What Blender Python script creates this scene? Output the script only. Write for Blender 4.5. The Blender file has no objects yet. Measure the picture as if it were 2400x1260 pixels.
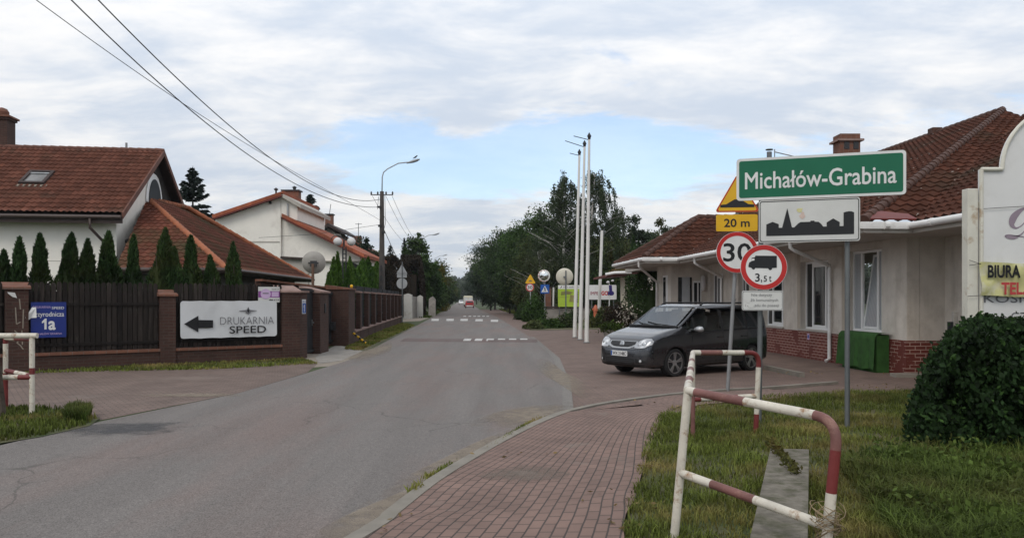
import bpy, bmesh, math, random
import numpy as np
from mathutils import Vector, Matrix
R = math.radians
S = bpy.context.scene
C = S.collection
random.seed(7)
# ------------------------------------------------------------------ camera
F, HC, VH = 1850.0, 1.75, 700.0          # focal length in photo pixels, eye height, horizon row
cd = bpy.data.cameras.new('camera'); cam = bpy.data.objects.new('camera', cd); C.objects.link(cam)
cd.sensor_width = 36; cd.lens = F/2400*36; cd.shift_y = 70/2400
cd.clip_start = .1; cd.clip_end = 5000
cam.location = (0, 0, HC); cam.rotation_euler = (R(90), 0, 0)
S.camera = cam
S.cycles.use_denoising = True
try: S.cycles.denoiser = 'OPENIMAGEDENOISE'
except Exception: pass
S.cycles.max_bounces = 6; S.cycles.transparent_max_bounces = 8
S.view_settings.view_transform = 'Standard'; S.view_settings.look = 'None'
S.view_settings.exposure = 0.0; S.view_settings.gamma = 1
# ------------------------------------------------------------------ world (overcast, broken by a blue band)
SUN_AZ, SUN_EL = R(203), R(46)
W = bpy.data.worlds.new('World'); S.world = W; W.use_nodes = True
wn, wl = W.node_tree.nodes, W.node_tree.links
wn.clear()
def N(t, **k):
    n = wn.new(t)
    for a, b in k.items(): setattr(n, a, b)
    return n
def wmath(op, a, b=None, clamp=False):
    n = N('ShaderNodeMath', operation=op, use_clamp=clamp)
    for i, x in enumerate((a, b)):
        if x is None: continue
        if isinstance(x, (int, float)): n.inputs[i].default_value = x
        else: wl.new(x, n.inputs[i])
    return n.outputs[0]
def wmap(x, a, b, c, d, smooth=False):
    n = N('ShaderNodeMapRange', clamp=True, interpolation_type='SMOOTHSTEP' if smooth else 'LINEAR')
    wl.new(x, n.inputs[0])
    for i, v in enumerate((a, b, c, d)): n.inputs[i+1].default_value = v
    return n.outputs[0]
def wmix(f, a, b, mode='MIX'):
    n = N('ShaderNodeMix', data_type='RGBA', blend_type=mode)
    for s, x in ((n.inputs[0], f), (n.inputs[6], a), (n.inputs[7], b)):
        if isinstance(x, (int, float)): s.default_value = x
        elif isinstance(x, tuple): s.default_value = (*x, 1)
        else: wl.new(x, s)
    return n.outputs[2]
tc = N('ShaderNodeTexCoord'); sep = N('ShaderNodeSeparateXYZ'); wl.new(tc.outputs['Generated'], sep.inputs[0])
dx, dy, dz = sep.outputs
den = wmath('ADD', wmath('MAXIMUM', dz, 0.0), 0.20)
px, py = wmath('DIVIDE', dx, den), wmath('DIVIDE', dy, den)
comb = N('ShaderNodeCombineXYZ'); wl.new(px, comb.inputs[0]); wl.new(py, comb.inputs[1])
def wnoise(scale, detail, rough, off, sx=1, sy=1):
    m = N('ShaderNodeMapping'); wl.new(comb.outputs[0], m.inputs[0])
    m.inputs[1].default_value = off; m.inputs[3].default_value = (sx, sy, 1)
    n = N('ShaderNodeTexNoise'); n.inputs['Scale'].default_value = scale
    n.inputs['Detail'].default_value = detail; n.inputs['Roughness'].default_value = rough
    n.inputs['Distortion'].default_value = .25
    wl.new(m.outputs[0], n.inputs['Vector']); return n.outputs['Fac']
n1 = wnoise(1.9, 9, .62, (3.1, .4, 0), 1, 1.35)
n2 = wnoise(2.6, 9, .60, (7.7, 2.3, 0), .8, 1.3)
n3 = wnoise(1.3, 5, .5, (1.3, 5.9, 0), 1, 1)
sky = N('ShaderNodeTexSky', sky_type='NISHITA', sun_disc=False)
sky.sun_elevation = SUN_EL; sky.sun_rotation = SUN_AZ
sky.air_density = 1.0; sky.dust_density = 1.6; sky.ozone_density = 1.5
# thinner cloud in a band a little above the horizon, mostly ahead of the camera
band = wmath('MULTIPLY', wmap(dz, .10, .155, 0, 1, True), wmap(dz, .18, .26, 1, 0, True))
az = wmath('MULTIPLY', wmap(dx, -.34, -.12, 0, 1, True), wmap(dx, .10, .5, 1, .25, True))
thin = wmath('MULTIPLY', wmath('MULTIPLY', band, az), .42)
cov = wmap(wmath('SUBTRACT', wmath('ADD', n1, .23), thin), .44, .60, 0, 1, True)
shade = wmap(wmath('ADD', wmath('MULTIPLY', n2, .75), wmath('MULTIPLY', n3, .3)), .40, .66, 0, 1, True)
cl = wmix(shade, (7.3, 8.1, 9.3), (11.3, 11.2, 11.1))
lum = wmap(dz, 0, .40, .78, 1.06)
hi = wmap(dz, .40, 1.0, 1.0, 1.0)
sc_ = N('ShaderNodeVectorMath', operation='SCALE'); wl.new(cl, sc_.inputs[0]); wl.new(wmath('MULTIPLY', lum, hi), sc_.inputs['Scale'])
sk = N('ShaderNodeVectorMath', operation='SCALE'); wl.new(sky.outputs[0], sk.inputs[0]); sk.inputs['Scale'].default_value = 2.1
col = wmix(wmath('ADD', wmath('MULTIPLY', cov, .72), .24), sk.outputs[0], sc_.outputs[0])
bg = N('ShaderNodeBackground'); wl.new(col, bg.inputs[0]); bg.inputs[1].default_value = .095
wo = N('ShaderNodeOutputWorld'); wl.new(bg.outputs[0], wo.inputs[0])
sd = bpy.data.lights.new('sun', 'SUN'); so = bpy.data.objects.new('sun', sd); C.objects.link(so)
sd.energy = 1.0; sd.angle = R(25); sd.color = (1, .93, .82)
sv = Vector((math.sin(SUN_AZ)*math.cos(SUN_EL), math.cos(SUN_AZ)*math.cos(SUN_EL), math.sin(SUN_EL)))
so.rotation_euler = sv.to_track_quat('Z', 'Y').to_euler(); so.location = sv*60
# ------------------------------------------------------------------ helpers
def g(u, v, z=0.0):
    D = F*(HC-z)/(v-VH); return Vector(((u-1200)/F*D, D, z))
def P(u, v, D): return Vector(((u-1200)/F*D, D, HC+(VH-v)/F*D))
def V2(p): return Vector((p[0], p[1]))
def nd(o, name=None): return o
def prop(o, label=None, cat=None, group=None, kind=None):
    for k, v in (('label', label), ('category', cat), ('group', group), ('kind', kind)):
        if v: o[k] = v
    return o
def wmat(o):
    m = Matrix.LocRotScale(o.location, o.rotation_euler, o.scale)
    return wmat(o.parent) @ m if o.parent else m
def thing(name, label, cat, loc, rotz=0.0, group=None):
    o = bpy.data.objects.new(name, None); C.objects.link(o); o.empty_display_size = .2
    o.location = loc; o.rotation_euler = (0, 0, rotz)
    return prop(o, label, cat, group)
class MB:
    def __init__(s): s.v = []; s.f = []; s.uv = None
    def quad(s, *p):
        k = len(s.v); s.v += [Vector(q) for q in p]; s.f.append(tuple(range(k, k+len(p)))); return s
    def raw(s, v, f):
        k = len(s.v); s.v += [Vector(q) for q in v]; s.f += [tuple(i+k for i in q) for q in f]; return s
    def boxm(s, M, b=0.0):
        if b > 0:
            bm = bmesh.new(); bmesh.ops.create_cube(bm, size=1, matrix=M)
            bmesh.ops.bevel(bm, geom=bm.edges[:], offset=b, segments=2, affect='EDGES', profile=.6)
            bm.verts.ensure_lookup_table(); bm.verts.index_update()
            s.raw([v.co.copy() for v in bm.verts], [[v.index for v in f.verts] for f in bm.faces]); bm.free(); return s
        c = [M @ Vector((x, y, z)) for z in (-.5, .5) for y in (-.5, .5) for x in (-.5, .5)]
        return s.raw(c, [(0,2,3,1),(4,5,7,6),(0,1,5,4),(2,6,7,3),(0,4,6,2),(1,3,7,5)])
    def box(s, c, d, rz=0.0, b=0.0):
        return s.boxm(Matrix.Translation(c) @ Matrix.Rotation(rz, 4, 'Z') @ Matrix.Diagonal((*d, 1)), b)
    def boxa(s, p, q, wv, hv):            # a box from p to q (centres of its ends), half extents as vectors
        p, q, wv, hv = map(Vector, (p, q, wv, hv))
        c = [p-wv-hv, p+wv-hv, p+wv+hv, p-wv+hv, q-wv-hv, q+wv-hv, q+wv+hv, q-wv+hv]
        return s.raw(c, [(3,2,1,0),(4,5,6,7),(0,1,5,4),(1,2,6,5),(2,3,7,6),(3,0,4,7)])
    def tube(s, pts, r, n=10, cap=True):
        pts = [Vector(p) for p in pts]; m = len(pts)
        rs = r if isinstance(r, (list, tuple)) else [r]*m
        k = len(s.v); ref = None
        for i, p in enumerate(pts):
            t = (pts[min(i+1, m-1)]-pts[max(i-1, 0)]).normalized()
            if ref is None: ref = Vector((0, 0, 1)) if abs(t.z) < .9 else Vector((1, 0, 0))
            a = (ref - t*ref.dot(t)).normalized(); b = t.cross(a); ref = a
            for j in range(n):
                th = 2*math.pi*j/n; s.v.append(p + (a*math.cos(th)+b*math.sin(th))*rs[i])
        for i in range(m-1):
            for j in range(n):
                j2 = (j+1) % n; s.f.append((k+i*n+j, k+i*n+j2, k+(i+1)*n+j2, k+(i+1)*n+j))
        if cap:
            s.f.append(tuple(k+j for j in reversed(range(n)))); s.f.append(tuple(k+(m-1)*n+j for j in range(n)))
        return s
    def lathe(s, prof, o=(0,0,0), ax=(0,0,1), n=24):
        o, ax = Vector(o), Vector(ax).normalized()
        a = ax.orthogonal().normalized(); b = ax.cross(a); k = len(s.v)
        for r, h in prof:
            for j in range(n):
                th = 2*math.pi*j/n; s.v.append(o+ax*h+(a*math.cos(th)+b*math.sin(th))*max(r, 1e-4))
        for i in range(len(prof)-1):
            for j in range(n):
                j2 = (j+1) % n; s.f.append((k+i*n+j, k+i*n+j2, k+(i+1)*n+j2, k+(i+1)*n+j))
        s.f.append(tuple(k+j for j in reversed(range(n)))); s.f.append(tuple(k+(len(prof)-1)*n+j for j in range(n)))
        return s
    def prism(s, pts, ext):
        pts = [Vector(p) for p in pts]; e = Vector(ext); n = len(pts); k = len(s.v)
        s.v += pts + [p+e for p in pts]
        nrm = Vector((0,0,0))
        for i in range(n): nrm += pts[i].cross(pts[(i+1) % n])
        flip = nrm.dot(e) > 0
        a, b = tuple(range(k, k+n)), tuple(range(k+n, k+2*n))
        s.f.append(a[::-1] if flip else a); s.f.append(b if flip else b[::-1])
        for i in range(n):
            j = (i+1) % n; q = (k+i, k+j, k+n+j, k+n+i); s.f.append(q if flip else q[::-1])
        return s
def obj(name, mb, mat, parent=None, smooth=False, uv=None, local=False, uvrot=0.0, angle=None):
    me = bpy.data.meshes.new(name)
    vs = mb.v
    if parent is not None and not local:
        iv = wmat(parent).inverted(); vl = [iv @ v for v in vs]
    else: vl = vs
    me.from_pydata([tuple(v) for v in vl], [], mb.f); me.update()
    if mat: me.materials.append(mat)
    lay = me.uv_layers.new(name='UVMap').data
    if uv is not None:
        for l in me.loops: lay[l.index].uv = uv[l.vertex_index]
    else:
        cr, sr = math.cos(uvrot), math.sin(uvrot)
        for p in me.polygons:
            n = p.normal
            if abs(n.z) > .75:
                for li in p.loop_indices:
                    c = vs[me.loops[li].vertex_index]; lay[li].uv = (c.x*cr+c.y*sr, -c.x*sr+c.y*cr)
            else:
                h = math.hypot(n.x, n.y); tx, ty = -n.y/h, n.x/h
                for li in p.loop_indices:
                    c = vs[me.loops[li].vertex_index]; lay[li].uv = (c.x*tx+c.y*ty, c.z)
    if smooth:
        me.polygons.foreach_set('use_smooth', [True]*len(me.polygons))
        if angle: me.set_sharp_from_angle(angle=R(angle))
    o = bpy.data.objects.new(name, me); C.objects.link(o)
    if parent is not None: o.parent = parent
    return o
def multi(name, items, parent=None, smooth=False, angle=None):
    """one mesh out of several builders, each with its own material"""
    b = MB(); idx = []; mats = []
    for mb, m in items:
        if m not in mats: mats.append(m)
        b.raw(mb.v, mb.f); idx += [mats.index(m)]*len(mb.f)
    o = obj(name, b, mats[0], parent, smooth=smooth, angle=angle)
    for m in mats[1:]: o.data.materials.append(m)
    o.data.polygons.foreach_set('material_index', idx); return o
def npobj(name, V, Q, mat, parent=None, smooth=False):
    V = np.asarray(V, dtype=np.float32); Q = np.asarray(Q, dtype=np.int32)
    if parent is not None:
        M = np.array(wmat(parent).inverted(), dtype=np.float32); V = V @ M[:3, :3].T + M[:3, 3]
    me = bpy.data.meshes.new(name); n, k = Q.shape
    me.vertices.add(len(V)); me.vertices.foreach_set('co', V.astype(np.float32).ravel())
    me.loops.add(n*k); me.loops.foreach_set('vertex_index', Q.ravel())
    me.polygons.add(n); me.polygons.foreach_set('loop_start', np.arange(0, n*k, k, dtype=np.int32))
    me.update(calc_edges=True); me.validate()
    me.materials.append(mat)
    o = bpy.data.objects.new(name, me); C.objects.link(o)
    if parent is not None: o.parent = parent
    return o
def copytree(o, parent=None):
    kids = list(o.children); c = o.copy(); C.objects.link(c)
    if parent is not None: c.parent = parent
    for k in kids: copytree(k, c)
    return c
# ------------------------------------------------------------------ materials
def base(name, rough=.7, metal=0.0, spec=.35):
    m = bpy.data.materials.new(name); m.use_nodes = True
    nt = m.node_tree; b = nt.nodes['Principled BSDF']
    b.inputs['Roughness'].default_value = rough; b.inputs['Metallic'].default_value = metal
    b.inputs['Specular IOR Level'].default_value = spec
    return m, nt, b
def nn(nt, t, ins=None, **k):
    n = nt.nodes.new(t)
    for a, b in k.items(): setattr(n, a, b)
    for a, b in (ins or {}).items():
        if hasattr(b, 'is_output'): nt.links.new(b, n.inputs[a])
        else: n.inputs[a].default_value = b
    return n
def c4(c): return (c[0], c[1], c[2], 1)
def nmix(nt, f, a, b, mode='MIX'):
    n = nt.nodes.new('ShaderNodeMix'); n.data_type = 'RGBA'; n.blend_type = mode
    for s, x in ((n.inputs[0], f), (n.inputs[6], a), (n.inputs[7], b)):
        if isinstance(x, (int, float)): s.default_value = x
        elif isinstance(x, tuple): s.default_value = c4(x)
        else: nt.links.new(x, s)
    return n.outputs[2]
def nnoise(nt, scale, detail=5, rough=.55, co='Object', sc=(1,1,1), off=(0,0,0)):
    t = nn(nt, 'ShaderNodeTexCoord') if co != 'World' else nn(nt, 'ShaderNodeNewGeometry')
    mp = nn(nt, 'ShaderNodeMapping', {0: t.outputs[co if co != 'World' else 'Position'], 1: off, 3: sc})
    n = nn(nt, 'ShaderNodeTexNoise', {'Vector': mp.outputs[0], 'Scale': scale, 'Detail': detail, 'Roughness': rough})
    return n.outputs['Fac']
def nmap(nt, x, a, b, c=0.0, d=1.0):
    return nn(nt, 'ShaderNodeMapRange', {0: x, 1: a, 2: b, 3: c, 4: d}).outputs[0]
def nbump(nt, b, h, strength=.3, dist=.02):
    n = nn(nt, 'ShaderNodeBump', {'Height': h, 'Strength': strength, 'Distance': dist}); nt.links.new(n.outputs[0], b.inputs['Normal'])
def mat(name, col, rough=.7, var=.18, vs=2.0, metal=0.0, spec=.35, bump=0.0, bs=60.0, dirt=None, ds=1.2, dlo=.55, dhi=.75, co='World', streak=None):
    m, nt, b = base(name, rough, metal, spec)
    n = nnoise(nt, vs, 6, .6, co)
    lo, hi = tuple(x*(1-var) for x in col), tuple(min(1, x*(1+var)) for x in col)
    c = nmix(nt, nmap(nt, n, .3, .7), lo, hi)
    if dirt: c = nmix(nt, nmap(nt, nnoise(nt, ds, 8, .7, co, off=(5,3,1)), dlo, dhi), c, dirt)
    if streak:
        sk_ = nn(nt, 'ShaderNodeMath', {0: nmap(nt, nnoise(nt, 3.2, 5, .6, co, (1,1,.10), (3,3,0)), .50, .72), 1: nmap(nt, nnoise(nt, 1.1, 4, .6, co, off=(6,1,8)), .40, .85)}, operation='MULTIPLY').outputs[0]
        c = nmix(nt, sk_, c, streak)
    nt.links.new(c, b.inputs['Base Color'])
    if bump: nbump(nt, b, nnoise(nt, bs, 3, .6, co), bump, .01)
    return m
def brickmat(name, c1, c2, mortar, w=.25, h=.075, ms=.009, rough=.85, var=.25, bump=.5, msm=.1, off=.5, dirt=None, dlo=.55, dhi=.7, ds=.6, bias=0.0, worn=None):
    m, nt, b = base(name, rough)
    t = nn(nt, 'ShaderNodeTexCoord')
    wob = nn(nt, 'ShaderNodeTexNoise', {'Vector': t.outputs['UV'], 'Scale': 3.0})
    v = nn(nt, 'ShaderNodeVectorMath', {0: wob.outputs['Color'], 1: (.012, .012, 0)}, operation='MULTIPLY')
    v2 = nn(nt, 'ShaderNodeVectorMath', {0: t.outputs['UV'], 1: v.outputs[0]}, operation='ADD')
    k = nn(nt, 'ShaderNodeTexBrick', {'Vector': v2.outputs[0], 'Color1': c4(c1), 'Color2': c4(c2), 'Mortar': c4(mortar),
        'Scale': 1.0, 'Mortar Size': ms, 'Mortar Smooth': msm, 'Bias': bias, 'Brick Width': w, 'Row Height': h}, offset=off)
    n = nnoise(nt, 1.3, 8, .65, 'World')
    c = nmix(nt, 1.0, k.outputs['Color'], nmix(nt, nmap(nt, n, .3, .7), (1-var,)*3, (1+var*.6,)*3), 'MULTIPLY')
    if worn:
        mk = nmap(nt, nnoise(nt, 1.6, 6, .6, 'World', off=(2,9,4)), .56, .60)
        c = nmix(nt, mk, c, worn)
    if dirt: c = nmix(nt, nmap(nt, nnoise(nt, ds, 8, .7, 'World', off=(4,1,2)), dlo, dhi), c, dirt)
    nt.links.new(c, b.inputs['Base Color'])
    hgt = nn(nt, 'ShaderNodeMath', {0: 1.0, 1: k.outputs['Fac']}, operation='SUBTRACT').outputs[0]
    if bump: nbump(nt, b, hgt, bump, .008)
    return m
def leafmat(name, col, var=.45, tint=None, rough=.55, trans=.25, patch=.25):
    m, nt, b = base(name, max(rough, .65), 0, .12)
    geo = nn(nt, 'ShaderNodeNewGeometry')
    lo, hi = tuple(x*(1-var) for x in col), tuple(min(1, x*(1+var*1.3)) for x in col)
    c = nmix(nt, geo.outputs['Random Per Island'], lo, hi)
    if tint:
        n2 = nnoise(nt, .7, 5, .6, 'World'); c = nmix(nt, nmap(nt, n2, .47, .70), c, tint)
    c = nmix(nt, 1.0, c, nmix(nt, nmap(nt, nnoise(nt, .9, 4, .6, 'World', off=(8,2,5)), .35, .65), (1-patch,)*3, (1+patch,)*3), 'MULTIPLY')
    nt.links.new(c, b.inputs['Base Color'])
    orr = nn(nt, 'ShaderNodeObjectInfo').outputs['Random']; c = nmix(nt, 1.0, c, nmix(nt, orr, (.72,.78,.75), (1.32,1.22,1.15)), 'MULTIPLY'); nt.links.new(c, b.inputs['Base Color'])
    tr = nn(nt, 'ShaderNodeBsdfTranslucent', {0: c}); mx = nn(nt, 'ShaderNodeMixShader', {0: trans})
    nt.links.new(b.outputs[0], mx.inputs[1]); nt.links.new(tr.outputs[0], mx.inputs[2])
    nt.links.new(mx.outputs[0], nt.nodes['Material Output'].inputs[0])
    return m
def tilemat(name, col, var=.3, moss=None, mlo=.5, mhi=.7, lichen=False, stretch=(1,1,1)):
    m, nt, b = base(name, .85, 0, .18)
    t = nn(nt, 'ShaderNodeTexCoord')
    fl = nn(nt, 'ShaderNodeVectorMath', {0: t.outputs['UV']}, operation='FLOOR')
    wnz = nn(nt, 'ShaderNodeTexWhiteNoise', {0: fl.outputs[0]}, noise_dimensions='3D')
    lo, hi = tuple(x*(1-var) for x in col), tuple(min(1, x*(1+var)) for x in col)
    c = nmix(nt, wnz.outputs['Value'], lo, hi)
    c = nmix(nt, nmap(nt, nnoise(nt, 1.2, 8, .65, 'World'), .42, .7), c, tuple(x*.62 for x in col))
    if moss: c = nmix(nt, nmap(nt, nnoise(nt, .45, 8, .65, 'World', off=(3,8,1)), mlo, mhi), c, moss)
    if lichen:
        vo = nn(nt, 'ShaderNodeTexVoronoi', {'Vector': nn(nt, 'ShaderNodeNewGeometry').outputs['Position'], 'Scale': 4.0, 'Randomness': 1.0})
        sp = nmap(nt, vo.outputs['Distance'], .14, .09)
        pick = nmap(nt, nn(nt, 'ShaderNodeSeparateColor', {0: vo.outputs['Color']}).outputs[0], .50, .52)
        reg = nmap(nt, nnoise(nt, .5, 4, .5, 'World', off=(1,1,7)), .40, .58)
        f = nn(nt, 'ShaderNodeMath', {0: sp, 1: pick}, operation='MULTIPLY').outputs[0]
        f = nn(nt, 'ShaderNodeMath', {0: f, 1: reg}, operation='MULTIPLY').outputs[0]
        c = nmix(nt, f, c, (.5, .47, .42))
    nt.links.new(c, b.inputs['Base Color'])
    nbump(nt, b, nnoise(nt, 40, 4, .6, 'World'), .25, .01)
    return m
def glassmat(name, col=(.02,.025,.03), rough=.03):
    m, nt, b = base(name, rough, 0, .6)
    c = nmix(nt, nmap(nt, nnoise(nt, 1.5, 4, .5, 'World'), .35, .65), tuple(x*.6 for x in col), tuple(x*1.4 for x in col))
    nt.links.new(c, b.inputs['Base Color']); return m
M = {}
def asphalt(name, col, red, dark=None):
    m, nt, b = base(name, .85, 0, .3)
    f = nnoise(nt, 70, 3, .75, 'World'); f2 = nnoise(nt, 22, 4, .7, 'World')
    c = nmix(nt, nmap(nt, f, .34, .66), tuple(x*.55 for x in col), tuple(x*1.5 for x in col))
    c = nmix(nt, 1.0, c, nmix(nt, nmap(nt, f2, .3, .7), (.82,)*3, (1.18,)*3), 'MULTIPLY')
    c = nmix(nt, nmap(nt, nnoise(nt, .45, 5, .6, 'World', (1.6, .35, 1)), .45, .65, 0, .8), c, nmix(nt, 1.0, c, red, 'MULTIPLY'))
    c = nmix(nt, 1.0, c, nmix(nt, nmap(nt, nnoise(nt, .9, 6, .6, 'World', (1.8, .12, 1), (4,0,0)), .35, .65), (.90,)*3, (1.1,)*3), 'MULTIPLY')
    if dark:                                  # fine cracks and tar seams
        pos = nn(nt, 'ShaderNodeNewGeometry').outputs['Position']
        wv = nn(nt, 'ShaderNodeTexNoise', {'Vector': pos, 'Scale': 1.3, 'Detail': 6}); ad = nn(nt, 'ShaderNodeVectorMath', {0: wv.outputs['Color'], 1: (.9,.9,0)}, operation='MULTIPLY'); ad2 = nn(nt, 'ShaderNodeVectorMath', {0: pos, 1: ad.outputs[0]}, operation='ADD')
        vo = nn(nt, 'ShaderNodeTexVoronoi', {'Vector': ad2.outputs[0], 'Scale': .42}, feature='DISTANCE_TO_EDGE')
        ck = nn(nt, 'ShaderNodeMath', {0: nmap(nt, vo.outputs['Distance'], .010, .003), 1: nmap(nt, nnoise(nt, .35, 3, .5, 'World', off=(9,2,0)), .50, .62)}, operation='MULTIPLY').outputs[0]
        c = nmix(nt, nn(nt, 'ShaderNodeMath', {0: ck, 1: .55}, operation='MULTIPLY').outputs[0], c, (.06,.055,.05))
        c = nmix(nt, nmap(nt, nnoise(nt, 140, 1, .5, 'World', off=(1,1,0)), .66, .72, 0, .5), c, (.34,.31,.29))
    nt.links.new(c, b.inputs['Base Color']); nbump(nt, b, f, .35, .006); return m
M['asphalt'] = asphalt('asphalt', (.152, .138, .129), (1.10, .92, .88), True)
M['asphalt_patch'] = asphalt('asphalt_patch', (.095, .093, .094), (1, 1, 1))
M['asphalt_light'] = asphalt('asphalt_light', (.172, .160, .147), (1.02, .97, .94))
M['paver_walk'] = brickmat('paver_walk', (.22,.143,.117), (.186,.122,.101), (.068,.052,.046), .2, .1, .0075, .85, .22, .6, .2, dirt=(.22,.185,.155), dlo=.58, dhi=.80, ds=.9)
M['paver_yard'] = brickmat('paver_yard', (.195,.132,.107), (.16,.109,.09), (.085,.066,.058), .2, .1, .008, .85, .25, .5, .2, dirt=(.20,.155,.13), dlo=.56, dhi=.78, ds=.5)
M['paver_left'] = brickmat('paver_left', (.188,.133,.110), (.15,.107,.089), (.08,.064,.056), .2, .1, .009, .85, .25, .5, .2, dirt=(.21,.17,.145), dlo=.56, dhi=.78, ds=.45)
M['kerb'] = mat('kerb', (.225,.205,.175), .9, .2, 3, bump=.3, bs=90, dirt=(.2,.185,.15))
M['concrete'] = mat('concrete', (.27,.25,.225), .9, .25, 2.2, bump=.35, bs=50, dirt=(.17,.16,.14))
M['beam'] = mat('beam', (.165,.15,.125), .95, .35, 9, spec=.1, bump=.6, bs=40, dirt=(.085,.085,.055), ds=5, dlo=.48, dhi=.66)
M['soil'] = mat('soil', (.105,.09,.05), .95, .35, 1.4, bump=.5, bs=30, dirt=(.055,.075,.025), ds=.8, dlo=.42, dhi=.6)
M['field'] = mat('field', (.05,.065,.025), .95, .3, .3, bump=.5, bs=8)
M['sand'] = mat('sand', (.25,.215,.175), .95, .2, 4, bump=.4, bs=70)
M['white_paint'] = mat('white_paint', (.50,.49,.47), .7, .15, 6, dirt=(.22,.205,.195), ds=9, dlo=.50, dhi=.66)
M['bump_strip'] = asphalt('bump_strip', (.125,.098,.092), (1.08, .90, .86))
M['fence_brick'] = brickmat('fence_brick', (.070,.032,.024), (.05,.025,.019), (.07,.047,.038), .25, .08, .009, .85, .3, .5)
M['cap_brick'] = brickmat('cap_brick', (.20,.085,.055), (.16,.07,.045), (.16,.13,.11), .25, .5, .008, .85, .3, .4)
M['cap_grey'] = mat('cap_grey', (.26,.175,.15), .9, .25, 4)
def woodmat(name, col, var=.5):
    m, nt, b = base(name, .85, 0, .2)
    n = nnoise(nt, 7, 5, .6, 'UV', (3.0, .25, 1))
    top = nnoise(nt, 9, 4, .6, 'UV', (1.2, .5, 1), (7,1,0))
    c = nmix(nt, nmap(nt, n, .3, .7), tuple(x*(1-var) for x in col), tuple(x*(1+var) for x in col))
    c = nmix(nt, nmap(nt, top, .60, .75, 0, .45), c, (.10,.095,.08))
    ri = nn(nt, 'ShaderNodeNewGeometry').outputs['Random Per Island']; c = nmix(nt, 1.0, c, nmix(nt, ri, (.55,.55,.55), (1.7,1.65,1.6)), 'MULTIPLY')
    nt.links.new(c, b.inputs['Base Color']); nbump(nt, b, n, .3, .01); return m
M['wood_dark'] = woodmat('wood_dark', (.020,.0165,.015))
M['wood_black'] = woodmat('wood_black', (.02,.021,.024))
M['stucco_white'] = mat('stucco_white', (.86,.825,.76), .9, .05, 1.0, bump=.15, bs=120, dirt=(.68,.64,.58), ds=.7)
M['stucco_right'] = mat('stucco_right', (.60,.555,.495), .9, .12, 1.5, bump=.5, bs=45, dirt=(.36,.315,.26), ds=1.0, dlo=.50, dhi=.8, streak=(.26,.225,.18))
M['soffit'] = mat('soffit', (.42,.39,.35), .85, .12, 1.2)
M['base_brick'] = brickmat('base_brick', (.15,.032,.022), (.125,.027,.02), (.42,.30,.25), .25, .085, .008, .7, .2, .4, worn=(.125,.03,.023))
M['tile_left'] = tilemat('tile_left', (.155,.062,.042), .30, (.07,.05,.035), .55, .75)
M['tile_ext'] = tilemat('tile_ext', (.165,.058,.038), .30, (.075,.058,.030), .46, .66)
M['tile_orange'] = tilemat('tile_orange', (.36,.11,.06), .25, (.16,.07,.045), .5, .7)
M['tile_right'] = tilemat('tile_right', (.100,.038,.024), .30, (.05,.038,.025), .52, .75, lichen=True)
M['tile_porch'] = tilemat('tile_porch', (.13,.06,.03), .25, (.09,.075,.03), .4, .6)
M['ridge'] = mat('ridge', (.13,.055,.038), .75, .3, 2.5, bump=.3, bs=40)
M['ridge_ext'] = mat('ridge_ext', (.30,.10,.045), .75, .35, 2.0, bump=.3, bs=40, dirt=(.12,.07,.03))
M['ridge_right'] = mat('ridge_right', (.075,.034,.023), .75, .3, 2.5, bump=.3, bs=40)
M['fascia'] = mat('fascia', (.045,.03,.027), .7, .25, 2)
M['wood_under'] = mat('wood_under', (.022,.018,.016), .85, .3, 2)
M['gutter_brown'] = mat('gutter_brown', (.07,.05,.045), .45, .2, 3)
M['pvc'] = mat('pvc', (.74,.73,.71), .4, .06, 2, dirt=(.52,.49,.46), ds=2.5, dlo=.55, dhi=.8)
M['frame_white'] = mat('frame_white', (.78,.78,.77), .35, .05, 2)
M['glass'] = glassmat('glass', (.018,.02,.022))
M['glass_lit'] = glassmat('glass_lit', (.10,.10,.10), .06)
M['blind'] = mat('blind', (.40,.42,.43), .5, .12, 4)
M['metal_red'] = mat('metal_red', (.14,.025,.02), .5, .15, 2)
M['galv'] = mat('galv', (.15,.16,.165), .5, .15, 4, metal=.4, bump=.1)
M['galv_light'] = mat('galv_light', (.26,.265,.27), .5, .12, 4, metal=.3)
M['sign_back'] = mat('sign_back', (.36,.37,.38), .55, .15, 3, metal=.2)
def sign(name, c, r=.35): M[name] = mat(name, c, r, .06, 3); return M[name]
sign('s_green', (.003,.125,.062)); sign('s_white', (.70,.70,.69)); sign('s_black', (.014,.014,.016)); sign('s_red', (.47,.022,.020))
sign('s_yellow', (.70,.40,.012)); sign('s_blue', (.012,.028,.19)); sign('s_blue2', (.015,.09,.36)); sign('s_grey', (.16,.16,.17))
sign('s_lime', (.36,.50,.05)); sign('s_purple', (.30,.12,.36)); sign('s_navy', (.035,.025,.15)); sign('s_mauve', (.30,.24,.29)); sign('s_plate', (.60,.60,.58))
sign('s_pink', (.62,.30,.26)); sign('s_ylite', (.72,.66,.20)); sign('s_brown', (.22,.16,.08)); sign('s_redprint', (.48,.06,.06)); sign('s_light_purple', (.55,.40,.60))
M['banner'] = mat('banner', (.60,.61,.62), .5, .06, 2.5)
M['board_white'] = mat('board_white', (.72,.72,.71), .5, .05, 2, dirt=(.6,.59,.56), ds=2)
M['rail_white'] = mat('rail_white', (.60,.56,.48), .5, .15, 6, bump=.3, bs=60, dirt=(.27,.14,.06), ds=11, dlo=.54, dhi=.68)
M['rail_red'] = mat('rail_red', (.185,.082,.072), .5, .25, 5, bump=.3, bs=60, dirt=(.34,.20,.15), ds=6, dlo=.54, dhi=.74)
M['rail_redb'] = mat('rail_redb', (.16,.028,.027), .45, .2, 5, bump=.2, bs=60, dirt=(.36,.2,.15), ds=7, dlo=.66, dhi=.78)
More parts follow.
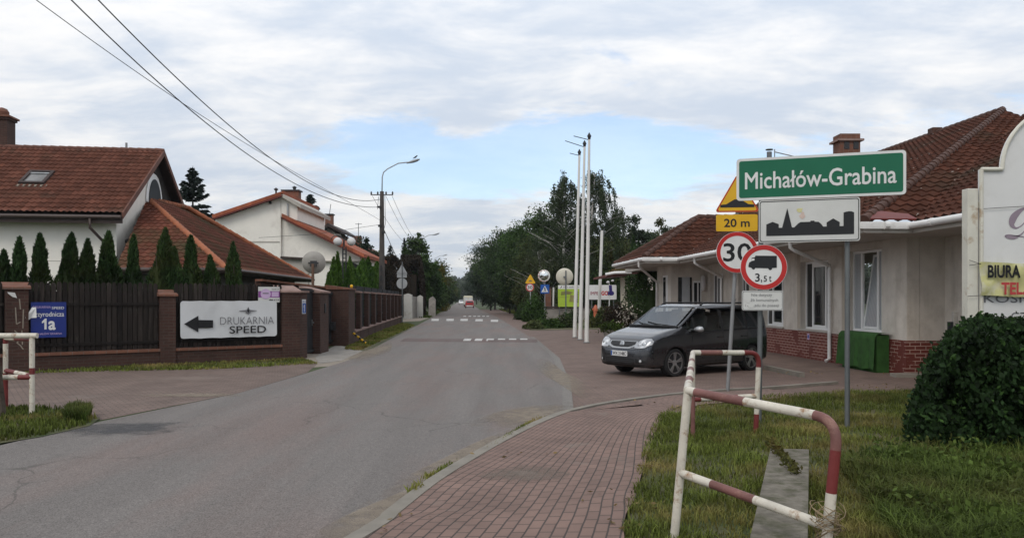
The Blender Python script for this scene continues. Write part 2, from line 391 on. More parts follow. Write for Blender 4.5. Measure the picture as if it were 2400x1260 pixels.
M['post_rust'] = mat('post_rust', (.66,.64,.56), .6, .1, 3, bump=.2, bs=50, dirt=(.34,.20,.08), ds=3, dlo=.56, dhi=.72)
M['pole_white'] = mat('pole_white', (.70,.69,.66), .4, .06, 1.5)
M['dark_metal'] = mat('dark_metal', (.03,.03,.032), .5, .2, 4)
M['pole_conc'] = mat('pole_conc', (.075,.066,.06), .9, .3, 2.5, bump=.3)
M['lamp_metal'] = mat('lamp_metal', (.36,.38,.40), .5, .12, 3, metal=.3)
M['wire'] = mat('wire', (.03,.03,.033), .6, .1, 1)
M['globe'] = mat('globe', (.62,.61,.60), .25, .03, 3)
M['dish'] = mat('dish', (.36,.34,.31), .6, .15, 3)
M['bark'] = mat('bark', (.06,.048,.038), .95, .35, 6, bump=.6, bs=25)
M['bark_birch'] = mat('bark_birch', (.52,.50,.47), .85, .2, 4, dirt=(.03,.03,.03), ds=6, dlo=.56, dhi=.62)
M['l_thuja'] = leafmat('l_thuja', (.028,.056,.019), .6, (.055,.06,.02))
M['l_thuja2'] = leafmat('l_thuja2', (.055,.11,.02), .5)
M['l_spruce'] = leafmat('l_spruce', (.016,.026,.022), .45)
M['l_pine'] = leafmat('l_pine', (.030,.046,.028), .5)
M['l_broad'] = leafmat('l_broad', (.038,.066,.022), .5, None)
M['l_broad2'] = leafmat('l_broad2', (.050,.092,.025), .5)
M['l_broad3'] = leafmat('l_broad3', (.055,.074,.028), .5, (.075,.065,.02))
M['l_birch'] = leafmat('l_birch', (.052,.070,.034), .5)
M['l_yellow'] = leafmat('l_yellow', (.14,.115,.02), .4)
M['l_red'] = leafmat('l_red', (.036,.027,.019), .45)
M['l_ivy'] = leafmat('l_ivy', (.013,.029,.010), .7, None, .42, .25, .4)
M['l_far'] = leafmat('l_far', (.038,.052,.036), .35)
M['l_grass'] = leafmat('l_grass', (.095,.122,.028), .55, (.24,.19,.08), .7, .3, .35)
M['l_weed'] = leafmat('l_weed', (.062,.095,.022), .6, (.10,.10,.035), .7, .3, .4)
M['l_dry'] = leafmat('l_dry', (.22,.16,.08), .5, None, .8)
M['l_flower'] = leafmat('l_flower', (.6,.56,.5), .3)

def stainmat(name, col, soft=.45, nscale=5.0):
    m = mat(name, col, .95, .2, 6, bump=.4, bs=70); nt = m.node_tree; b = nt.nodes['Principled BSDF']
    t = nn(nt, 'ShaderNodeTexCoord'); v = nn(nt, 'ShaderNodeVectorMath', {0: t.outputs['Generated'], 1: (.5,.5,0)}, operation='SUBTRACT')
    sp3 = nn(nt, 'ShaderNodeSeparateXYZ', {0: v.outputs[0]}); xy = nn(nt, 'ShaderNodeCombineXYZ', {0: sp3.outputs[0], 1: sp3.outputs[1]})
    r = nn(nt, 'ShaderNodeVectorMath', {0: xy.outputs[0]}, operation='LENGTH').outputs['Value']
    n = nnoise(nt, nscale, 6, .65, 'World'); n2 = nnoise(nt, 60, 2, .6, 'World')
    a = nn(nt, 'ShaderNodeMath', {0: nmap(nt, r, .12, .5, 1, 0), 1: nmap(nt, n, .3, .7, -.45, .45)}, operation='ADD').outputs[0]
    a = nn(nt, 'ShaderNodeMath', {0: a, 1: nmap(nt, n2, .3, .7, -.3, .3)}, operation='ADD').outputs[0]
    tr = nn(nt, 'ShaderNodeBsdfTransparent'); mx = nn(nt, 'ShaderNodeMixShader', {0: nmap(nt, a, .5-soft, .5+soft, 0, .68)})
    nt.links.new(tr.outputs[0], mx.inputs[1]); nt.links.new(b.outputs[0], mx.inputs[2]); nt.links.new(mx.outputs[0], nt.nodes['Material Output'].inputs[0]); return m
M['sand_stain'] = stainmat('sand_stain', (.27,.225,.175)); M['dark_stain'] = stainmat('dark_stain', (.075,.075,.08), .35, 2.5)
# ------------------------------------------------------------------ ground, roads, pavements
def sheet(name, pts, z, m, kind='structure', uvrot=0.0, sub=0):
    b = MB(); b.quad(*[(p[0], p[1], z) for p in pts]); o = obj(name, b, m, uvrot=uvrot)
    return prop(o, kind=kind)
def strip(name, L, Rr, z, m, ncross=6, uvw=None):
    """sheet between two polylines with UVs that run along it"""
    b = MB(); uv = []; dist = 0; prev = None
    for a, c in zip(L, Rr):
        a, c = V2(a), V2(c); mid = (a+c)/2
        if prev is not None: dist += (mid-prev).length
        prev = mid; wd = (c-a).length
        for j in range(ncross+1):
            t = j/ncross; q = a.lerp(c, t); b.v.append(Vector((q.x, q.y, z))); uv.append((dist, (t-.5)*wd if uvw is None else t*uvw))
    n = ncross+1
    for i in range(len(L)-1):
        for j in range(ncross): b.f.append((i*n+j, i*n+j+1, (i+1)*n+j+1, (i+1)*n+j))
    o = obj(name, b, m, uv=uv); return prop(o, kind='structure')
def smooth_poly(pts, n=8):
    pts = [V2(p) for p in pts]; out = []
    for i in range(len(pts)-1):
        p0, p1, p2, p3 = pts[max(i-1, 0)], pts[i], pts[i+1], pts[min(i+2, len(pts)-1)]
        for k in range(n):
            t = k/n
            out.append(.5*((2*p1)+(-p0+p2)*t+(2*p0-5*p1+4*p2-p3)*t*t+(-p0+3*p1-3*p2+p3)*t**3))
    out.append(pts[-1]); return out
sheet('ground', [(-900,-250),(900,-250),(900,1200),(-900,1200)], 0, M['field'])
G2 = lambda u, v, z=0.0: V2(g(u, v, z))
ZK = .07
road_L = [Vector((-6.4,-6)), Vector((-6.25,3)), G2(0,1045), G2(240,988), G2(560,922), G2(705,879), G2(838,838), G2(905,800), G2(975,764), G2(1010,745), G2(1050,725)]
road_R = [Vector((-3.3,-6)), Vector((-2.0,3)), G2(838,1262), G2(1000,1140), G2(1100,1078), G2(1270,990), G2(1318,972), G2(1318,900), G2(1296,840), G2(1243,790), G2(1163,742)]
far_L, far_R = Vector((-16.3,216)), Vector((-10.7,216))
end_L, end_R = Vector((-35,520)), Vector((-29.4,520))
rl = road_L + [far_L, end_L]; rr = road_R + [Vector((-5.3,129)), far_R, end_R]
sheet('road', rr + rl[::-1], .012, M['asphalt'])
# paved yard on the right and the verge beside the road further off
yard = [G2(1300,972), G2(1312,900), G2(1290,840), G2(1238,790), G2(1158,742), Vector((-5.4,129)), Vector((2,129)), Vector((3.5,75)), Vector((14,60)), Vector((16,10)), Vector((2.6,11.6))]
sheet('paved_yard', yard, .006, M['paver_yard'], uvrot=R(4))
# light asphalt channel between road and yard
ch = strip('gutter_strip', [G2(1318,972), G2(1318,900), G2(1296,840), G2(1243,790)], [G2(1345,968), G2(1338,900), G2(1312,840), G2(1252,790)], .016, M['asphalt_light'], 2)
# pavement (raised) and its kerb
kb_o = [Vector((-2.0,3)), G2(838,1262), G2(905,1213), G2(1000,1140), G2(1100,1078), G2(1190,1028), G2(1270,990), G2(1318,972)]
kb_o = smooth_poly(kb_o, 6)
walk_L = []
for i, p in enumerate(kb_o):
    t = (kb_o[min(i+1, len(kb_o)-1)]-kb_o[max(i-1, 0)]).normalized(); walk_L.append(p+Vector((t.y, -t.x))*.13)
walk_R = smooth_poly([Vector((.55,3)), G2(1462,1262), G2(1490,1180), G2(1505,1120), G2(1530,1040), G2(1552,990), G2(1580,966), G2(1625,950)], 6)
walk_L2 = list(walk_L)
wk = strip('pavement', walk_L2, walk_R, ZK-.008, M['paver_walk'], 8)
cross = strip('pavement_side', [Vector((walk_L[-1].x,walk_L[-1].y)), G2(1420,955), G2(1570,933), G2(1700,923), G2(1800,917)],
    [Vector((walk_R[-1].x,walk_R[-1].y))-Vector((.9,.25)), G2(1560,985), G2(1640,955), G2(1760,945), G2(1900,932)], ZK-.018, M['paver_walk'], 4)
b = MB()
for i in range(len(kb_o)-1):
    o0, o1, i0, i1 = kb_o[i], kb_o[i+1], walk_L[i], walk_L[i+1]
    g0 = i % 3 == 0
    e = (o1-o0)*.012 if g0 else Vector((0,0))
    p = [(o0+e), o1, i1, (i0+e)]
    b.prism([(q.x, q.y, -.02) for q in p], (0, 0, ZK+.02))
prop(obj('kerb', b, M['kerb']), kind='structure')
b = MB(); fl = [G2(1325,972), G2(1420,951), G2(1570,930), G2(1700,919), G2(1800,913), G2(1960,900)]
fl = smooth_poly(fl, 4)
for i in range(len(fl)-1):
    p, q = fl[i], fl[i+1]; t = (q-p).normalized(); nrm = Vector((-t.y, t.x))*.05
    b.prism([(c.x, c.y, -.02) for c in (p-nrm, q-nrm, q+nrm, p+nrm)], (0,0,ZK+.013))
prop(obj('edging', b, M['kerb']), kind='structure')
b = MB(); fl = [G2(1796,866), G2(1880,884)]
p, q = fl; t = (q-p).normalized(); nrm = Vector((-t.y, t.x))*.06
b.prism([(c.x, c.y, -.02) for c in (p-nrm, q-nrm, q+nrm, p+nrm)], (0,0,.13))
prop(obj('kerb_stub', b, M['kerb']), kind='structure')
# sand swept to the road edge, repair patch
def blob(name, c, rx, ry, rot, z, m, n=40, irr=.25, seed=1):
    rnd = random.Random(seed); ph = [rnd.uniform(0, 6.28) for _ in range(5)]; pts = []
    for k in range(n):
        a = 2*math.pi*k/n; r = 1+irr*sum(math.sin((j+2)*a+ph[j])/(j+1) for j in range(5))/1.6
        x, y = rx*r*math.cos(a), ry*r*math.sin(a)
        pts.append((c[0]+x*math.cos(rot)-y*math.sin(rot), c[1]+x*math.sin(rot)+y*math.cos(rot)))
    return sheet(name, pts, z, m)
blob('sand_patch', G2(1255,976), .55, 1.9, R(-25), .0165, M['sand_stain'], irr=.3, seed=3)
blob('sand_drift', G2(1095,1070), .22, 2.2, R(-20), .0168, M['sand_stain'], irr=.3, seed=5)
blob('sand_drift', G2(890,1205), .20, 1.5, R(-22), .0171, M['sand_stain'], irr=.3, seed=9)
blob('sand_drift', G2(1310,880), .35, 4.5, R(4), .0174, M['sand_stain'], irr=.3, seed=19)
blob('sand_drift', G2(880,822), .5, 5.0, R(3), .0168, M['sand_stain'], irr=.3, seed=29)
blob('road_patch', G2(290,1007), .62, .95, R(-62), .0165, M['dark_stain'], irr=.12, seed=2)
# left paved apron
sheet('paved_apron', [Vector((-22,11)), Vector((-6.6,11.4))] + [G2(240,984), G2(560,921), G2(720,873), G2(745,852)] + [Vector((-6.6,22.2)), Vector((-12,18.2)), Vector((-22,17.0))], .006, M['paver_left'], uvrot=R(35))
blob('sand_drift', G2(455,927), 1.0, .35, R(5), .0135, M['sand_stain'], irr=.3, seed=12)
blob('sand_drift', G2(1235,1125), .42, .42, R(5), ZK-.005, stainmat('pale_stain', (.19,.155,.13), .6), irr=.2, seed=14)
sheet('driveway', [G2(738,838), G2(775,815), G2(790,808), G2(850,822), G2(800,845), G2(750,852)], .009, M['concrete'])
sheet('driveway_far', [G2(943,745), G2(1012,743), G2(985,752), G2(943,754)], .013, M['sand'])
sheet('grass_verge', [G2(800,815), G2(943,754), G2(975,764), G2(900,800), G2(842,826)], .008, M['soil'])
sheet('lawn', [Vector((1.0,3)), G2(1462,1262), G2(1500,1150), G2(1552,990), G2(1620,955), G2(1760,940), G2(1900,930), G2(2130,922), Vector((9.5,14.2)), Vector((9.8,3))], .035, M['soil'])
sheet('grass_corner', [G2(-60,1052), G2(100,1025), G2(210,1000), G2(235,982), G2(170,962), G2(60,955), Vector((-24,12.5)), Vector((-24,-4)), Vector((-6.35,-4)), Vector((-6.3,3)), Vector((-6.25,8.5))], .02, M['soil'])
sheet('verge_corner', [(-8.2,20.6),(-5.6,19.6),(-4.75,20.5),(-4.5,23),(-4.6,26.5),(-6.8,26.5),(-7.2,22.2)], .003, M['sand'])
sheet('grass_strip', [G2(60,872), G2(200,869), G2(500,862), G2(745,850), G2(700,836), Vector((-11.8,18.9))], .011, M['soil'])
# edge course of darker, broken asphalt edge along the left side of the road
# road markings and humps
def marks(name, label, us, v0, v1, group, z=.017):
    pass
def dash(u0, u1, v0, v1, z):
    b = MB(); b.quad(g(u0, v1, z), g(u1, v1, z), g(u1+.6, v0, z), g(u0+.6, v0, z)); return obj('road_marking', b, M['white_paint'])
hump = MB()
a, c = g(948,797), g(1258,799); seg = 12
prof = [(-1.2,.013),(-.9,.04),(-.45,.064),(0,.07),(.45,.064),(.9,.04),(1.2,.013)]
for i in range(len(prof)-1):
    (y0, z0), (y1, z1) = prof[i], prof[i+1]
    hump.quad((a.x, a.y+y0, z0), (c.x, c.y+y0, z0), (c.x, c.y+y1, z1), (a.x, a.y+y1, z1))
prop(obj('speed_hump', hump, M['bump_strip']), 'low reddish grey speed hump across the road with white blocks on its right half', 'speed hump')
for k, u0 in enumerate((1088,1114,1141,1167,1193,1219)):
    cy = (a.y+c.y)/2 + (0.05 if k > 2 else 0)
    b = MB(); x0, x1 = (u0-1200)/F*33.0, (u0+17-1200)/F*33.0
    for i in range(1, len(prof)-1):
        if i == len(prof)-2: break
        (y0, z0), (y1, z1) = prof[i], prof[i+1]
        b.quad((x0, cy+y0, z0+.005), (x1, cy+y0, z0+.005), (x1, cy+y1, z1+.005), (x0, cy+y1, z1+.005))
    o = obj('hump_marking', b, M['white_paint'])
    prop(o, 'white painted block on the near speed hump', 'road marking', 'white blocks on the near speed hump')
for u0 in (1011,1046,1079,1114,1150):
    vv = 749+max(0, (u0-1090)*.035)
    prop(dash(u0, u0+17, vv-2.5, vv+2.5, .017), 'white crossing block on the road beyond the near hump', 'road marking', 'white crossing blocks beyond the near hump')
for u0 in (1086,1098,1109,1119,1130,1140):
    prop(dash(u0, u0+6, 739.4, 741.6, .017), 'small white block on the far speed hump', 'road marking', 'white blocks on the far speed hump')
# ------------------------------------------------------------------ tiled roof planes
def tileroof(name, o, ax, ay, poly, tw, rh, m, parent, amp=.035, step=.03, sx=4):
    """tiles on the plane o + a*ax + b*ay; poly: convex outline in (a,b)"""
    o, ax, ay = Vector(o), Vector(ax).normalized(), Vector(ay).normalized(); nz = ax.cross(ay).normalized()
    if nz.z < 0: nz = -nz
    a0, a1 = min(p[0] for p in poly), max(p[0] for p in poly); b0, b1 = min(p[1] for p in poly), max(p[1] for p in poly)
    bm = bmesh.new(); uvl = bm.loops.layers.uv.new('UVMap')
    na = int((a1-a0)/tw*sx)+1; nb = int((b1-b0)/rh)+1; vs = []
    for j in range(nb):
        for e in (0, 1):
            row = []
            for i in range(na+1):
                a = a0+i*tw/sx; b = b0+j*rh+e*rh*.995
                h = amp*(.5+.5*math.cos(2*math.pi*i/sx)) + step*(1-e)
                row.append(bm.verts.new(o+ax*a+ay*b+nz*h))
            vs.append(row)
    for r in range(len(vs)-1):
        for i in range(na):
            f = bm.faces.new((vs[r][i], vs[r][i+1], vs[r+1][i+1], vs[r+1][i])); f.smooth = r % 2 == 0
            for k, l in enumerate(f.loops):
                l[uvl].uv = (i/sx+.01, r//2+.5)
    n = len(poly); ctr = Vector((sum(p[0] for p in poly)/n, sum(p[1] for p in poly)/n))
    for i in range(n):
        p, q = Vector(poly[i]), Vector(poly[(i+1) % n]); d = q-p; nr = Vector((d.y, -d.x))
        if nr.dot(ctr-p) > 0: nr = -nr
        nr3 = ax*nr.x+ay*nr.y
        bmesh.ops.bisect_plane(bm, geom=bm.verts[:]+bm.edges[:]+bm.faces[:], plane_co=o+ax*p.x+ay*p.y, plane_no=nr3, clear_outer=True)
    iv = wmat(parent).inverted(); bm.transform(iv)
    me = bpy.data.meshes.new(name); bm.to_mesh(me); bm.free(); me.materials.append(m)
    ob = bpy.data.objects.new(name, me); C.objects.link(ob); ob.parent = parent
    return ob
def roofplane(name, corners, tw, rh, m, parent, amp=.035, step=.03):
    """corners 3D, the first two along the eave"""
    o = Vector(corners[0]); ax = (Vector(corners[1])-o).normalized()
    nr = Vector((0,0,0)); c = [Vector(p) for p in corners]
    for i in range(len(c)): nr += c[i].cross(c[(i+1) % len(c)])
    nr.normalize(); ay = nr.cross(ax)
    if ay.z < 0: ay = -ay
    return tileroof(name, o, ax, ay, [((p-o).dot(ax), (p-o).dot(ay)) for p in c], tw, rh, m, parent, amp, step)
def caps(name, p, q, r, m, parent, n=None, lift=.03):
    p, q = Vector(p), Vector(q); L = (q-p).length; n = n or max(2, int(L/.36)); b = MB(); d = (q-p)/n
    for i in range(n):
        b.tube([p+d*i+Vector((0,0,lift)), p+d*(i+1.04)+Vector((0,0,lift-.012))], [r*1.14, r], 10)
    return obj(name, b, m, parent, smooth=True, angle=50)
def gutter(name, pts, r, m, parent):
    b = MB(); b.tube(pts, r, 10); return obj(name, b, m, parent, smooth=True, angle=50)
# ------------------------------------------------------------------ left house with the big tiled roof
e1 = Vector((math.cos(R(8)), math.sin(R(8)), 0)); e2 = Vector((-math.sin(R(8)), math.cos(R(8)), 0))
Rg = Vector((-15.55, 35.2, 8.22)); wd, dp = 5.3, 3.34
Ee = Rg - e2*wd + Vector((0,0,-dp)); Be = Rg + e2*wd + Vector((0,0,-dp))
LN = 13.0
h1 = thing('tiled_house', 'white house on the left under a big red tiled roof with skylights', 'house', (Ee.x-4, Ee.y+4, 0))
up = Vector((0,0,.10))
rf = roofplane('roof', [Ee-e1*LN+up, Ee+up, Rg+up, Rg-e1*LN+up], .215, .37, M['tile_left'], h1, .058, .042)
roofplane('rear_roof', [Be-e1*LN+up, Be+up, Rg+up, Rg-e1*LN+up], .215, .37, M['tile_left'], h1, .058, .042)
caps('ridge_cap', Rg-e1*LN+up, Rg+up+e1*.02, .10, M['ridge'], rf, 36)
b = MB()
for A in (Ee, Be):
    b.prism([A-e1*LN, A, Rg, Rg-e1*LN], (0,0,-.16))
b2 = MB()
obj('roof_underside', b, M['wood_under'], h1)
b = MB()   # verge boards
for A in (Ee, Be):
    b.prism([A+Vector((0,0,-.10)), A+up*1.5, Rg+up*1.5, Rg+Vector((0,0,-.10))], e1*.06)
obj('verge_board', b, M['ridge'], h1)
b = MB(); b.boxa(Ee-e1*LN+Vector((0,0,-.14)), Ee+e1*.03+Vector((0,0,-.14)), e2*.03, (0,0,.13)); obj('fascia', b, M['fascia'], h1)
gutter('gutter', [Ee-e1*LN-e2*.09+Vector((0,0,-.04)), Ee-e2*.09+Vector((0,0,-.04))], .075, M['gutter_brown'], h1)
wc = Ee - e1*.42 + e2*.7; wc.z = 0                     # front right wall corner
wr = wc + e2*(2*wd-1.4); ztop = Ee.z-.1
pk = wc + e2*(wd-.7)
rise = dp/wd*.7
b = MB(); b.boxa(wc-e1*13+Vector((0,0,(ztop+.2)/2))+e2*.15, wc+Vector((0,0,(ztop+.2)/2))+e2*.15-e1*.3, e2*.15, (0,0,(ztop+.2)/2)); obj('front_wall', b, M['stucco_white'], h1)
b = MB(); b.prism([wc, wr, wr+Vector((0,0,Ee.z+rise-.17)), pk+Vector((0,0,Rg.z-.17)), wc+Vector((0,0,Ee.z+rise-.17))], -e1*.3); gw = obj('gable_wall', b, M['stucco_white'], h1)
# groove lines on front wall
b = MB()
for z in (3.2, 2.55): b.boxa(wc-e1*13+Vector((0,0,z))-e2*.002, wc-e1*.01+Vector((0,0,z))-e2*.002, e2*.006, (0,0,.012))
obj('wall_joint', b, M['soffit'], h1)
# arched gable window
ac = pk + e1*.02 + Vector((0,0,5.95)); pts = [ac+e2*1.15*math.cos(t)+Vector((0,0,1.35*math.sin(t))) for t in np.linspace(0, math.pi, 20)]
pin = [ac+e1*.05+e2*.85*math.cos(t)+Vector((0,0,.06+1.05*math.sin(t))) for t in np.linspace(0, math.pi, 20)]
b = MB(); b.prism(pts, e1*.04); aw = obj('arched_window', b, M['frame_white'], h1)
b = MB(); b.prism(pin, e1*.02); obj('pane', b, mat('dim_pane', (.03,.032,.035), .5, .2, 3, spec=.08), aw)
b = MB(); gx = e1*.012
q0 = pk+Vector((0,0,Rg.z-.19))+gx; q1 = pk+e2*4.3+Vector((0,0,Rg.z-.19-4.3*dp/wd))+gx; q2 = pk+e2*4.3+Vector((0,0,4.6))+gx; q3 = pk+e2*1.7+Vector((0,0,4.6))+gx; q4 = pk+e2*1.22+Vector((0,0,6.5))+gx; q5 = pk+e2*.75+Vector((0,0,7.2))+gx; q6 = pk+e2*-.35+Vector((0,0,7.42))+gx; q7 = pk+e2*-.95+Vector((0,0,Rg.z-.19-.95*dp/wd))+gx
b.prism([q0,q7,q6,q5,q4,q3,q2,q1], e1*.05); obj('overhang_shade_board', b, M['wood_under'], h1)  # dark board on the gable, coloured to stand for shade under the roof overhang
# downpipe
dq = P(216, 523, 29.3); b = MB()
p0 = Ee-e1*1.1-e2*.09; b.tube([p0+Vector((0,0,-.1)), p0+Vector((0,0,-.45)), p0+e2*.62+e1*.28+Vector((0,0,-.95)), p0+e2*.70+e1*.30+Vector((0,0,-1.3)), (p0+e2*.70+e1*.30).to_2d().to_3d()], .055, 8)
obj('downpipe', b, M['gutter_brown'], h1, smooth=True)
# skylights
def skylight(a, bq):
    ay = (Rg-Ee).normalized(); nz = e1.cross(ay).normalized(); c = Ee - e1*a + ay*bq + nz*.15
    f = MB()
    for s, t, w_, h_ in ((0,-.55,.95,.12),(0,.55,.95,.10),(-.42,0,.12,1.0),(.42,0,.12,1.0)):
        f.boxm(Matrix.Translation(c+e1*s+ay*t) @ Matrix((e1, ay, nz)).transposed().to_4x4() @ Matrix.Diagonal((w_, h_, .16, 1)))
    fo = obj('skylight', f, M['fascia'], h1)
    p = MB(); p.boxm(Matrix.Translation(c) @ Matrix((e1, ay, nz)).transposed().to_4x4() @ Matrix.Diagonal((.74, 1.0, .06, 1))); obj('pane', p, M['glass_lit'], fo)
    p = MB(); p.boxm(Matrix.Translation(c+ay*.36+nz*.04) @ Matrix((e1, ay, nz)).transposed().to_4x4() @ Matrix.Diagonal((.72, .07, .05, 1))); obj('sash', p, M['sign_back'], fo)
    p = MB(); p.boxm(Matrix.Translation(c-ay*.70-nz*.04) @ Matrix((e1, ay, nz)).transposed().to_4x4() @ Matrix.Diagonal((1.2, .16, .06, 1))); obj('apron', p, M['sand'], fo)
skylight(4.05, 3.05); skylight(6.9, 3.05)
# chimney
cc = Rg - e1*6.75 + e2*.3; b = MB()
b.box((cc.x-.05, cc.y, 8.62), (.75, .75, 2.0), R(8)); b.box((cc.x-.05, cc.y, 9.58), (.87, .87, .10), R(8))
ch = obj('chimney', b, M['fence_brick'], h1)
b = MB(); b.box((cc.x-.05, cc.y, 9.67), (1.0, 1.0, .08), R(8)); b.lathe([(.26,0),(.28,.2),(.2,.34),(.05,.4)], (cc.x-.05, cc.y, 9.71)); obj('chimney_cap', b, M['cap_brick'], ch)
vp = Rg - e1*1.75 + e2*.6; b = MB(); b.tube([vp+Vector((0,0,-.5)), vp+Vector((0,0,.55))], .05, 8); obj('vent_pipe', b, M['galv_light'], h1)
wl_ = wc+e1*.06+e2*1.0; b = MB(); b.box((wl_.x, wl_.y, 4.05), (.14,.12,.12), R(8)); b.tube([wl_+Vector((0,0,4.1)), wl_+Vector((.22,-.1,4.14))], .05, 8); obj('wall_lamp', b, M['dark_metal'], h1)
# extension with hipped roof
zA, zE = 6.15, 2.74
A = Vector((-16.1, 34.9, zA)); Gp = Vector((-15.75, 38.3, zA)); Cc = Vector((-9.75, 27.0, zE)); Ff = Vector((-10.45, 41.2, zE)); Cl = Vector((-13.45, 26.75, zE))
rx = roofplane('extension_roof', [Cl, Cc, A], .25, .40, M['tile_ext'], h1, .06, .042)
roofplane('extension_roof', [Cc, Ff, Gp, A], .25, .40, M['tile_ext'], h1, .06, .042)
Fb = Vector((-17, 42.5, zE)); roofplane('extension_roof', [Ff, Fb, Gp], .25, .40, M['tile_ext'], h1, .06, .042)
caps('ridge_cap', A, Cc, .11, M['ridge_ext'], rx); caps('ridge_cap', Gp, Ff, .11, M['ridge_ext'], rx); caps('ridge_cap', A, Gp, .11, M['ridge_ext'], rx)
b = MB(); b.prism([Cl, Cc, Ff, Fb], (0,0,-.12)); obj('extension_eave', b, M['fascia'], h1)
gutter('extension_gutter', [Cl+Vector((0,-.1,0)), Cc+Vector((.1,-.1,0)), Ff+Vector((.1,0,0))], .07, M['gutter_brown'], h1)
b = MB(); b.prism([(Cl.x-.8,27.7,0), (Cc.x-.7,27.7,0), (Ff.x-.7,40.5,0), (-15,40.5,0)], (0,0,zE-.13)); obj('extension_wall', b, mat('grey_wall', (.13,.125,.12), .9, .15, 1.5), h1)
# ------------------------------------------------------------------ white house with split orange-edged roof
h2 = thing('split_roof_house', 'white house with two sloping orange-edged roofs beyond the big tiled house', 'house', (-13, 56, 0))
D2 = 55.0
q = lambda u, v, D=D2: P(u, v, D)
b = MB(); b.prism([Vector((q(505,0).x, D2, 0)), Vector((q(658,0).x, D2, 0)), q(658,463), q(505,515)], (0,9,0)); obj('tall_wall', b, M['stucco_white'], h2)
b = MB(); b.prism([Vector((q(658.5,0).x, D2+.25, 0)), Vector((q(843,0).x, D2+.25, 0)), q(843,602,D2+.25), q(658.5,512,D2+.25)], (0,9,0)); obj('low_wall', b, M['stucco_white'], h2)
def slab(name, p, q_, dep, th, m, lift=0):
    b = MB(); p, q_ = Vector(p), Vector(q_); b.prism([p, q_, q_+Vector((0,0,th)), p+Vector((0,0,th))], (0, dep, 0)); return obj(name, b, m, h2)
slab('tall_roof', q(497,511,54.5), q(664,455,54.5), 10, .24, M['tile_orange']); slab('low_roof', q(660,508,54.5), q(853,603,54.5), 10, .24, M['tile_orange'])
slab('verge_trim', q(500,513.5,54.45), q(662,459.5,54.45), .1, .08, M['metal_red']); slab('verge_trim', q(661,512,54.45), q(851,606,54.45), .1, .08, M['metal_red'])
b = MB(); b.prism([q(655,458,54.4), q(690,453,54.4), q(707,483,54.4), q(703,487,54.4), q(686,461,54.4), q(660,463,54.4)], (0,.0,0)) if False else None
b = MB(); b.prism([q(659,462,54.9), q(697,482,54.9), q(697,516,55), q(659,508,55)], (0,8,0)); obj('clerestory_wall', b, M['stucco_white'], h2)
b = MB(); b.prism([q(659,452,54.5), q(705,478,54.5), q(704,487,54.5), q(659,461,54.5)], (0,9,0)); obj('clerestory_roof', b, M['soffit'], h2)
b = MB(); b.prism([q(672,476,54.84), q(676,478,54.84), q(676,505,54.84), q(672,504,54.84)], (0,.1,0)); obj('clerestory_mullion', b, M['sign_back'], h2)
b = MB(); cpt = q(684,452,60); b.box((cpt.x, 60, cpt.z-.55), (1.2,.8,1.3)); c2 = obj('chimney', b, M['cap_brick'], h2)
b = MB(); b.box((cpt.x, 60, cpt.z+.14), (1.4,1.0,.1)); b.tube([(cpt.x-1.2,60,cpt.z-1.2),(cpt.x-1.2,60,cpt.z+.2)], .07, 8); b.lathe([(.12,0),(.18,.08),(.02,.2)], (cpt.x-1.2,60,cpt.z+.2)); b.lathe([(.1,0),(.12,.2),(.2,.24),(.02,.35)], (cpt.x+.2,60,cpt.z+.18)); obj('flue', b, M['dark_metal'], c2)
b = MB(); b.prism([q(657,600,54.7), q(722,604,54.7), q(722,609,54.7), q(657,605,54.7)], (0,.5,0)); obj('canopy', b, M['fascia'], h2)
b = MB(); b.prism([q(658,606,54.95), q(722,609,54.95), q(722,690,54.95), q(658,690,54.95)], (0,.4,0)); obj('recess_shade_panel', b, M['soffit'], h2)  # flat panel before the wall; its grey stands for the shading of a recess
for (u0,v0,u1,v1) in ((515,566,655,567),(716,611,845,612)):
    b = MB(); b.prism([q(u0,v0-.8,54.97),q(u1,v0-.8,54.97),q(u1,v1+.8,54.97),q(u0,v1+.8,54.97)],(0,.3,0)); obj('wall_joint', b, M['soffit'], h2)
b = MB(); b.lathe([(.1,0),(.1,.1)], q(634,475,54.99), (0,-1,0), 12); obj('vent', b, M['dark_metal'], h2)
b = MB(); b.prism([q(822,612,54.9), q(840,621,54.9), q(840,660,54.9), q(822,660,54.9)], (0,.2,0)); obj('window', b, M['glass'], h2)
# small dark roofed house far behind
h3 = thing('far_house', 'distant house with a dark tiled top and brick chimney rising behind the white house', 'house', (q(775,0,80).x, 80, 0))
w3 = lambda u, v, D=80: P(u, v, D)
b = MB(); b.prism([Vector((w3(752,0).x,80,0)), Vector((w3(785,0).x,80,0)), w3(785,545), w3(768,533), w3(752,545)], (0,7,0)); obj('wall', b, M['stucco_right'], h3)
b = MB(); b.prism([w3(744,549,79), w3(768,530,79), w3(800,546,79), w3(800,541,79), w3(768,522,79), w3(744,543,79)], (0,9,0)); r3 = obj('roof', b, M['fascia'], h3)
b = MB(); cpt = w3(772,521,82); b.box((cpt.x,82,cpt.z+.2),(.75,.75,1.1)); obj('chimney', b, M['cap_brick'], r3)
b = MB(); b.box((cpt.x,82,cpt.z+.8),(.95,.95,.12)); b.tube([(cpt.x,82,cpt.z+.8),(cpt.x+.15,82,cpt.z+1.9)], .03, 6); obj('chimney_cap', b, M['dark_metal'], r3)
b = MB(); b.prism([w3(783,548,79.5),w3(798,548,79.5),w3(798,552,79.5),w3(783,552,79.5)],(0,.3,0)); obj('eave_board', b, M['soffit'], h3)
h4 = thing('hidden_house', 'roof and thin aerial of a house showing between dark trees left of the lamp post', 'house', (w3(838,0).x, 82, 0))
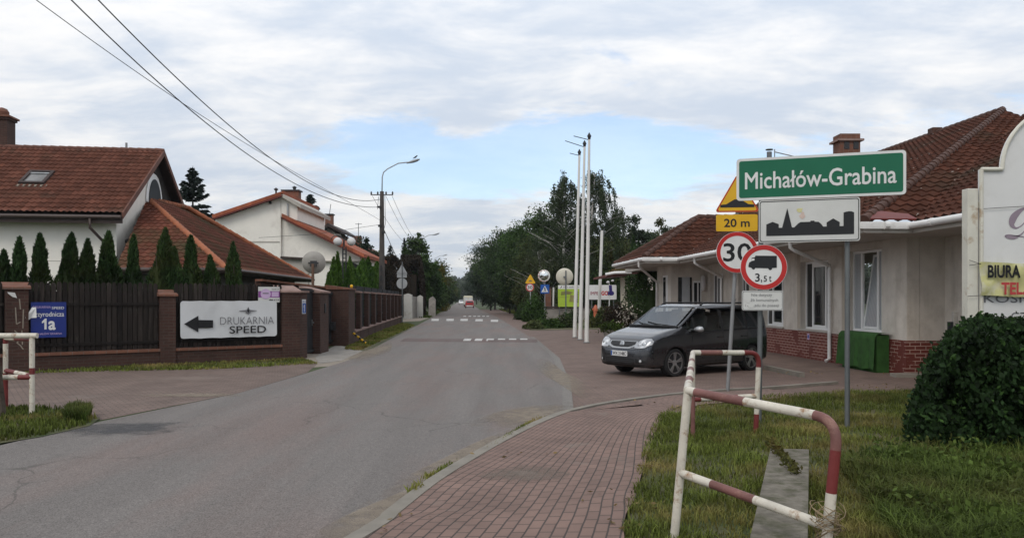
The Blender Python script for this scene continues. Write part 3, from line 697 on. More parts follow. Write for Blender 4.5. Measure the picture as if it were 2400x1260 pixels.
b = MB(); b.prism([Vector((w3(800,0,84).x,84,0)), Vector((w3(875,0,84).x,84,0)), w3(875,590,84), w3(800,590,84)], (0,6,0)); obj('wall', b, M['stucco_right'], h4)
b = MB(); b.prism([w3(795,592,83.5), w3(838,568,83.5), w3(880,592,83.5)], (0,7,0)); r4 = obj('roof', b, M['ridge'], h4)
b = MB(); cpt = w3(838,566,85); b.box((cpt.x,85,cpt.z),(.8,.8,1.2)); obj('chimney', b, M['cap_brick'], r4)
b = MB(); b.tube([(cpt.x+.1,85,cpt.z+.5),(cpt.x+.1,85,cpt.z+2.0)], .035, 6); b.tube([(cpt.x-.25,85,cpt.z+1.9),(cpt.x+.45,85,cpt.z+1.9)], .025, 6); obj('aerial', b, M['galv'], r4)
# ------------------------------------------------------------------ brick and wood fence in front of the left house
FA, FB = Vector((-11.6, 19.0, 0)), Vector((-6.2, 23.0, 0)); fd = (FB-FA).normalized(); fn = Vector((fd.y, -fd.x, 0))   # fn faces the road
def fs(u):                                     # distance along the fence for a photo column
    k = (u-1200)/F; return (k*FA.y-FA.x)/(fd.x-k*fd.y)
def fp(s, z, out=0.0): return FA+fd*s+fn*out+Vector((0,0,z))
def fz(u, v):
    D = FA.y+fs(u)*fd.y; return HC+(VH-v)/F*D
fr = math.atan2(fd.y, fd.x)
fence = thing('brick_fence', 'brown brick fence with tall dark picket panels between pillars in front of the tiled house', 'fence', fp(fs(400), 0))
b = MB(); b.boxa(fp(-3,.18,-.15), fp(fs(668),.18,-.15), fn*.15, (0,0,.19)); obj('base_wall', b, M['fence_brick'], fence)
def coping(s0, s1): 
    b = MB(); b.boxa(fp(s0,.405,-.13), fp(s1,.405,-.13), fn*.17, (0,0,.035)); obj('coping', b, M['cap_brick'], fence)
def pickets(s0, s1, z0, z1, o, rnd=random.Random(3)):
    b = MB(); s = s0; w = .105
    while s < s1-.05:
        h = z1+rnd.uniform(-.02,.02); dz = rnd.uniform(-.006,.006)
        c = [fp(s,z0,o+dz), fp(s+w,z0,o+dz), fp(s+w,h-.05,o+dz), fp(s+w*.72,h,o+dz), fp(s+w*.28,h,o+dz), fp(s,h-.05,o+dz)]
        b.prism(c, fn*-.022); s += w+.018
    for z in (.62,1.62): b.boxa(fp(s0,z,o+.02), fp(s1,z,o+.02), fn*.016, (0,0,.035))
    for z in (.62,1.62): b.boxa(fp(s0,z,o-.05), fp(s1,z,o-.05), fn*.02, (0,0,.04))
    b.boxa(fp(s0,(z0+z1)/2-.1,o-.10), fp(s1,(z0+z1)/2-.1,o-.10), fn*.02, (0,0,(z1-z0)/2-.12))
    return obj('picket_panel', b, M['wood_dark'], fence)
def pillar(s0, s1, h, depth0=.05, depth1=-.45, capm='cap_brick', slope=.13):
    b = MB(); b.prism([fp(s0,0,depth0), fp(s1,0,depth0), fp(s1,0,depth1), fp(s0,0,depth1)], (0,0,h)); p = obj('pillar', b, M['fence_brick'], fence)
    e = .05; z = h
    c = [fp(s0-e,z,depth0+e), fp(s1+e,z,depth0+e), fp(s1+e,z,depth1-e), fp(s0-e,z,depth1-e)]
    t = [fp(s0-e,z+.05,depth0+e), fp(s1+e,z+.05,depth0+e), fp(s1+e,z+.05+slope,depth1-e), fp(s0-e,z+.05+slope,depth1-e)]
    b = MB(); b.raw(c+t, [(3,2,1,0),(4,5,6,7),(0,1,5,4),(1,2,6,5),(2,3,7,6),(3,0,4,7)]); obj('pillar_cap', b, M[capm], p); return p
sL0, sL1, sA0, sA1, sM0, sM1 = fs(12), fs(66), fs(375), fs(411), fs(661), fs(701)
pickets(sL1, sA0, .44, 2.16, -.12); pickets(sA1+.0, sM0, .44, 2.16, -.12); pickets(-3, sL0, .44, 2.16, -.12)
coping(sL1, sA0); coping(sA1, sM0); coping(-3, sL0)
pillar(sL0, sL1, 1.98, .10); pillar(sA0, sA1, 1.82); pillar(sM0, sM1, 1.93, .05, -.55, 'cap_grey', .17)
nx0, nx1 = fp(sM1,0,.05), Vector((-6.10,23.50,0)); mpl = [o for o in fence.children if o.name.startswith('pillar')][-1]
b = MB(); b.prism([nx0+fd*.001, nx1, nx1+Vector((-.5,.1,0)), fp(sM1,0,-.5)+fd*.001], (0,0,1.93)); obj('pillar_wing', b, M['fence_brick'], mpl)
b = MB(); b.prism([v+Vector((0,0,1.931)) for v in (nx0+Vector((.06,-.03,0)), nx1+Vector((.06,.03,0)), nx1+Vector((-.55,.15,0)), fp(sM1,0,-.5)+fd*.055)], (0,0,.06)); obj('pillar_cap', b, M['cap_grey'], mpl)
# graffiti on the far left pillar: loose white scrawl
b = MB()
sg = sL0*.40+sL1*.60
for (a0,z0,a1,z1) in ((0,1.75,.02,1.5),(-.08,1.55,-.06,1.15),(-.06,1.15,.02,1.2),(.08,1.5,.07,1.05),(-.1,1.0,.0,.9),(0,.9,-.04,.7),(.05,1.0,.06,.66),(-.06,.72,.04,.62),(.03,.62,.08,.55),(.07,.86,.10,.8)):
    p, q_ = fp(sg+a0,z0,.104), fp(sg+a1,z1,.104); t = (q_-p).normalized(); n_ = fn.cross(t).normalized()*.012
    b.quad(p-n_, q_-n_, q_+n_, p+n_)
prop(obj('graffiti', b, M['sand']), 'thin whitish scrawl painted down the far left brick pillar', 'graffiti')
# gate and small pillar after the corner, then fence along the road
gate = thing('garden_gate', 'dark narrow gate between the numbered brick pillar and the slimmer pillar', 'gate', (-6.35, 24.3, 0))
b = MB(); b.box((-6.38, 24.3, 1.06), (.06, 1.7, 2.02)); b.box((-6.34,24.3,2.0),(.08,1.7,.06)); b.box((-6.34,24.3,.12),(.08,1.7,.06)); obj('gate_leaf', b, M['wood_black'], gate)
b = MB(); b.box((-6.30, 24.95, 1.0), (.06, .12, .03)); b.box((-6.33,24.98,1.0),(.03,.05,.2)); obj('handle', b, M['galv'], gate)
side = thing('roadside_fence', 'brick fence along the road with many short pillars and dark panels between them', 'fence', (-7, 42, 0))
def sx(D): return -6.2-.072*(D-31)
sdv = Vector((-.072,1,0)).normalized(); snv = Vector((sdv.y,-sdv.x,0))
def sp(D, z, out=0.0): return Vector((sx(D), D, z))+snv*out
def spillar(D0, D1, h, wdt, x0=None, nm='pillar', capm='cap_grey', hi=.2):
    b = MB(); c0 = sp(D0,0) if x0 is None else Vector((x0,D0,0)); c1 = sp(D1,0) if x0 is None else Vector((x0,D1,0))
    b.prism([c0, c1, c1-snv*wdt, c0-snv*wdt], (0,0,h)); p = obj(nm, b, M['fence_brick'], side)
    e = .05; z = h
    q0 = [c0+snv*e-sdv*e, c1+snv*e+sdv*e, c1-snv*(wdt+e)+sdv*e, c0-snv*(wdt+e)-sdv*e]
    lo = [v+Vector((0,0,z)) for v in q0]; t = [v+Vector((0,0,z+.05+(hi if i > 1 else 0))) for i, v in enumerate(q0)]
    b = MB(); b.raw(lo+t, [(3,2,1,0),(4,5,6,7),(0,1,5,4),(1,2,6,5),(2,3,7,6),(3,0,4,7)]); obj('pillar_cap', b, M[capm], p); return p
gp = thing('gate_pillar', 'slim brick pillar with a sloping cap and a dark bell box beside the garden gate', 'pillar', (-6.3, 25.7, 0))
b = MB(); b.box((-6.42, 25.72, .97), (.62, 1.15, 1.94)); gpp = obj('shaft', b, M['fence_brick'], gp)
b = MB(); b.raw([(-6.78,25.1,1.94),(-6.05,25.1,1.94),(-6.05,26.35,1.94),(-6.78,26.35,1.94),(-6.78,25.1,2.16),(-6.05,25.1,1.99),(-6.05,26.35,1.99),(-6.78,26.35,2.16)], [(3,2,1,0),(4,5,6,7),(0,1,5,4),(1,2,6,5),(2,3,7,6),(3,0,4,7)]); obj('cap', b, M['cap_grey'], gp)
b = MB(); b.box((-6.10, 25.75, 1.45), (.05,.14,.30), 0, .01); obj('bell_box', b, M['dark_metal'], gp)
wg = thing('driveway_gate', 'dark sliding gate standing in the gap beyond the slim pillar', 'gate', (-6.75, 28, 0))
b = MB(); b.box((-6.75, 28, 1.05), (.06, 3.4, 1.9)); b.box((-6.70,28,.2),(.08,3.4,.1)); b.box((-6.70,28,1.95),(.08,3.4,.1)); obj('gate_leaf', b, M['wood_black'], wg)
b = MB(); b.box((-6.62, 29.2, .75), (.14,.3,.3)); obj('lock_box', b, M['dark_metal'], wg)
bw = thing('garden_wall', 'brick wall with sloping top seen behind the dark gate', 'wall', (-8.3,28.5,0))
b = MB(); b.prism([(-8.6,27,0),(-6.95,29.6,0),(-6.95,29.6,2.12),(-8.6,27,2.35)], Vector((-.25,.16,0))); obj('brickwork', b, M['fence_brick'], bw)
b = MB(); b.boxa((-8.65,26.95,2.39),(-6.9,29.65,2.15), Vector((-.16,.1,0)), (0,0,.035)); obj('coping', b, M['cap_brick'], bw)
big = spillar(29.4, 31.2, 2.1, .8, None, 'pillar', 'cap_brick', .12)
b = MB(); b.boxa(sp(31.2,.22,-.18), sp(59,.22,-.18), snv*.17, (0,0,.22)); obj('base_wall', b, M['fence_brick'], side)
b = MB(); b.boxa(sp(31.2,.46,-.13), sp(59,.46,-.13), snv*.17, (0,0,.03)); obj('coping', b, M['cap_grey'], side)
DD = [33.3+3.05*i for i in range(9)]
for D in DD: spillar(D-.22, D+.22, 2.0, .20, None, 'pillar', 'cap_grey', .05)
for i, D in enumerate([31.2]+DD):
    e = (DD+[60])[i]-.22 if i < len(DD) else 59
    s0 = D+(.22 if i else 0)
    b = MB(); b.boxa(sp(s0,1.40,-.24), sp(e,1.40,-.24), snv*.02, (0,0,.90)); 
    for z in (.95,1.75): b.boxa(sp(s0,z,-.20), sp(e,z,-.20), snv*.02, (0,0,.03))
    obj('dark_panel', b, M['wood_black'], side)
ob = thing('warning_lamp', 'small orange lamp on top of the first big pillar of the roadside fence', 'lamp', sp(31.0,2.15,-.1))
b = MB(); b.lathe([(.03,0),(.03,.04),(.055,.05),(.06,.12),(.04,.16),(.01,.17)], sp(31.0,2.14,-.1), (0,0,1), 14); obj('lens', b, M['s_yellow'], ob, smooth=True)
ba = thing('barrier_bar', 'black and yellow striped bar leaning out of the brick fence over the grass', 'barrier', g(860,797))
p0, p1 = P(824,777,30.6), g(861,806,.02)
multi('bar', [(MB().tube([p0.lerp(p1,k/8), p0.lerp(p1,(k+1)/8)], .045, 8), M['s_yellow' if k % 2 else 's_black']) for k in range(8)], ba, True, 50)
# satellite dish seen from behind
dt = thing('satellite_dish', 'round grey satellite dish on a rusty mast seen from behind above the dark gate', 'satellite dish', (P(735,0,27).x, 27, 0))
cc = P(735,617,27); ax = Vector((-.18,1,.28)).normalized()
b = MB(); b.lathe([(.02,-.0),(.2,.01),(.3,.05),(.395,.12),(.40,.125),(.38,.12),(.2,.035),(.02,.02)], cc, ax, 28); obj('reflector', b, M['dish'], dt, smooth=True, angle=40)
b = MB(); b.tube([(cc.x,26.9,0),(cc.x,26.9,cc.z-.02)], .05, 10); obj('mast', b, mat('mast_rust',(.13,.075,.05),.8,.3,5), dt)
b = MB(); b.box(cc-ax*.06, (.2,.1,.2)); b.box(cc-ax*.08+Vector((.12,0,.03)), (.1,.06,.05)); b.box(cc-ax*.08+Vector((-.12,0,.03)), (.1,.06,.05)); obj('bracket', b, M['dark_metal'], dt)
# double globe garden lamp
gl = thing('globe_lamp', 'garden lamp with two white globes hanging from curved arms above the hedge', 'lamp', (P(808,0,37).x, 37, 0))
D = 37; b = MB(); x0 = P(806,0,D).x
b.tube([(x0-.05,D,0),(x0-.05,D,P(0,578,D).z)], .035, 8); b.tube([(x0+.10,D,0),(x0+.10,D,P(0,578,D).z)], .035, 8)
for v in (585,595,605): b.box((x0+.02,D,P(0,v,D).z), (.2,.04,.04))
obj('post', b, M['dark_metal'], gl)
for s in (-1, 1):
    cz = P(0,566,D).z; c = Vector((x0+.03+s*.32, D, cz))
    b = MB(); b.tube([(x0+s*.02,D,cz-.25)]+[(x0+s*(.32-.30*math.cos(t))+.0, D, cz+.0+.30*math.sin(t)) for t in np.linspace(0.1,math.pi*.9,9)], .022, 6); obj('arm', b, M['dark_metal'], gl)
    b = MB(); b.lathe([(.20*math.sin(t), -.20*math.cos(t)) for t in np.linspace(.02,math.pi-.02,14)], c, (0,0,1), 20); obj('globe', b, M['globe'], gl, smooth=True)
# white garden wall pieces further up the road
ww = thing('white_wall', 'weathered white concrete gateway wall standing between brick fence and hedge', 'wall', (P(955,0,69).x, 69, 0))
b = MB(); x0, x1 = P(946,0,69).x, P(965,0,69).x; b.prism([(x0,69,0),(x1,69,0),(x1,69,2.1),((x0+x1)/2,69,2.22),(x0,69,2.12)], (0,.5,0)); obj('end_pillar', b, mat('wall_w',(.5,.49,.46),.9,.1,1.0,dirt=(.3,.26,.2),ds=1.2,dlo=.5,dhi=.7), ww)
b = MB(); b.prism([(x1,69.1,0),(x1-.3,77,0),(x1-.3,77,1.9),(x1,69.1,2.0)], (-.2,0,0)); obj('panel', b, M['concrete'], ww)
b = MB(); b.prism([(x1+.0,73,0),(x1+.5,73,0),(x1+.5,73,1.95),(x1+.25,73,2.1),(x1,73,1.95)], (0,.4,0)); obj('middle_pillar', b, mat('wall_w2',(.42,.41,.38),.9,.1,1.0), ww)
b = MB(); b.prism([(x1+.5,78,0),(x1+1.2,78,0),(x1+1.2,78,1.7),(x1+.9,78,2.0),(x1+.55,78,1.75)], (0,.4,0)); obj('far_pillar', b, M['concrete'], ww)
# marker post
mp = thing('marker_post', 'black and white banded marker post in the grass before the hedge', 'post', (P(1009,0,82).x, 82, 0))
multi('post', [(MB().tube([(mp.location.x,82,k*.36),(mp.location.x,82,k*.36+.36)], .09, 8), M['s_white' if k % 2 else 's_black']) for k in range(4)], mp, True, 50)
# ------------------------------------------------------------------ long building on the right
BO = Vector((9.0,18.0,0)); bd = Vector((-.06,1,0)).normalized(); br = Vector((bd.y,-bd.x,0))
def bp(s, t, z=0.0): return BO+bd*s+br*t+Vector((0,0,z))
def bs(u, t=0.0):
    k = (u-1200)/F; o = BO+br*t; return (k*o.y-o.x)/(bd.x-k*bd.y)
ZE = 3.36
bld = thing('tiled_shop_building', 'long low beige building with brown tiled roof, white gutters and brick base on the right', 'building', bp(8,4))
RT, RF = .477, .623
e = (-1.05, -1.56); q_ = 10.6
K1, K2, APX = bp(-1.05,-1.56,ZE), bp(-1.05,-.47,ZE), bp(-1.05+q_,-1.56+q_,ZE+q_*RT)
sEnd = 24.0
mr = roofplane('main_roof', [K1, bp(sEnd,-1.56,ZE), bp(sEnd,-1.56+q_,ZE+q_*RT), APX], .30, .36, M['tile_right'], bld, .062, .045)
roofplane('hip_roof', [K1, K2, bp(-1.05+9.5,-.47+9.5,ZE+9.5*RT), APX], .30, .36, M['tile_right'], bld, .062, .045)
roofplane('near_roof', [bp(-13,-.47,ZE), K2, bp(-1.05+9.5,-.47+9.5,ZE+9.5*RT), bp(-13,-.47+9.5,ZE+9.5*RT)], .30, .36, M['tile_right'], bld, .062, .045)
roofplane('rear_roof', [bp(sEnd,-1.56+2*q_,ZE), bp(-1.05+q_,-1.56+2*q_,ZE), APX, bp(sEnd,-1.56+q_,ZE+q_*RT)], .30, .36, M['tile_right'], bld, .062, .045)
sF0, sF1, tF = 13.35, 19.45, -2.97; qf = 3.05
FAx = bp(sF0+qf, tF+qf, ZE+qf*RF)
roofplane('wing_roof', [bp(sF0,tF,ZE), bp(sF0,-1.5,ZE), bp(sF0+qf,2.43,ZE+qf*RF), FAx], .30, .36, M['tile_right'], bld, .062, .045)
roofplane('wing_roof', [bp(sF0,tF,ZE), bp(sF1,tF,ZE), FAx], .30, .36, M['tile_right'], bld, .062, .045)
roofplane('wing_roof', [bp(sF1,tF,ZE), bp(sF1,-1.5,ZE), bp(sF0+qf,2.43,ZE+qf*RF), FAx], .30, .36, M['tile_right'], bld, .062, .045)
for p, q2 in ((K1,APX),(APX,bp(sEnd,-1.56+q_,ZE+q_*RT)),(bp(sF0,tF,ZE),FAx),(bp(sF1,tF,ZE),FAx),(FAx,bp(sF0+qf,2.43,ZE+qf*RF)),(bp(-1.05+9.5,-.47+9.5,ZE+9.5*RT),bp(-13,-.47+9.5,ZE+9.5*RT))):
    caps('ridge_cap', p, q2, .115, M['ridge_right'], mr, lift=.05)
pts = [bp(-1.05+.02,-.47), bp(-1.05+.45,-.47), bp(-1.05+.12,-1.3), bp(-1.05+.02,-1.3)]
b = MB(); nz = Vector((0,0,1)); b.prism([bp(s_, t_, ZE+.10+(s_+1.05)*RT) for s_, t_ in ((-1.1,-1.45),(-1.1,-.40),(-.82,-.44),(-.74,-.75),(-.66,-.95),(-.78,-1.25))], (0,0,.03)); obj('flashing', b, M['metal_red'], bld)
# soffit and eaves
outl = [bp(-13,-.47,ZE), K2, K1, bp(sF0,-1.56,ZE), bp(sF0,tF,ZE), bp(sF1,tF,ZE), bp(sF1,-1.56,ZE), bp(sEnd,-1.56,ZE), bp(sEnd,6,ZE), bp(-13,6,ZE)]
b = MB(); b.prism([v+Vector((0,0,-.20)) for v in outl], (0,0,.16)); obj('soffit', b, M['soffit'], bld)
def offset(pts, d):
    out = []
    for i, p in enumerate(pts):
        dirs = []
        if i > 0: dirs.append((pts[i]-pts[i-1]).normalized())
        if i < len(pts)-1: dirs.append((pts[i+1]-pts[i]).normalized())
        n_ = sum((Vector((-t.y, t.x, 0)) for t in dirs), Vector((0,0,0)))
        if len(dirs) == 2: n_ = n_/ (1+dirs[0].dot(dirs[1]))
        out.append(p+n_*d)
    return out
gt = offset(outl[:7], .08)
gutter('gutter', [p+Vector((0,0,-.045)) for p in gt], .075, M['pvc'], bld)
gtr = [o for o in bld.children if o.name.startswith('gutter')][0]
for i in range(len(gt)-1):
    L = (gt[i+1]-gt[i]).length; k = max(1, int(L/1.4))
    for j in range(k):
        p = gt[i].lerp(gt[i+1], (j+.5)/k)+Vector((0,0,-.045)); t = (gt[i+1]-gt[i]).normalized()
        obj('gutter_clip', MB().tube([p-t*.05, p+t*.05], .085, 10), M['pvc'], gtr)
# walls with window openings (t = 0 plane)
wins = [(bs(2066),bs(1985),.92,2.98,'blind'), (bs(1941),bs(1876),.86,2.85,'dark'), (bs(1836),bs(1788),.86,2.85,'dark'), (10.0,11.1,.86,2.85,'dark'), (bs(1694),bs(1664),.2,2.75,'dark')]
zb = .80
def wall_seg(s0, s1, z0, z1): 
    b = MB(); b.prism([bp(s0,0,z0), bp(s1,0,z0), bp(s1,0,z1), bp(s0,0,z1)], br*.3); return b
allw = MB(); cur = 0.0
for (s0,s1,z0,z1,k) in wins+[(14.9,14.9,0,0,'')]:
    for bb in (wall_seg(cur, s0, zb, ZE-.2),): allw.raw(bb.v, bb.f)
    if k:
        for bb in (wall_seg(s0, s1, zb, z0), wall_seg(s0, s1, z1, ZE-.2)):
            if z0 > zb or bb.v[0].z > 1: allw.raw(bb.v, bb.f)
    cur = s1
# wing walls and near walls
sW, tW, sX = 14.9, -1.5, 17.3
def wbox(mb, a, c, z0, z1, n_, th=.3): mb.prism([a+Vector((0,0,z0)), c+Vector((0,0,z0)), c+Vector((0,0,z1)), a+Vector((0,0,z1))], n_*th)
wbox(allw, bp(.0,.31), bp(0,.9), zb, ZE-.2, bd)
wbox(allw, bp(.0,.9), bp(-12,.9), zb, ZE-.2, br)
wbox(allw, bp(sW,.31), bp(sW,tW), 0, ZE-.2, bd); wbox(allw, bp(sW+.31,tW), bp(sX,tW), 0, ZE-.2, br); wbox(allw, bp(sX,tW+.31), bp(sX,6), 0, ZE-.2, bd)
obj('wall', allw, M['stucco_right'], bld)
b = MB(); wbox(b, bp(-.035,-.035), bp(14.86,-.035), 0, zb, br, .30); wbox(b, bp(-.035,.266), bp(-.035,.86), 0, zb, bd); wbox(b, bp(-.035,.862), bp(-12,.862), 0, zb, br); obj('brick_base', b, M['base_brick'], bld)
# darker lintel band under the soffit (vertical pilaster strip right of the first window and left of it)
b = MB()
for s0, s1 in ((.05,1.02),(3.9-.75,3.9-.25)):
    pass
def window(s0, s1, z0, z1, kind, t=.16, base=bp, par=None):
    f = MB(); fw = .06
    def bar(a0, a1, c0, c1, d=.05, o=0): f.prism([base(a0,t+o,c0), base(a1,t+o,c0), base(a1,t+o,c1), base(a0,t+o,c1)], br*d)
    bar(s0,s0+fw,z0,z1); bar(s1-fw,s1,z0,z1); bar(s0+fw,s1-fw,z0,z0+fw); bar(s0+fw,s1-fw,z1-fw,z1)
    w = s1-s0; m1, m2 = s0+w*.27, s0+w*.73
    bar(m1-.045,m1+.045,z0+fw,z1-fw); bar(m2-.045,m2+.045,z0+fw,z1-fw)
    if kind == 'dark': bar(m1+.045,m2-.045,z0+fw,z0+fw+.07); bar(m1+.045,m2-.045,z1-fw-.12,z1-fw)
    fo = obj('window', f, M['frame_white'], par or bld)
    for a0, a1 in ((s0+fw,m1-.045),(m1+.045,m2-.045),(m2+.045,s1-fw)):
        if kind == 'blind':
            mid = abs((a0+a1)/2-(s0+s1)/2) < .1
            tp_ = t+(.45 if mid else .03); b = MB(); b.prism([base(a0,tp_,z0+fw), base(a1,tp_,z0+fw), base(a1,tp_,z1-fw), base(a0,tp_,z1-fw)], br*.01); obj('pane', b, M['glass'] if mid else M['glass_blind'], fo)
            if mid:      # tilted sash
                b = MB(); tl = .30
                def sw(a, z): return base(a, t+.0+tl*(z-z0)/(z1-z0), z)
                for (x0,x1,y0,y1) in ((a0,a0+.05,z0+.07,z1-.1),(a1-.05,a1,z0+.07,z1-.1),(a0+.05,a1-.05,z0+.07,z0+.13),(a0+.05,a1-.05,z1-.16,z1-.1)):
                    b.prism([sw(x0,y0), sw(x1,y0), sw(x1,y1), sw(x0,y1)], br*.05)
                so_ = obj('tilted_sash', b, M['frame_white'], fo)
                b = MB(); b.prism([sw(a0+.05,z0+.13)+br*.02, sw(a1-.05,z0+.13)+br*.02, sw(a1-.05,z1-.16)+br*.02, sw(a0+.05,z1-.16)+br*.02], br*.01); obj('sash_pane', b, M['glass_blind'], fo)
        else:
            b = MB(); b.prism([base(a0,t+.03,z0+fw), base(a1,t+.03,z0+fw), base(a1,t+.03,z1-fw), base(a0,t+.03,z1-fw)], br*.01); obj('pane', b, M['glass'], fo)
    b = MB(); b.prism([base(s0-.05,-.06,z0-.05), base(s1+.05,-.06,z0-.05), base(s1+.05,-.06,z0-.004), base(s0-.05,-.06,z0-.004)], br*.24); obj('window_sill', b, M['frame_white'] if kind == 'blind' else M['soffit'], fo)
m_, nt_, b_ = base('glass_blind', .12, 0, .5)
wv = nn(nt_, 'ShaderNodeTexWave', {'Vector': nn(nt_, 'ShaderNodeTexCoord').outputs['UV'], 'Scale': 4.2, 'Distortion': .15}, wave_type='BANDS', bands_direction='X')
nt_.links.new(nmix(nt_, wv.outputs['Fac'], (.30,.32,.335), (.42,.44,.455)), b_.inputs['Base Color']); M['glass_blind'] = m_
for w_ in wins: window(*w_)
# door, shutter, lamp and plates on the wing front
def wf(u): return (bs_front(u))
def bs_front(u):                        # t on the wing front plane for a photo column
    k = (u-1200)/F; o = BO+bd*(sW-.0); return (k*o.y-o.x)/(br.x-k*br.y)
def wfp(t, z, out=0.0): return bp(sW-out, t, z)
def wrect(name, t0, t1, z0, z1, m, out=.02, th=.03, par=None):
    b = MB(); b.prism([wfp(t0,z0,out), wfp(t1,z0,out), wfp(t1,z1,out), wfp(t0,z1,out)], bd*th); return obj(name, b, m, par or bld)
t0, t1 = bs_front(1598), bs_front(1616)
sh = wrect('shutter', t0, t1, .5, 2.65, M['blind'], .05, .045)
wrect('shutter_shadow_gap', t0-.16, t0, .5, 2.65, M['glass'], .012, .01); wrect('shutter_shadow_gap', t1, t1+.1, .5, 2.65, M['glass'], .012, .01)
t0, t1 = bs_front(1623), bs_front(1643)
dr = wrect('door', t0, t1, .05, 2.5, M['frame_white'], .05, .045); wrect('pane', t0+.05, (t0+t1)/2, .25, 2.42, M['glass'], .056, .005, dr); wrect('pane', (t0+t1)/2+.06, t1-.05, .25, 2.42, M['glass'], .056, .005, dr)
b = MB(); c = wfp(bs_front(1646), P(0,662,32.6).z, .12); b.lathe([(.03,-.35),(.10,-.3),(.12,0),(.10,.25),(.03,.32)], c, (0,0,1), 12); obj('wall_lamp', b, M['globe'], bld, smooth=True)
t0 = bs_front(1574)
k0, k1 = sW+.55, sW+1.35
b = MB(); b.prism([bp(k0,tW-.01,.9), bp(k1,tW-.01,.9), bp(k1,tW-.01,2.75), bp(k0,tW-.01,2.75)], br*.012); wo2 = obj('side_window', b, M['frame_white'], bld)
b = MB(); b.prism([bp(k0+.3,tW-.016,.98), bp(k1-.08,tW-.016,.98), bp(k1-.08,tW-.016,2.67), bp(k0+.3,tW-.016,2.67)], br*.005); obj('pane', b, M['glass'], wo2)
wrect('plate', bs_front(1590)-.5, bs_front(1590)-.32, 1.75, 2.0, M['s_light_purple'], .012, .01) if False else None
# downpipes
def dpipe(pts, m=M['pvc']):
    b = MB(); b.tube(pts, .05, 10); o = obj('downpipe', b, m, bld, smooth=True, angle=60)
    return o
def pipe_at(s_g, s_w, tg=-1.6, tw=-.09, z1=2.72, zbot=.12):
    dpipe([bp(s_g,tg,ZE-.1), bp(s_g,tg,ZE-.28), bp(s_g-.05,tg+.1,ZE-.36), bp(s_w,tw,z1), bp(s_w,tw,z1-.12), bp(s_w,tw,zbot), bp(s_w-.02,tw-.12,zbot-.07)])
pipe_at(bs(1852,-1.6), bs(1944,-.09), z1=2.66)
pipe_at(bs(1628,-1.6), bs(1690,-.09), z1=2.62)
dpipe([bp(sF0+.6,tF-.1,ZE-.1), bp(sF0+.6,tF-.1,ZE-.3), bp(sF0+.9,tF+.1,ZE-.42), bp(sX-.3,tW-.09,2.5), bp(sX-.3,tW-.09,.1)])
# pilaster strips and recesses beside windows, blue sticker on the base
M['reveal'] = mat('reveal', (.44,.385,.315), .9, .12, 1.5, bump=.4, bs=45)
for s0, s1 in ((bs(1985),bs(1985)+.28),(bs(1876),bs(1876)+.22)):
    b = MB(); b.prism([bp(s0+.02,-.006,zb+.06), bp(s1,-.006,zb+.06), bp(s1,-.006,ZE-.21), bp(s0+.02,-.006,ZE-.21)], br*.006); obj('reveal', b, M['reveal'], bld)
s0 = bs(1897.5); b = MB(); b.prism([bp(s0-.07,-.04,.56), bp(s0+.07,-.04,.56), bp(s0+.07,-.04,.74), bp(s0-.07,-.04,.74)], br*.004); st = obj('sticker', b, M['s_light_purple'], bld)
b = MB(); b.prism([bp(s0-.05,-.043,.60), bp(s0+.02,-.043,.60), bp(s0+.05,-.043,.65), bp(s0+.02,-.043,.70), bp(s0-.05,-.043,.70)], br*.002); obj('sticker_print', b, M['s_blue2'], st)
# chimney, flue and roof hatch
c = P(1984,345,40); b = MB(); b.box((c.x,40,c.z-.4), (1.0,.9,2.0), 0); chm = obj('chimney', b, M['cap_brick'], bld)
b = MB(); b.box((c.x,40,P(0,333,40).z+.02), (1.3,1.15,.1)); obj('chimney_cap', b, M['cap_grey'], chm)
for dx_ in (-.18,.28): obj('chimney_vent', MB().box((c.x+dx_,39.545,P(0,347,40).z+.05), (.26,.05,.36)), M['dark_metal'], chm)
c = P(1803,356,44); b = MB(); b.tube([(c.x,44,c.z-2.5),(c.x,44,c.z)], .14, 12); b.lathe([(.2,0),(.2,.05)],(c.x,44,c.z+.1)); obj('flue', b, M['galv'], bld)
b = MB(); b.tube([(c.x+.3,44,c.z-2.5),(c.x+.3,44,c.z+.15)],.03,6); b.tube([(c.x+.3,44,c.z),(c.x+3.2,44.5,c.z-.55)],.03,6); obj('aerial', b, M['galv_light'], bld)
c = P(2218,312,0) if False else None
hp = APX.lerp(bp(sEnd,-1.56+q_,ZE+q_*RT), .28); b = MB(); b.box(hp+Vector((.0,0,.14)), (.4,.4,.26), 0, .02); obj('roof_vent', b, M['ridge_right'], bld)
# step at the corner
b = MB(); p = g(2118,884); b.box((p.x+.25,p.y+.05,.04),(.9,.35,.08),R(-4)); prop(obj('kerb_slab', b, M['kerb']), 'pale concrete slab lying at the foot of the brick corner', 'slab')
# green cloth covered box
gb = thing('covered_box', 'box under bright green artificial turf standing below the window with blinds', 'box', bp(2.4,-.25))
s0, s1 = bs(2052,-.42), bs(1966,-.42)
bm = bmesh.new(); vs = []; rnd = random.Random(4); n1_, n2_ = 30, 10
rows = [(-.04,.93),(-.12,.94),(-.36,.93),(-.42,.86)]+[(-.43,.86-.78*k/n2_) for k in range(1,n2_+1)]
for i in range(n1_+1):
    s = s0+(s1-s0)*i/n1_; col_ = []
    for j, (t, z) in enumerate(rows):
        k = max(0,j-3)/n2_; col_.append(bm.verts.new(bp(s, t-.03*k*(1+math.sin(i*.9)+.6*math.sin(i*2.1+1)), z+(.02*math.sin(i*.5) if j > 10 else 0))))
    vs.append(col_)
for i in range(n1_):
    for j in range(len(rows)-1): bm.faces.new((vs[i][j], vs[i+1][j], vs[i+1][j+1], vs[i][j+1]))
bm.verts.ensure_lookup_table(); bm.verts.index_update()
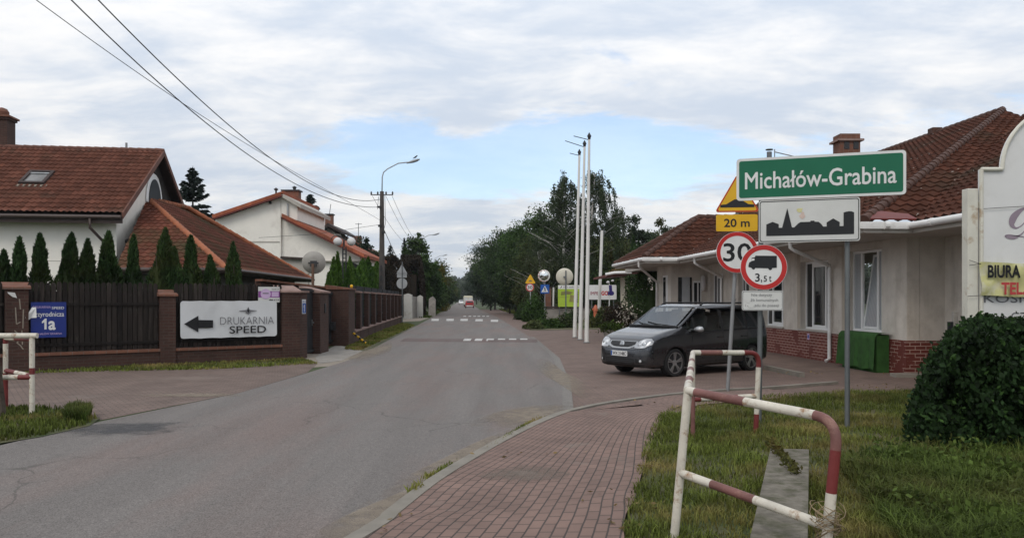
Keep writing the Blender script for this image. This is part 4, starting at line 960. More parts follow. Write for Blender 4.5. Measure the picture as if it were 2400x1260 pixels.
mb = MB(); mb.raw([v.co.copy() for v in bm.verts], [[v.index for v in f.verts] for f in bm.faces]); bm.free()
obj('turf_cover', mb, mat('turf_cloth', (.028,.085,.018), .95, .3, 6, bump=.8, bs=90), gb, smooth=True)
b = MB(); b.prism([bp(s0+.06,-.06,0), bp(s1-.06,-.06,0), bp(s1-.06,-.36,0), bp(s0+.06,-.36,0)], (0,0,.90)); obj('box_body', b, bpy.data.materials['turf_cloth'], gb)
# porch building beyond
pb = thing('porch_building', 'small cream pillared porch with mossy tiled roof beyond the long building', 'building', (P(1455,0,50).x, 50, 0))
for u0, u1 in ((1456,1465),(1467,1477)):
    b = MB(); b.prism([(P(u0,0,50).x,50,0),(P(u1,0,50).x,50,0),(P(u1,0,50).x,50.4,0),(P(u0,0,50).x,50.4,0)], (0,0,3.1)); obj('column', b, mat('cream',(.55,.5,.4),.85,.08,1.5), pb)
zp = P(0,648,49).z; b = MB(); b.prism([P(1422,648,49),P(1500,640,49),Vector((P(1500,0,49).x,57,zp+.2)),Vector((P(1422,0,49).x,57,zp))],(0,0,.14)); obj('eave', b, M['metal_red'], pb)
roofplane('roof', [P(1420,641,48.8), P(1505,638,48.8), P(1505,606,53), P(1462,620,53)], .3, .36, M['tile_porch'], pb, .05, .04)
gutter('gutter', [P(1419,643,48.7), P(1440,639,48.7), P(1480,638,48.7)], .09, M['pvc'], pb)
b = MB(); b.prism([(P(1479,0,50.5).x,50.5,0),(P(1530,0,50.5).x,50.5,0),(P(1530,0,50.5).x,50.5,3.1),(P(1479,0,50.5).x,50.5,3.1)],(0,.3,0)); obj('wall', b, M['stucco_right'], pb)
# ------------------------------------------------------------------ signs
class Plane:
    def __init__(s, o, x, up=(0,0,1)):
        s.o = Vector(o); s.x = Vector(x).normalized(); s.y = Vector(up).normalized(); s.n = s.x.cross(s.y).normalized()
    def pt(s, a, b, l=0.0): return s.o+s.x*a+s.y*b+s.n*l
def rrect(w, h, r, n=5, cx=0, cy=0):
    out = []
    for (sx_, sy_, a0) in ((1,1,0),(-1,1,90),(-1,-1,180),(1,-1,270)):
        for k in range(n+1):
            t = R(a0+90*k/n); out.append((cx+sx_*(w/2-r)+r*math.cos(t), cy+sy_*(h/2-r)+r*math.sin(t)))
    return out
def circ(r, n=40, cx=0, cy=0): return [(cx+r*math.cos(2*math.pi*k/n), cy+r*math.sin(2*math.pi*k/n)) for k in range(n)]
def flat(name, pl, pts, m, par, l=.004, th=.0):
    b = MB()
    if th: b.prism([pl.pt(x, y, l) for x, y in pts], -pl.n*th)
    else: b.quad(*[pl.pt(x, y, l) for x, y in pts])
    return obj(name, b, m, par)
def lettering(pl, txt, cx, cy, w, h, m, par, l=.006, off=0.0, shear=0.0, name='lettering'):
    cu = bpy.data.curves.new('t', 'FONT'); cu.body = txt; cu.align_x = 'CENTER'; cu.offset = min(off, 0.0); cu.shear = shear; cu.resolution_u = 3
    to = bpy.data.objects.new('t', cu); C.objects.link(to)
    dg = bpy.context.evaluated_depsgraph_get(); me = bpy.data.meshes.new_from_object(to.evaluated_get(dg))
    v = np.array([tuple(q.co) for q in me.vertices]); fc = [tuple(p.vertices) for p in me.polygons]
    bpy.data.objects.remove(to); bpy.data.curves.remove(cu); bpy.data.meshes.remove(me)
    x0, x1, y0, y1 = v[:,0].min(), v[:,0].max(), v[:,1].min(), v[:,1].max()
    kx = w/(x1-x0); ky = h/(y1-y0) if h else kx
    b = MB(); sh = [(0, 0)] + ([(math.cos(R(45*i))*off*kx, math.sin(R(45*i))*off*ky) for i in range(8)] if off > 0 else [])
    for i, (ax_, ay_) in enumerate(sh): b.raw([pl.pt(cx+ax_+(p[0]-(x0+x1)/2)*kx, cy+ay_+(p[1]-(y0+y1)/2)*ky, l+i*.0002) for p in v], fc)
    return obj(name, b, m, par)
def scrib(pl, x0, x1, y, h, n, m, par, l, seed, name='small_print'):
    """a run of tiny illegible strokes"""
    rnd = random.Random(seed); b = MB(); x = x0
    while x < x1:
        w = rnd.uniform(.4, 1)*h*.5; hh = h*rnd.uniform(.6, 1)
        if rnd.random() < .85: b.quad(pl.pt(x, y, l), pl.pt(x+w*.6, y, l), pl.pt(x+w*.6, y+hh, l), pl.pt(x, y+hh, l))
        x += w
    return obj(name, b, m, par)
# town name sign on two poles
tx = Vector((.9455,-.3256,0)); to_ = Vector((4.09,10.53,0))
tp = Plane(to_+Vector((0,0,3.385)), tx)
town = thing('town_sign', 'green town name sign reading Michałów-Grabina over a white skyline panel on a grey pole', 'road sign', to_)
pb_ = flat('name_panel', tp, rrect(2.11,.575,.045), M['s_white'], town, 0, .025); flat('green_field', tp, rrect(2.04,.505,.03), M['s_green'], pb_, .003)
lettering(tp, 'Michałów-Grabina', 0, -.02, 1.88, .228, M['s_white'], pb_, .006, off=.012)
flat('back_plate', tp, rrect(2.09,.555,.04), M['sign_back'], pb_, -.027, .004)
sp_o = Vector((3.97,10.57,2.80)); sp_ = Plane(sp_o, tx)
sk_ = flat('skyline_panel', sp_, rrect(1.27,.575,.035), M['s_plate'], town, 0, .025)
fr_ = MB(); o1, o2 = rrect(1.245,.55,.03), rrect(1.225,.53,.025)
for i in range(len(o1)):
    j = (i+1) % len(o1); fr_.quad(sp_.pt(*o1[i],.003), sp_.pt(*o1[j],.003), sp_.pt(*o2[j],.003), sp_.pt(*o2[i],.003))
obj('border', fr_, M['s_black'], sk_)
def spx(px, py): return ((px-785)/660*1.245, (560-py)/280*.55)   # from an enlarged view of the panel
W_ = [(500,660),(1083,660),(1083,515),(1065,508),(1050,507),(1030,510),(1015,515),(1015,605),(990,605),(990,578),(948,552),(905,578),(905,605),(882,605),(868,585),(852,572),(825,570),(825,563),(798,563),(798,570),(732,570),(715,580),(690,605),(675,605),(643,472),(608,605),(585,605),(585,580),(543,563),(500,580)]
flat('skyline', sp_, [spx(x,y) for x, y in W_], M['s_black'], sk_, .004)
rnd = random.Random(2)
for c_, px, py, m_ in (((.10,.07),728,490,'s_ylite'),((.08,.05),745,525,'s_pink')):
    x, y = spx(px, py); flat('sticker_trace', sp_, [(x+.034*math.cos(t)*(1+.3*math.sin(3*t+px)), y+.038*math.sin(t)*(1+.3*math.cos(2*t+py))) for t in np.linspace(0,6.1,18)], mat('trace_'+m_, (.62,.58,.30) if m_ == 's_ylite' else (.62,.48,.42), .5, .1, 30), sk_, .0045)
b = MB(); pr = Vector((4.445,10.455,0))+tp.n*-.06; b.tube([pr, pr+Vector((.0,0,3.6))], .033, 12); obj('pole', b, M['galv'], town, smooth=True, angle=50)
# weight limit sign on the left pole
wsg = thing('weight_limit_sign', 'round red-bordered lorry sign marked 3,5 t above a white text plate', 'road sign', (3.42, 10.8, 0))
wx = Vector((math.cos(R(-9)), math.sin(R(-9)), 0))
wo_ = P(1790,626,10.74); wp = Plane(wo_, wx)
d = flat('disc', wp, circ(.308,48), M['s_white'], wsg, 0, .02); 
def ring(name, pl, r0, r1, m, par, l, n=48, cx=0, cy=0):
    b = MB()
    for k in range(n):
        a, c_ = 2*math.pi*k/n, 2*math.pi*(k+1)/n
        b.quad(*[pl.pt(cx+r*math.cos(t), cy+r*math.sin(t), l) for r, t in ((r0,a),(r1,a),(r1,c_),(r0,c_))])
    return obj(name, b, m, par)
ring('red_border', wp, .238, .303, M['s_red'], d, .003)
def tq(px, py): return ((px-1381)/205*.308*.97, (567-py)/207*.308*.97)
lor = [(1243,548),(1250,520),(1270,510),(1272,478),(1300,472),(1306,457),(1498,460),(1498,572),(1456,575),(1452,588),(1440,595),(1428,590),(1420,577),(1305,573),(1298,585),(1284,588),(1274,578),(1268,570),(1243,565)]
flat('lorry', wp, [tq(*p) for p in lor], M['s_black'], d, .004)
flat('cab_window', wp, [tq(*p) for p in ((1274,486),(1297,484),(1297,502),(1270,506))], M['s_white'], d, .0052)
lettering(wp, '3', -.083, -.138, .058, .108, M['s_black'], d, .004, off=.012)
lettering(wp, ',', -.030, -.188, .014, .042, M['s_black'], d, .004, off=.01)
lettering(wp, '5', .020, -.155, .042, .078, M['s_black'], d, .004, off=.008)
lettering(wp, 't', .084, -.157, .030, .075, M['s_black'], d, .004, off=.01)
po_ = P(1787,704,10.74); pp = Plane(po_, wx, (math.sin(R(1.5))*-.05, 0, 1))
pl_ = flat('text_plate', pp, rrect(.54,.27,.03), M['s_plate'], wsg, 0, .018)
ft = MB(); o1, o2 = rrect(.525,.255,.026), rrect(.512,.242,.022)
for i in range(len(o1)):
    j = (i+1) % len(o1); ft.quad(pp.pt(*o1[i],.003), pp.pt(*o1[j],.003), pp.pt(*o2[j],.003), pp.pt(*o2[i],.003))
obj('border', ft, M['s_grey'], pl_)
lettering(pp, 'Nie dotyczy', -.01, .072, .27, .05, M['s_grey'], pl_, .004)
lettering(pp, 'służb komunalnych', -.005, .003, .42, .05, M['s_grey'], pl_, .004)
lettering(pp, 'i dojazdu do posesji', -.005, -.07, .44, .05, M['s_grey'], pl_, .004)
for cx_, cy_, w_ in ((-.19,.0,.07),(-.15,-.07,.09)): flat('scuff', pp, [(cx_+w_*.5*math.cos(t)*(1+.2*math.sin(3*t)), cy_+.03*math.sin(t)) for t in np.linspace(0,6,14)], M['s_plate'], pl_, .0052)
b = MB(); pq = Vector((3.40,10.86,0)); b.tube([pq, pq+Vector((.03,0,3.15))], .034, 12); obj('pole', b, M['galv'], wsg, smooth=True, angle=50)
b = MB(); b.box((3.42,10.80,1.74),(.09,.07,.03)); b.box((3.43,10.80,2.25),(.09,.07,.03)); obj('clamp', b, M['sign_back'], wsg)
# yellow hump warning, 20 m plate and 30 limit
D = 14.7
ys = thing('hump_warning_sign', 'yellow hump warning and 30 limit on one pole, half hidden by the green sign', 'road sign', (4.03, D, 0))
yx = Vector((math.cos(R(-6)), math.sin(R(-6)), 0))
def rtri(s, r, cy=0):
    h = s*math.sqrt(3)/2; c_ = [(-s/2+r*1.73,-h/3+r),(s/2-r*1.73,-h/3+r),(0,2*h/3-2*r)]; out = []
    for (x, y), a0 in zip(c_, (150,270,30)):
        for k in range(6): t = R(a0+120*k/5); out.append((x+r*math.cos(t), y+r*math.sin(t)+cy))
    return out
def warnset(par, D, u, vt, vp, vc, ks, xdir, s=.82, full=True):
    pl = Plane(P(u, vt, D), xdir); tr = flat('warning_triangle', pl, rtri(s,.035*s/.8), M['s_yellow'], par, 0, .02)
    o_, i_ = rtri(s*.985,.035*s/.8), rtri(s*.90,.028*s/.8); b = MB()
    for i in range(len(o_)):
        j = (i+1) % len(o_); b.quad(pl.pt(*o_[i],.003), pl.pt(*o_[j],.003), pl.pt(*i_[j],.003), pl.pt(*i_[i],.003))
    obj('red_border', b, M['s_red'], tr)
    k = s/.82; hp_ = [(-.31,-.15),(.31,-.15),(.31,-.10),(.20,-.09),(.12,-.04),(.05,0),(-.05,0),(-.12,-.04),(-.20,-.09),(-.31,-.10)]
    flat('hump_symbol', pl, [(x*k,y*k+.0) for x, y in hp_], M['s_black'], tr, .004)
    pl2 = Plane(P(u-1, vp, D), xdir); pt_ = flat('distance_plate', pl2, rrect(.755*k,.31*k,.03*k), M['s_yellow'], par, 0, .02)
    lettering(pl2, '20 m', 0, 0, .46*k, .15*k, M['s_black'], pt_, .004, off=.016)
    pl3 = Plane(P(u, vc, D-.05), xdir); ds_ = flat('limit_disc', pl3, circ(.381*ks,44), M['s_white'], par, 0, .02); ring('red_border', pl3, .305*ks, .376*ks, M['s_red'], ds_, .003)
    lettering(pl3, '30', 0, 0, .50*ks, .33*ks, M['s_black'], ds_, .004, off=.012)
    return pl
warnset(ys, D, 1728, 467, 522, 591, 1.0, yx)
b = MB(); b.tube([(4.03,D+.06,0),(4.17,D+.06,2.25),(4.24,D+.06,4.0)], .036, 12); obj('pole', b, M['galv_light'], ys, smooth=True, angle=50)
# the same set far off beside the road
fs_ = thing('hump_warning_sign', 'small distant yellow hump warning above a 30 limit disc among the roadside bushes', 'road sign', (P(1243,0,64).x, 64, 0))
pl = Plane(P(1243,656,64), (1,0,0)); k = .86
tr = flat('warning_triangle', pl, rtri(.86,.04), M['s_yellow'], fs_, 0, .03); flat('hump_symbol', pl, [(-.16,-.12),(.16,-.12),(.10,-.02),(0,.02),(-.10,-.02)], M['s_brown'], tr, .006)
pl = Plane(P(1243,662,64), (1,0,0)); flat('distance_plate', pl, rrect(.68,.14,.03), M['s_yellow'], fs_, .01, .02)
pl = Plane(P(1242,673,64), (1,0,0)); d = flat('limit_disc', pl, circ(.34,28), M['s_white'], fs_, .02, .03); ring('red_border', pl, .26, .335, M['s_red'], d, .026, 28); lettering(pl, '30', 0, 0, .40, .26, M['s_black'], d, .028, off=.012)
b = MB(); b.tube([(fs_.location.x,64.05,0),(fs_.location.x,64.05,3.4)], .045, 8); obj('pole', b, M['sign_back'], fs_)
# traffic mirror with pedestrian crossing sign
mr_ = thing('traffic_mirror', 'round convex traffic mirror above a blue pedestrian crossing sign by the roadside wall', 'traffic mirror', (P(1277,0,62).x, 62, 0))
c = P(1275,646,62); b = MB(); b.lathe([(.03,0),(.47,0),(.48,.03),(.44,.07),(.40,.075)], c, (-.12,-1,0), 28); mo = obj('mirror_rim', b, M['pole_white'], mr_, smooth=True, angle=40)
b = MB(); b.lathe([(.40,.07),(.34,.11),(.25,.15),(.14,.178),(.02,.19)], c, (-.12,-1,0), 28); mm, mnt, mbb = base('mirror_glass', .06, 1.0, .5); mbb.inputs['Base Color'].default_value = (.7,.72,.72,1); obj('mirror_glass', b, mm, mr_, smooth=True)
b = MB()
for k in range(12):
    t = 2*math.pi*k/12; b.box(c+Vector((.44*math.cos(t)-.01,-.085,.44*math.sin(t))),(.06,.02,.06))
obj('rim_marks', b, M['s_red'], mo)
pl = Plane(P(1277,677,61.9), (1,0,0)); bs_ = flat('crossing_sign', pl, rrect(.68,.70,.04), M['s_blue2'], mr_, 0, .03)
flat('white_triangle', pl, [(-.27,-.24),(.27,-.24),(0,.27)], M['s_white'], bs_, .005)
flat('walker', pl, [(-.10,-.2),(-.05,-.2),(0,-.06),(.06,-.2),(.11,-.2),(.045,-.02),(.05,.06),(.02,.14),(-.03,.14),(-.06,.04),(-.02,-.02)], M['s_black'], bs_, .008)
b = MB(); b.tube([(P(1277,0,62).x,62.1,0),(P(1277,0,62).x,62.1,3.4)], .045, 8); obj('pole', b, M['galv_light'], mr_)
# back of a big round mirror
bm_ = thing('mirror_back', 'cream back of a large round traffic mirror on a thin post beside the flagpoles', 'traffic mirror', (P(1326,0,58).x, 58, 0))
c = P(1323,648,58); b = MB(); b.lathe([(.05,-.02),(.3,-.0),(.55,.06),(.62,.12),(.635,.14),(.60,.15),(.05,.16)], c, (.1,1,0), 30); obj('shell', b, mat('cream_shell', (.56,.53,.44), .5, .08, 1.5), bm_, smooth=True, angle=35)
b = MB(); xx = P(1326,0,58).x; b.tube([(xx,57.9,0),(xx,57.9,P(0,634,58).z)], .05, 8); b.box((xx-.07,57.92,c.z-.02),(.22,.1,.10)); obj('post', b, M['galv'], bm_)
# back of signs on the left
lb = thing('sign_backs', 'grey backs of triangular, rectangular and round road signs on one post by the brick fence', 'road sign', (P(943,0,59).x, 58.5, 0))
D = 58.5; pl = Plane(P(942,634,D), (1,0,0)); flat('triangle_back', pl, rtri(.84,.04,.0), M['sign_back'], lb, 0, .02)
pl = Plane(P(942,645,D), (1,0,0)); flat('plate_back', pl, rrect(.72,.33,.02), M['sign_back'], lb, 0, .02)
pl = Plane(P(942,664,D), (1,0,0)); flat('disc_back', pl, circ(.40,28), M['sign_back'], lb, 0, .02)
b = MB(); xx = P(943,0,D).x; b.tube([(xx,D-.06,0),(xx,D-.06,P(0,613,D).z)], .04, 8); obj('post', b, M['galv'], lb)
for u, v, w, h, D, m_, lab in ((994,667,.85,.5,90,'s_white','small white round-cornered sign sticking out of the hedge by the white wall'),(1029,662,.7,.5,120,'s_blue2','small blue and white sign further up the left side of the road')):
    t = thing('road_sign', lab, 'road sign', (P(u,0,D).x, D, 0)); pl = Plane(P(u,v,D), (1,0,0))
    if m_ == 's_white': fl_ = flat('panel', pl, rrect(.42,1.0,.15), M[m_], t, 0, .04); flat('side_panel', Plane(P(u-8,v-3,D),(1,0,0)), rrect(.3,.5,.05), M['sign_back'], t, 0, .04)
    else: fl_ = flat('panel', pl, rrect(.7,.95,.05), M[m_], t, 0, .04); flat('white_band', pl, [(-.3,-.05),(.3,-.05),(.3,.14),(-.3,.14)], M['s_white'], fl_, .006)
    b = MB(); b.tube([(P(u,0,D).x,D+.05,0),(P(u,0,D).x,D+.05,P(0,v,D).z)], .04, 6); obj('post', b, M['galv'], t)
# ---- signs on the fence
def fpl(s, z, out): return Plane(fp(s, z, out), fd)
u0, u1 = fs(422), fs(648); zc = (fz(535,706)+fz(535,789))/2; wB = u1-u0; hB = 1.02
pl = fpl((u0+u1)/2, zc+.0, .02)
bn = thing('banner', 'white printing house banner with a black arrow pointing left, tied to the picket fence', 'banner', fp((u0+u1)/2, zc, .02))
b = MB(); n_, m__ = 44, 18; vs = []; rc = .09
for j in range(m__+1):
    for i in range(n_+1):
        x = -wB/2+wB*i/n_; y = -hB/2+hB*j/m__
        ex, ey = max(0, abs(x)-(wB/2-rc)), max(0, abs(y)-(hB/2-rc)); rr_ = math.hypot(ex, ey)
        if rr_ > rc: k = rc/rr_; x = math.copysign(wB/2-rc+ex*k, x); y = math.copysign(hB/2-rc+ey*k, y)
        sag = max(0, y/hB+.1); fold = .016*math.sin(x*7+2*y)*sag+.02*math.exp(-((x+.55-.8*(y-.3))/.12)**2)*sag+.008*math.sin(x*3.1+y*4)
        b.v.append(pl.pt(x, y-.012*abs(math.sin(math.pi*(i/n_)*5))*(1 if y > 0 else -1), .012+fold))
for j in range(m__):
    for i in range(n_): k = j*(n_+1)+i; b.f.append((k,k+1,k+n_+2,k+n_+1))
obj('sheet', b, M['banner'], bn, smooth=True)
def bq(px, py): return ((px-890)/1290*wB, (620-py)/452*hB)
flat('arrow', pl, [bq(*p) for p in ((288,668),(468,572),(470,624),(658,628),(656,718),(468,720),(466,768))], M['s_black'], bn, .045)
x, y = bq(1118,640); lettering(pl, 'DRUKARNIA', x, y, 735/1290*wB, 92/452*hB, M['s_grey'], bn, .045, off=-.012)
x, y = bq(1125,750); lettering(pl, 'SPEED', x, y, 500/1290*wB, 88/452*hB, M['s_black'], bn, .045, off=.008)
flat('wing_emblem', pl, [bq(*p) for p in ((1005,517),(1005,525),(1085,530),(1110,550),(1128,566),(1146,550),(1170,530),(1248,522),(1248,516),(1150,508),(1140,492),(1128,470),(1116,492),(1106,508))], M['s_grey'], bn, .045)
flat('emblem_core', pl, [bq(*p) for p in ((1128,488),(1145,520),(1128,545),(1111,520))], M['s_black'], bn, .047)
# purple flyer
s0 = fs(630); zf = fz(630,690); fly = thing('poster', 'small white and purple poster on top of the picket fence beside the numbered pillar', 'poster', fp(s0,zf,.02)); pl = fpl(s0, zf, .0)
wf_, hf_ = fs(655)-fs(605), .44
pn = flat('panel', pl, rrect(wf_,hf_,.01), M['s_plate'], fly, .02, .01)
flat('purple_band', pl, [(-wf_*.5,-.08),(wf_*.5,-.08),(wf_*.5,.10),(-wf_*.5,.10)], mat('s_violet',(.25,.07,.28),.5,.1,4), pn, .024)
flat('round_crest', pl, circ(.145,24,-wf_*.16,.02), M['s_light_purple'], pn, .028); flat('crest_line', pl, [(-wf_*.3,.02),(-wf_*.02,.02),(-wf_*.02,.05),(-wf_*.3,.05)], M['s_grey'], pn, .031)
flat('pink_box', pl, [(wf_*.12,-.06),(wf_*.45,-.06),(wf_*.45,.08),(wf_*.12,.08)], M['s_light_purple'], pn, .028)
scrib(pl, .0, wf_*.47, -.17, .05, 9, M['s_black'], pn, .026, 4); scrib(pl, .08, wf_*.45, .14, .035, 9, M['s_grey'], pn, .026, 6)
# blue house number on the main pillar (face towards the road)
hn = thing('house_number_plate', 'blue and white house number plate with a big 1 on the brick pillar', 'number plate', (-6.1,23.4,1.5))
sN = fs(710) ; pl = Plane((nx0+nx1)/2+Vector((0,0,HC+(VH-718)/F*23.3)), nx1-nx0)
w_, h_ = .27, .42
pn = flat('plate', pl, rrect(w_,h_,.02), M['s_white'], hn, .02, .012); flat('blue_field', pl, [(-.125,-.19),(.125,-.19),(.125,.10),(-.125,.10)], M['s_blue2'], pn, .023)
lettering(pl, '1', 0, -.05, .03, .20, M['s_white'], pn, .026, off=.02); flat('lettering', pl, [(-.055,.0),(-.055,-.025),(-.012,-.01),(-.0,.045),(-.02,.045)], M['s_white'], pn, .0285); scrib(pl, -.11, .11, .125, .05, 5, M['s_blue2'], pn, .026, 3)
# blue printing house sign on the left panel
s0, s1 = fs(72), fs(155); zc = fz(113,749); wS, hS = s1-s0, .86
pl = fpl((s0+s1)/2, zc, .0); bl = thing('address_sign', 'blue address sign with white lettering 1a on the dark picket fence', 'sign', fp((s0+s1)/2, zc, .02))
pn = flat('panel', pl, rrect(wS,hS,.01), M['s_blue'], bl, .02, .015)
def aq(px, py): return ((px-895)/650*wS, (845-py)/610*hS)
x, y = aq(770,625); lettering(pl, 'DRUKARNIA', x, y, .50*wS, .045*1.2, M['s_light_purple'], pn, .024, off=-.006)
x, y = aq(1065,640); lettering(pl, 'SPEED', x, y, .35*wS, .045*1.3, M['s_white'], pn, .024, off=.01)
x, y = aq(905,760); lettering(pl, 'Przyrodnicza', x-.03*wS, y, .90*wS, .15, M['s_white'], pn, .024, off=.008)
x, y = aq(955,942); lettering(pl, 'a', x, y, 118/650*wS, 140/610*hS, M['s_white'], pn, .024, off=.03)
flat('lettering', pl, [aq(*p) for p in ((825,822),(855,822),(855,1008),(815,1008),(815,885),(770,905),(770,872))], M['s_white'], pn, .024)
x, y = aq(880,1080); lettering(pl, 'MICHAŁÓW GRABINA', x, y, 520/650*wS, .055, M['s_light_purple'], pn, .024, off=.0)
pa = thing('torn_paper', 'torn sheet of white paper hanging over the left edge of the blue address sign', 'paper', fp(s0,zc,.05))
b = MB(); cnr = [aq(*p) for p in ((590,625),(660,630),(668,805),(575,808),(490,870),(468,800))]
b.prism([pl.pt(x, y, .04+.03*(i % 3)) for i, (x, y) in enumerate(cnr)], fn*.004); obj('sheet', b, M['s_white'], pa)
b = MB(); b.prism([pl.pt(*aq(*p), .05) for p in ((485,570),(520,575),(505,720),(475,715))], fn*.004); obj('strip', b, M['s_white'], pa)
b = MB(); b.prism([pl.pt(*aq(*p), .14) for p in ((150,370),(280,380),(318,470),(240,450),(160,395))], fn*.004); obj('scrap', b, M['s_plate'], pa)
# ------------------------------------------------------------------ boards behind the planter wall
plw = thing('planter_wall', 'low grey concrete wall with brown coping behind the flower bed and sign boards', 'wall', (P(1340,0,66).x, 66, 0))
x0, x1 = P(1278,0,66).x, P(1440,0,66).x
b = MB(); b.prism([(x0,66,0),(x1,66,0),(x1,66.4,0),(x0,66.4,0)], (0,0,P(0,722,66).z)); obj('wall_face', b, M['concrete'], plw)
b = MB(); b.boxa((x0-.1,66.2,P(0,720,66).z+.02),(x1+.1,66.2,P(0,720,66).z+.02),(0,.3,0),(0,0,.07)); obj('coping', b, M['fascia'], plw)
b = MB(); b.box((P(1311,0,66).x,65.99,.6),(.06,.03,1.1)); obj('joint', b, M['dark_metal'], plw)
bp_ = thing('brick_pier', 'short red brick pier standing at the left end of the planter wall', 'pillar', (P(1284,0,67).x,67,0)); b = MB(); b.box((P(1284,0,67).x,67,1.35),(.55,.5,2.7)); obj('shaft', b, M['cap_brick'], bp_)
b = MB(); b.box((P(1284,0,67).x,67,2.72),(.65,.6,.1)); obj('cap', b, M['fence_brick'], bp_)
wpst = thing('white_post', 'thin white post standing between the brick pier and the green information board', 'post', (P(1296,0,67).x,66.8,0)); b = MB(); b.tube([(P(1296,0,67).x,66.8,0),(P(1297,0,67).x,66.8,P(0,673,66.8).z)], .07, 8); obj('shaft', b, M['pole_white'], wpst); b = MB(); b.lathe([(.08,0),(.09,.05),(.02,.1)], (P(1297,0,67).x,66.8,P(0,673,66.8).z)); obj('cap', b, M['dark_metal'], wpst)
ib = thing('information_board', 'green information board with a white heading strip behind the flagpoles', 'board', (P(1334,0,66).x,65.6,0))
D = 65.6; pl = Plane(P(1334,693,D), (1,0,0)); wI, hI = 1.86, 1.80
pn = flat('panel', pl, rrect(wI,hI,.04), M['s_lime'], ib, 0, .06); flat('heading_strip', pl, [(-wI/2+.01,.58),(wI/2-.01,.58),(wI/2-.01,.89),(-wI/2+.01,.89)], M['s_white'], pn, .006)
flat('heading_mark', pl, [(-.78,.66),(-.70,.66),(-.66,.82),(-.60,.80),(-.62,.70)], M['s_black'], pn, .01); scrib(pl, -.5, .8, .67, .13, 9, M['s_grey'], pn, .01, 8)
flat('picture_patch', pl, [(-.7,.05),(.1,.12),(.35,.3),(-.1,.42),(-.65,.36)], mat('olive',(.20,.22,.05),.5,.3,3), pn, .008); flat('picture_patch', pl, [(.0,-.5),(.55,-.5),(.6,.0),(.1,.1)], mat('olive2',(.26,.25,.08),.5,.3,3), pn, .009)
scrib(pl, -.55, .1, .18, .16, 9, M['s_brown'], pn, .011, 5); scrib(pl, .1, .45, -.12, .16, 9, M['s_brown'], pn, .011, 2)
for k in range(7): flat('side_print', pl, [(.66,-.55+.14*k),(.76,-.55+.14*k),(.76,-.47+.14*k),(.66,-.47+.14*k)], M['s_black'], pn, .011)
flat('board_joint', pl, [(-.9,-.12),(0,-.12),(0,-.10),(-.9,-.10)], M['s_brown'], pn, .010)
b = MB()
for x in (-.8,.8): b.tube([pl.pt(x,-.95,-.1)-Vector((0,0,1.3)), pl.pt(x,.85,-.1)], .04, 8)
obj('leg', b, M['galv'], ib)
wb = thing('company_board', 'white company board with red and violet lettering beside the porch building', 'board', (P(1413,0,65).x,64.9,0))
D = 64.9; pl = Plane(P(1413,684.5,D), (1,0,0)); wI, hI = 2.24, 1.20
pn = flat('panel', pl, rrect(wI,hI,.07), M['s_white'], wb, 0, .10)
lettering(pl, 'IMPE', -.70, -.08, .62, .26, mat('dull_red',(.26,.05,.07),.5,.1,4), pn, .006, off=.02)
lettering(pl, 'GO', .15, -.08, .52, .32, M['s_red'], pn, .006, off=.05)
lettering(pl, 'LD', .66, -.08, .48, .32, M['s_navy'], pn, .007, off=.05)
b = MB()
for x in (-.9,.9): b.tube([pl.pt(x,-.5,-.15)-Vector((0,0,1.6)), pl.pt(x,.5,-.15)], .05, 8)
obj('leg', b, M['galv'], wb)
wnd = thing('garden_lamp', 'thin white garden lamp post with a violet flag shape before the company board', 'lamp', (P(1428,0,60).x,60,0))
D = 60; xx = P(1428,0,D).x; b = MB(); b.tube([(xx,D,0),(xx,D,P(0,664,D).z)], .04, 8); obj('post', b, M['pole_white'], wnd)
b = MB(); b.prism([P(1427,668,D-.1),P(1434,668,D-.1),P(1435,682,D-.1),P(1438,686,D-.1),P(1436,690,D-.1),P(1425,690,D-.1),P(1428,682,D-.1)],(0,.05,0)); obj('flag', b, M['s_navy'], wnd)
b = MB(); b.lathe([(.05,0),(.12,.05),(.12,.14),(.04,.2)], (xx-.1,D,P(0,664,D).z)); b.lathe([(.05,0),(.10,.05),(.10,.12),(.04,.16)], (xx+.25,D,P(0,660,D).z)); obj('lamp_head', b, M['globe'], wnd)
# orange figure by the bed
of = thing('orange_hydrant', 'orange standpipe with a stubby side arm standing among the plants left of the dark bush', 'hydrant', (P(1396,0,52).x,52,0))
xx = P(1396,0,52).x; b = MB(); b.lathe([(.20,0),(.20,.05),(.14,.07),(.14,.92),(.18,.93),(.18,1.02),(.14,1.04),(.13,1.22),(.08,1.30),(.03,1.36)], (xx,52,0), (0,0,1), 14); b.tube([(xx,52,.95),(xx+.3,51.95,.85)], .07, 8); b.tube([(xx,52,1.1),(xx-.22,51.95,1.05)], .07, 8)
obj('body', b, mat('orange',(.50,.14,.07),.5,.2,4), of, smooth=True, angle=50)
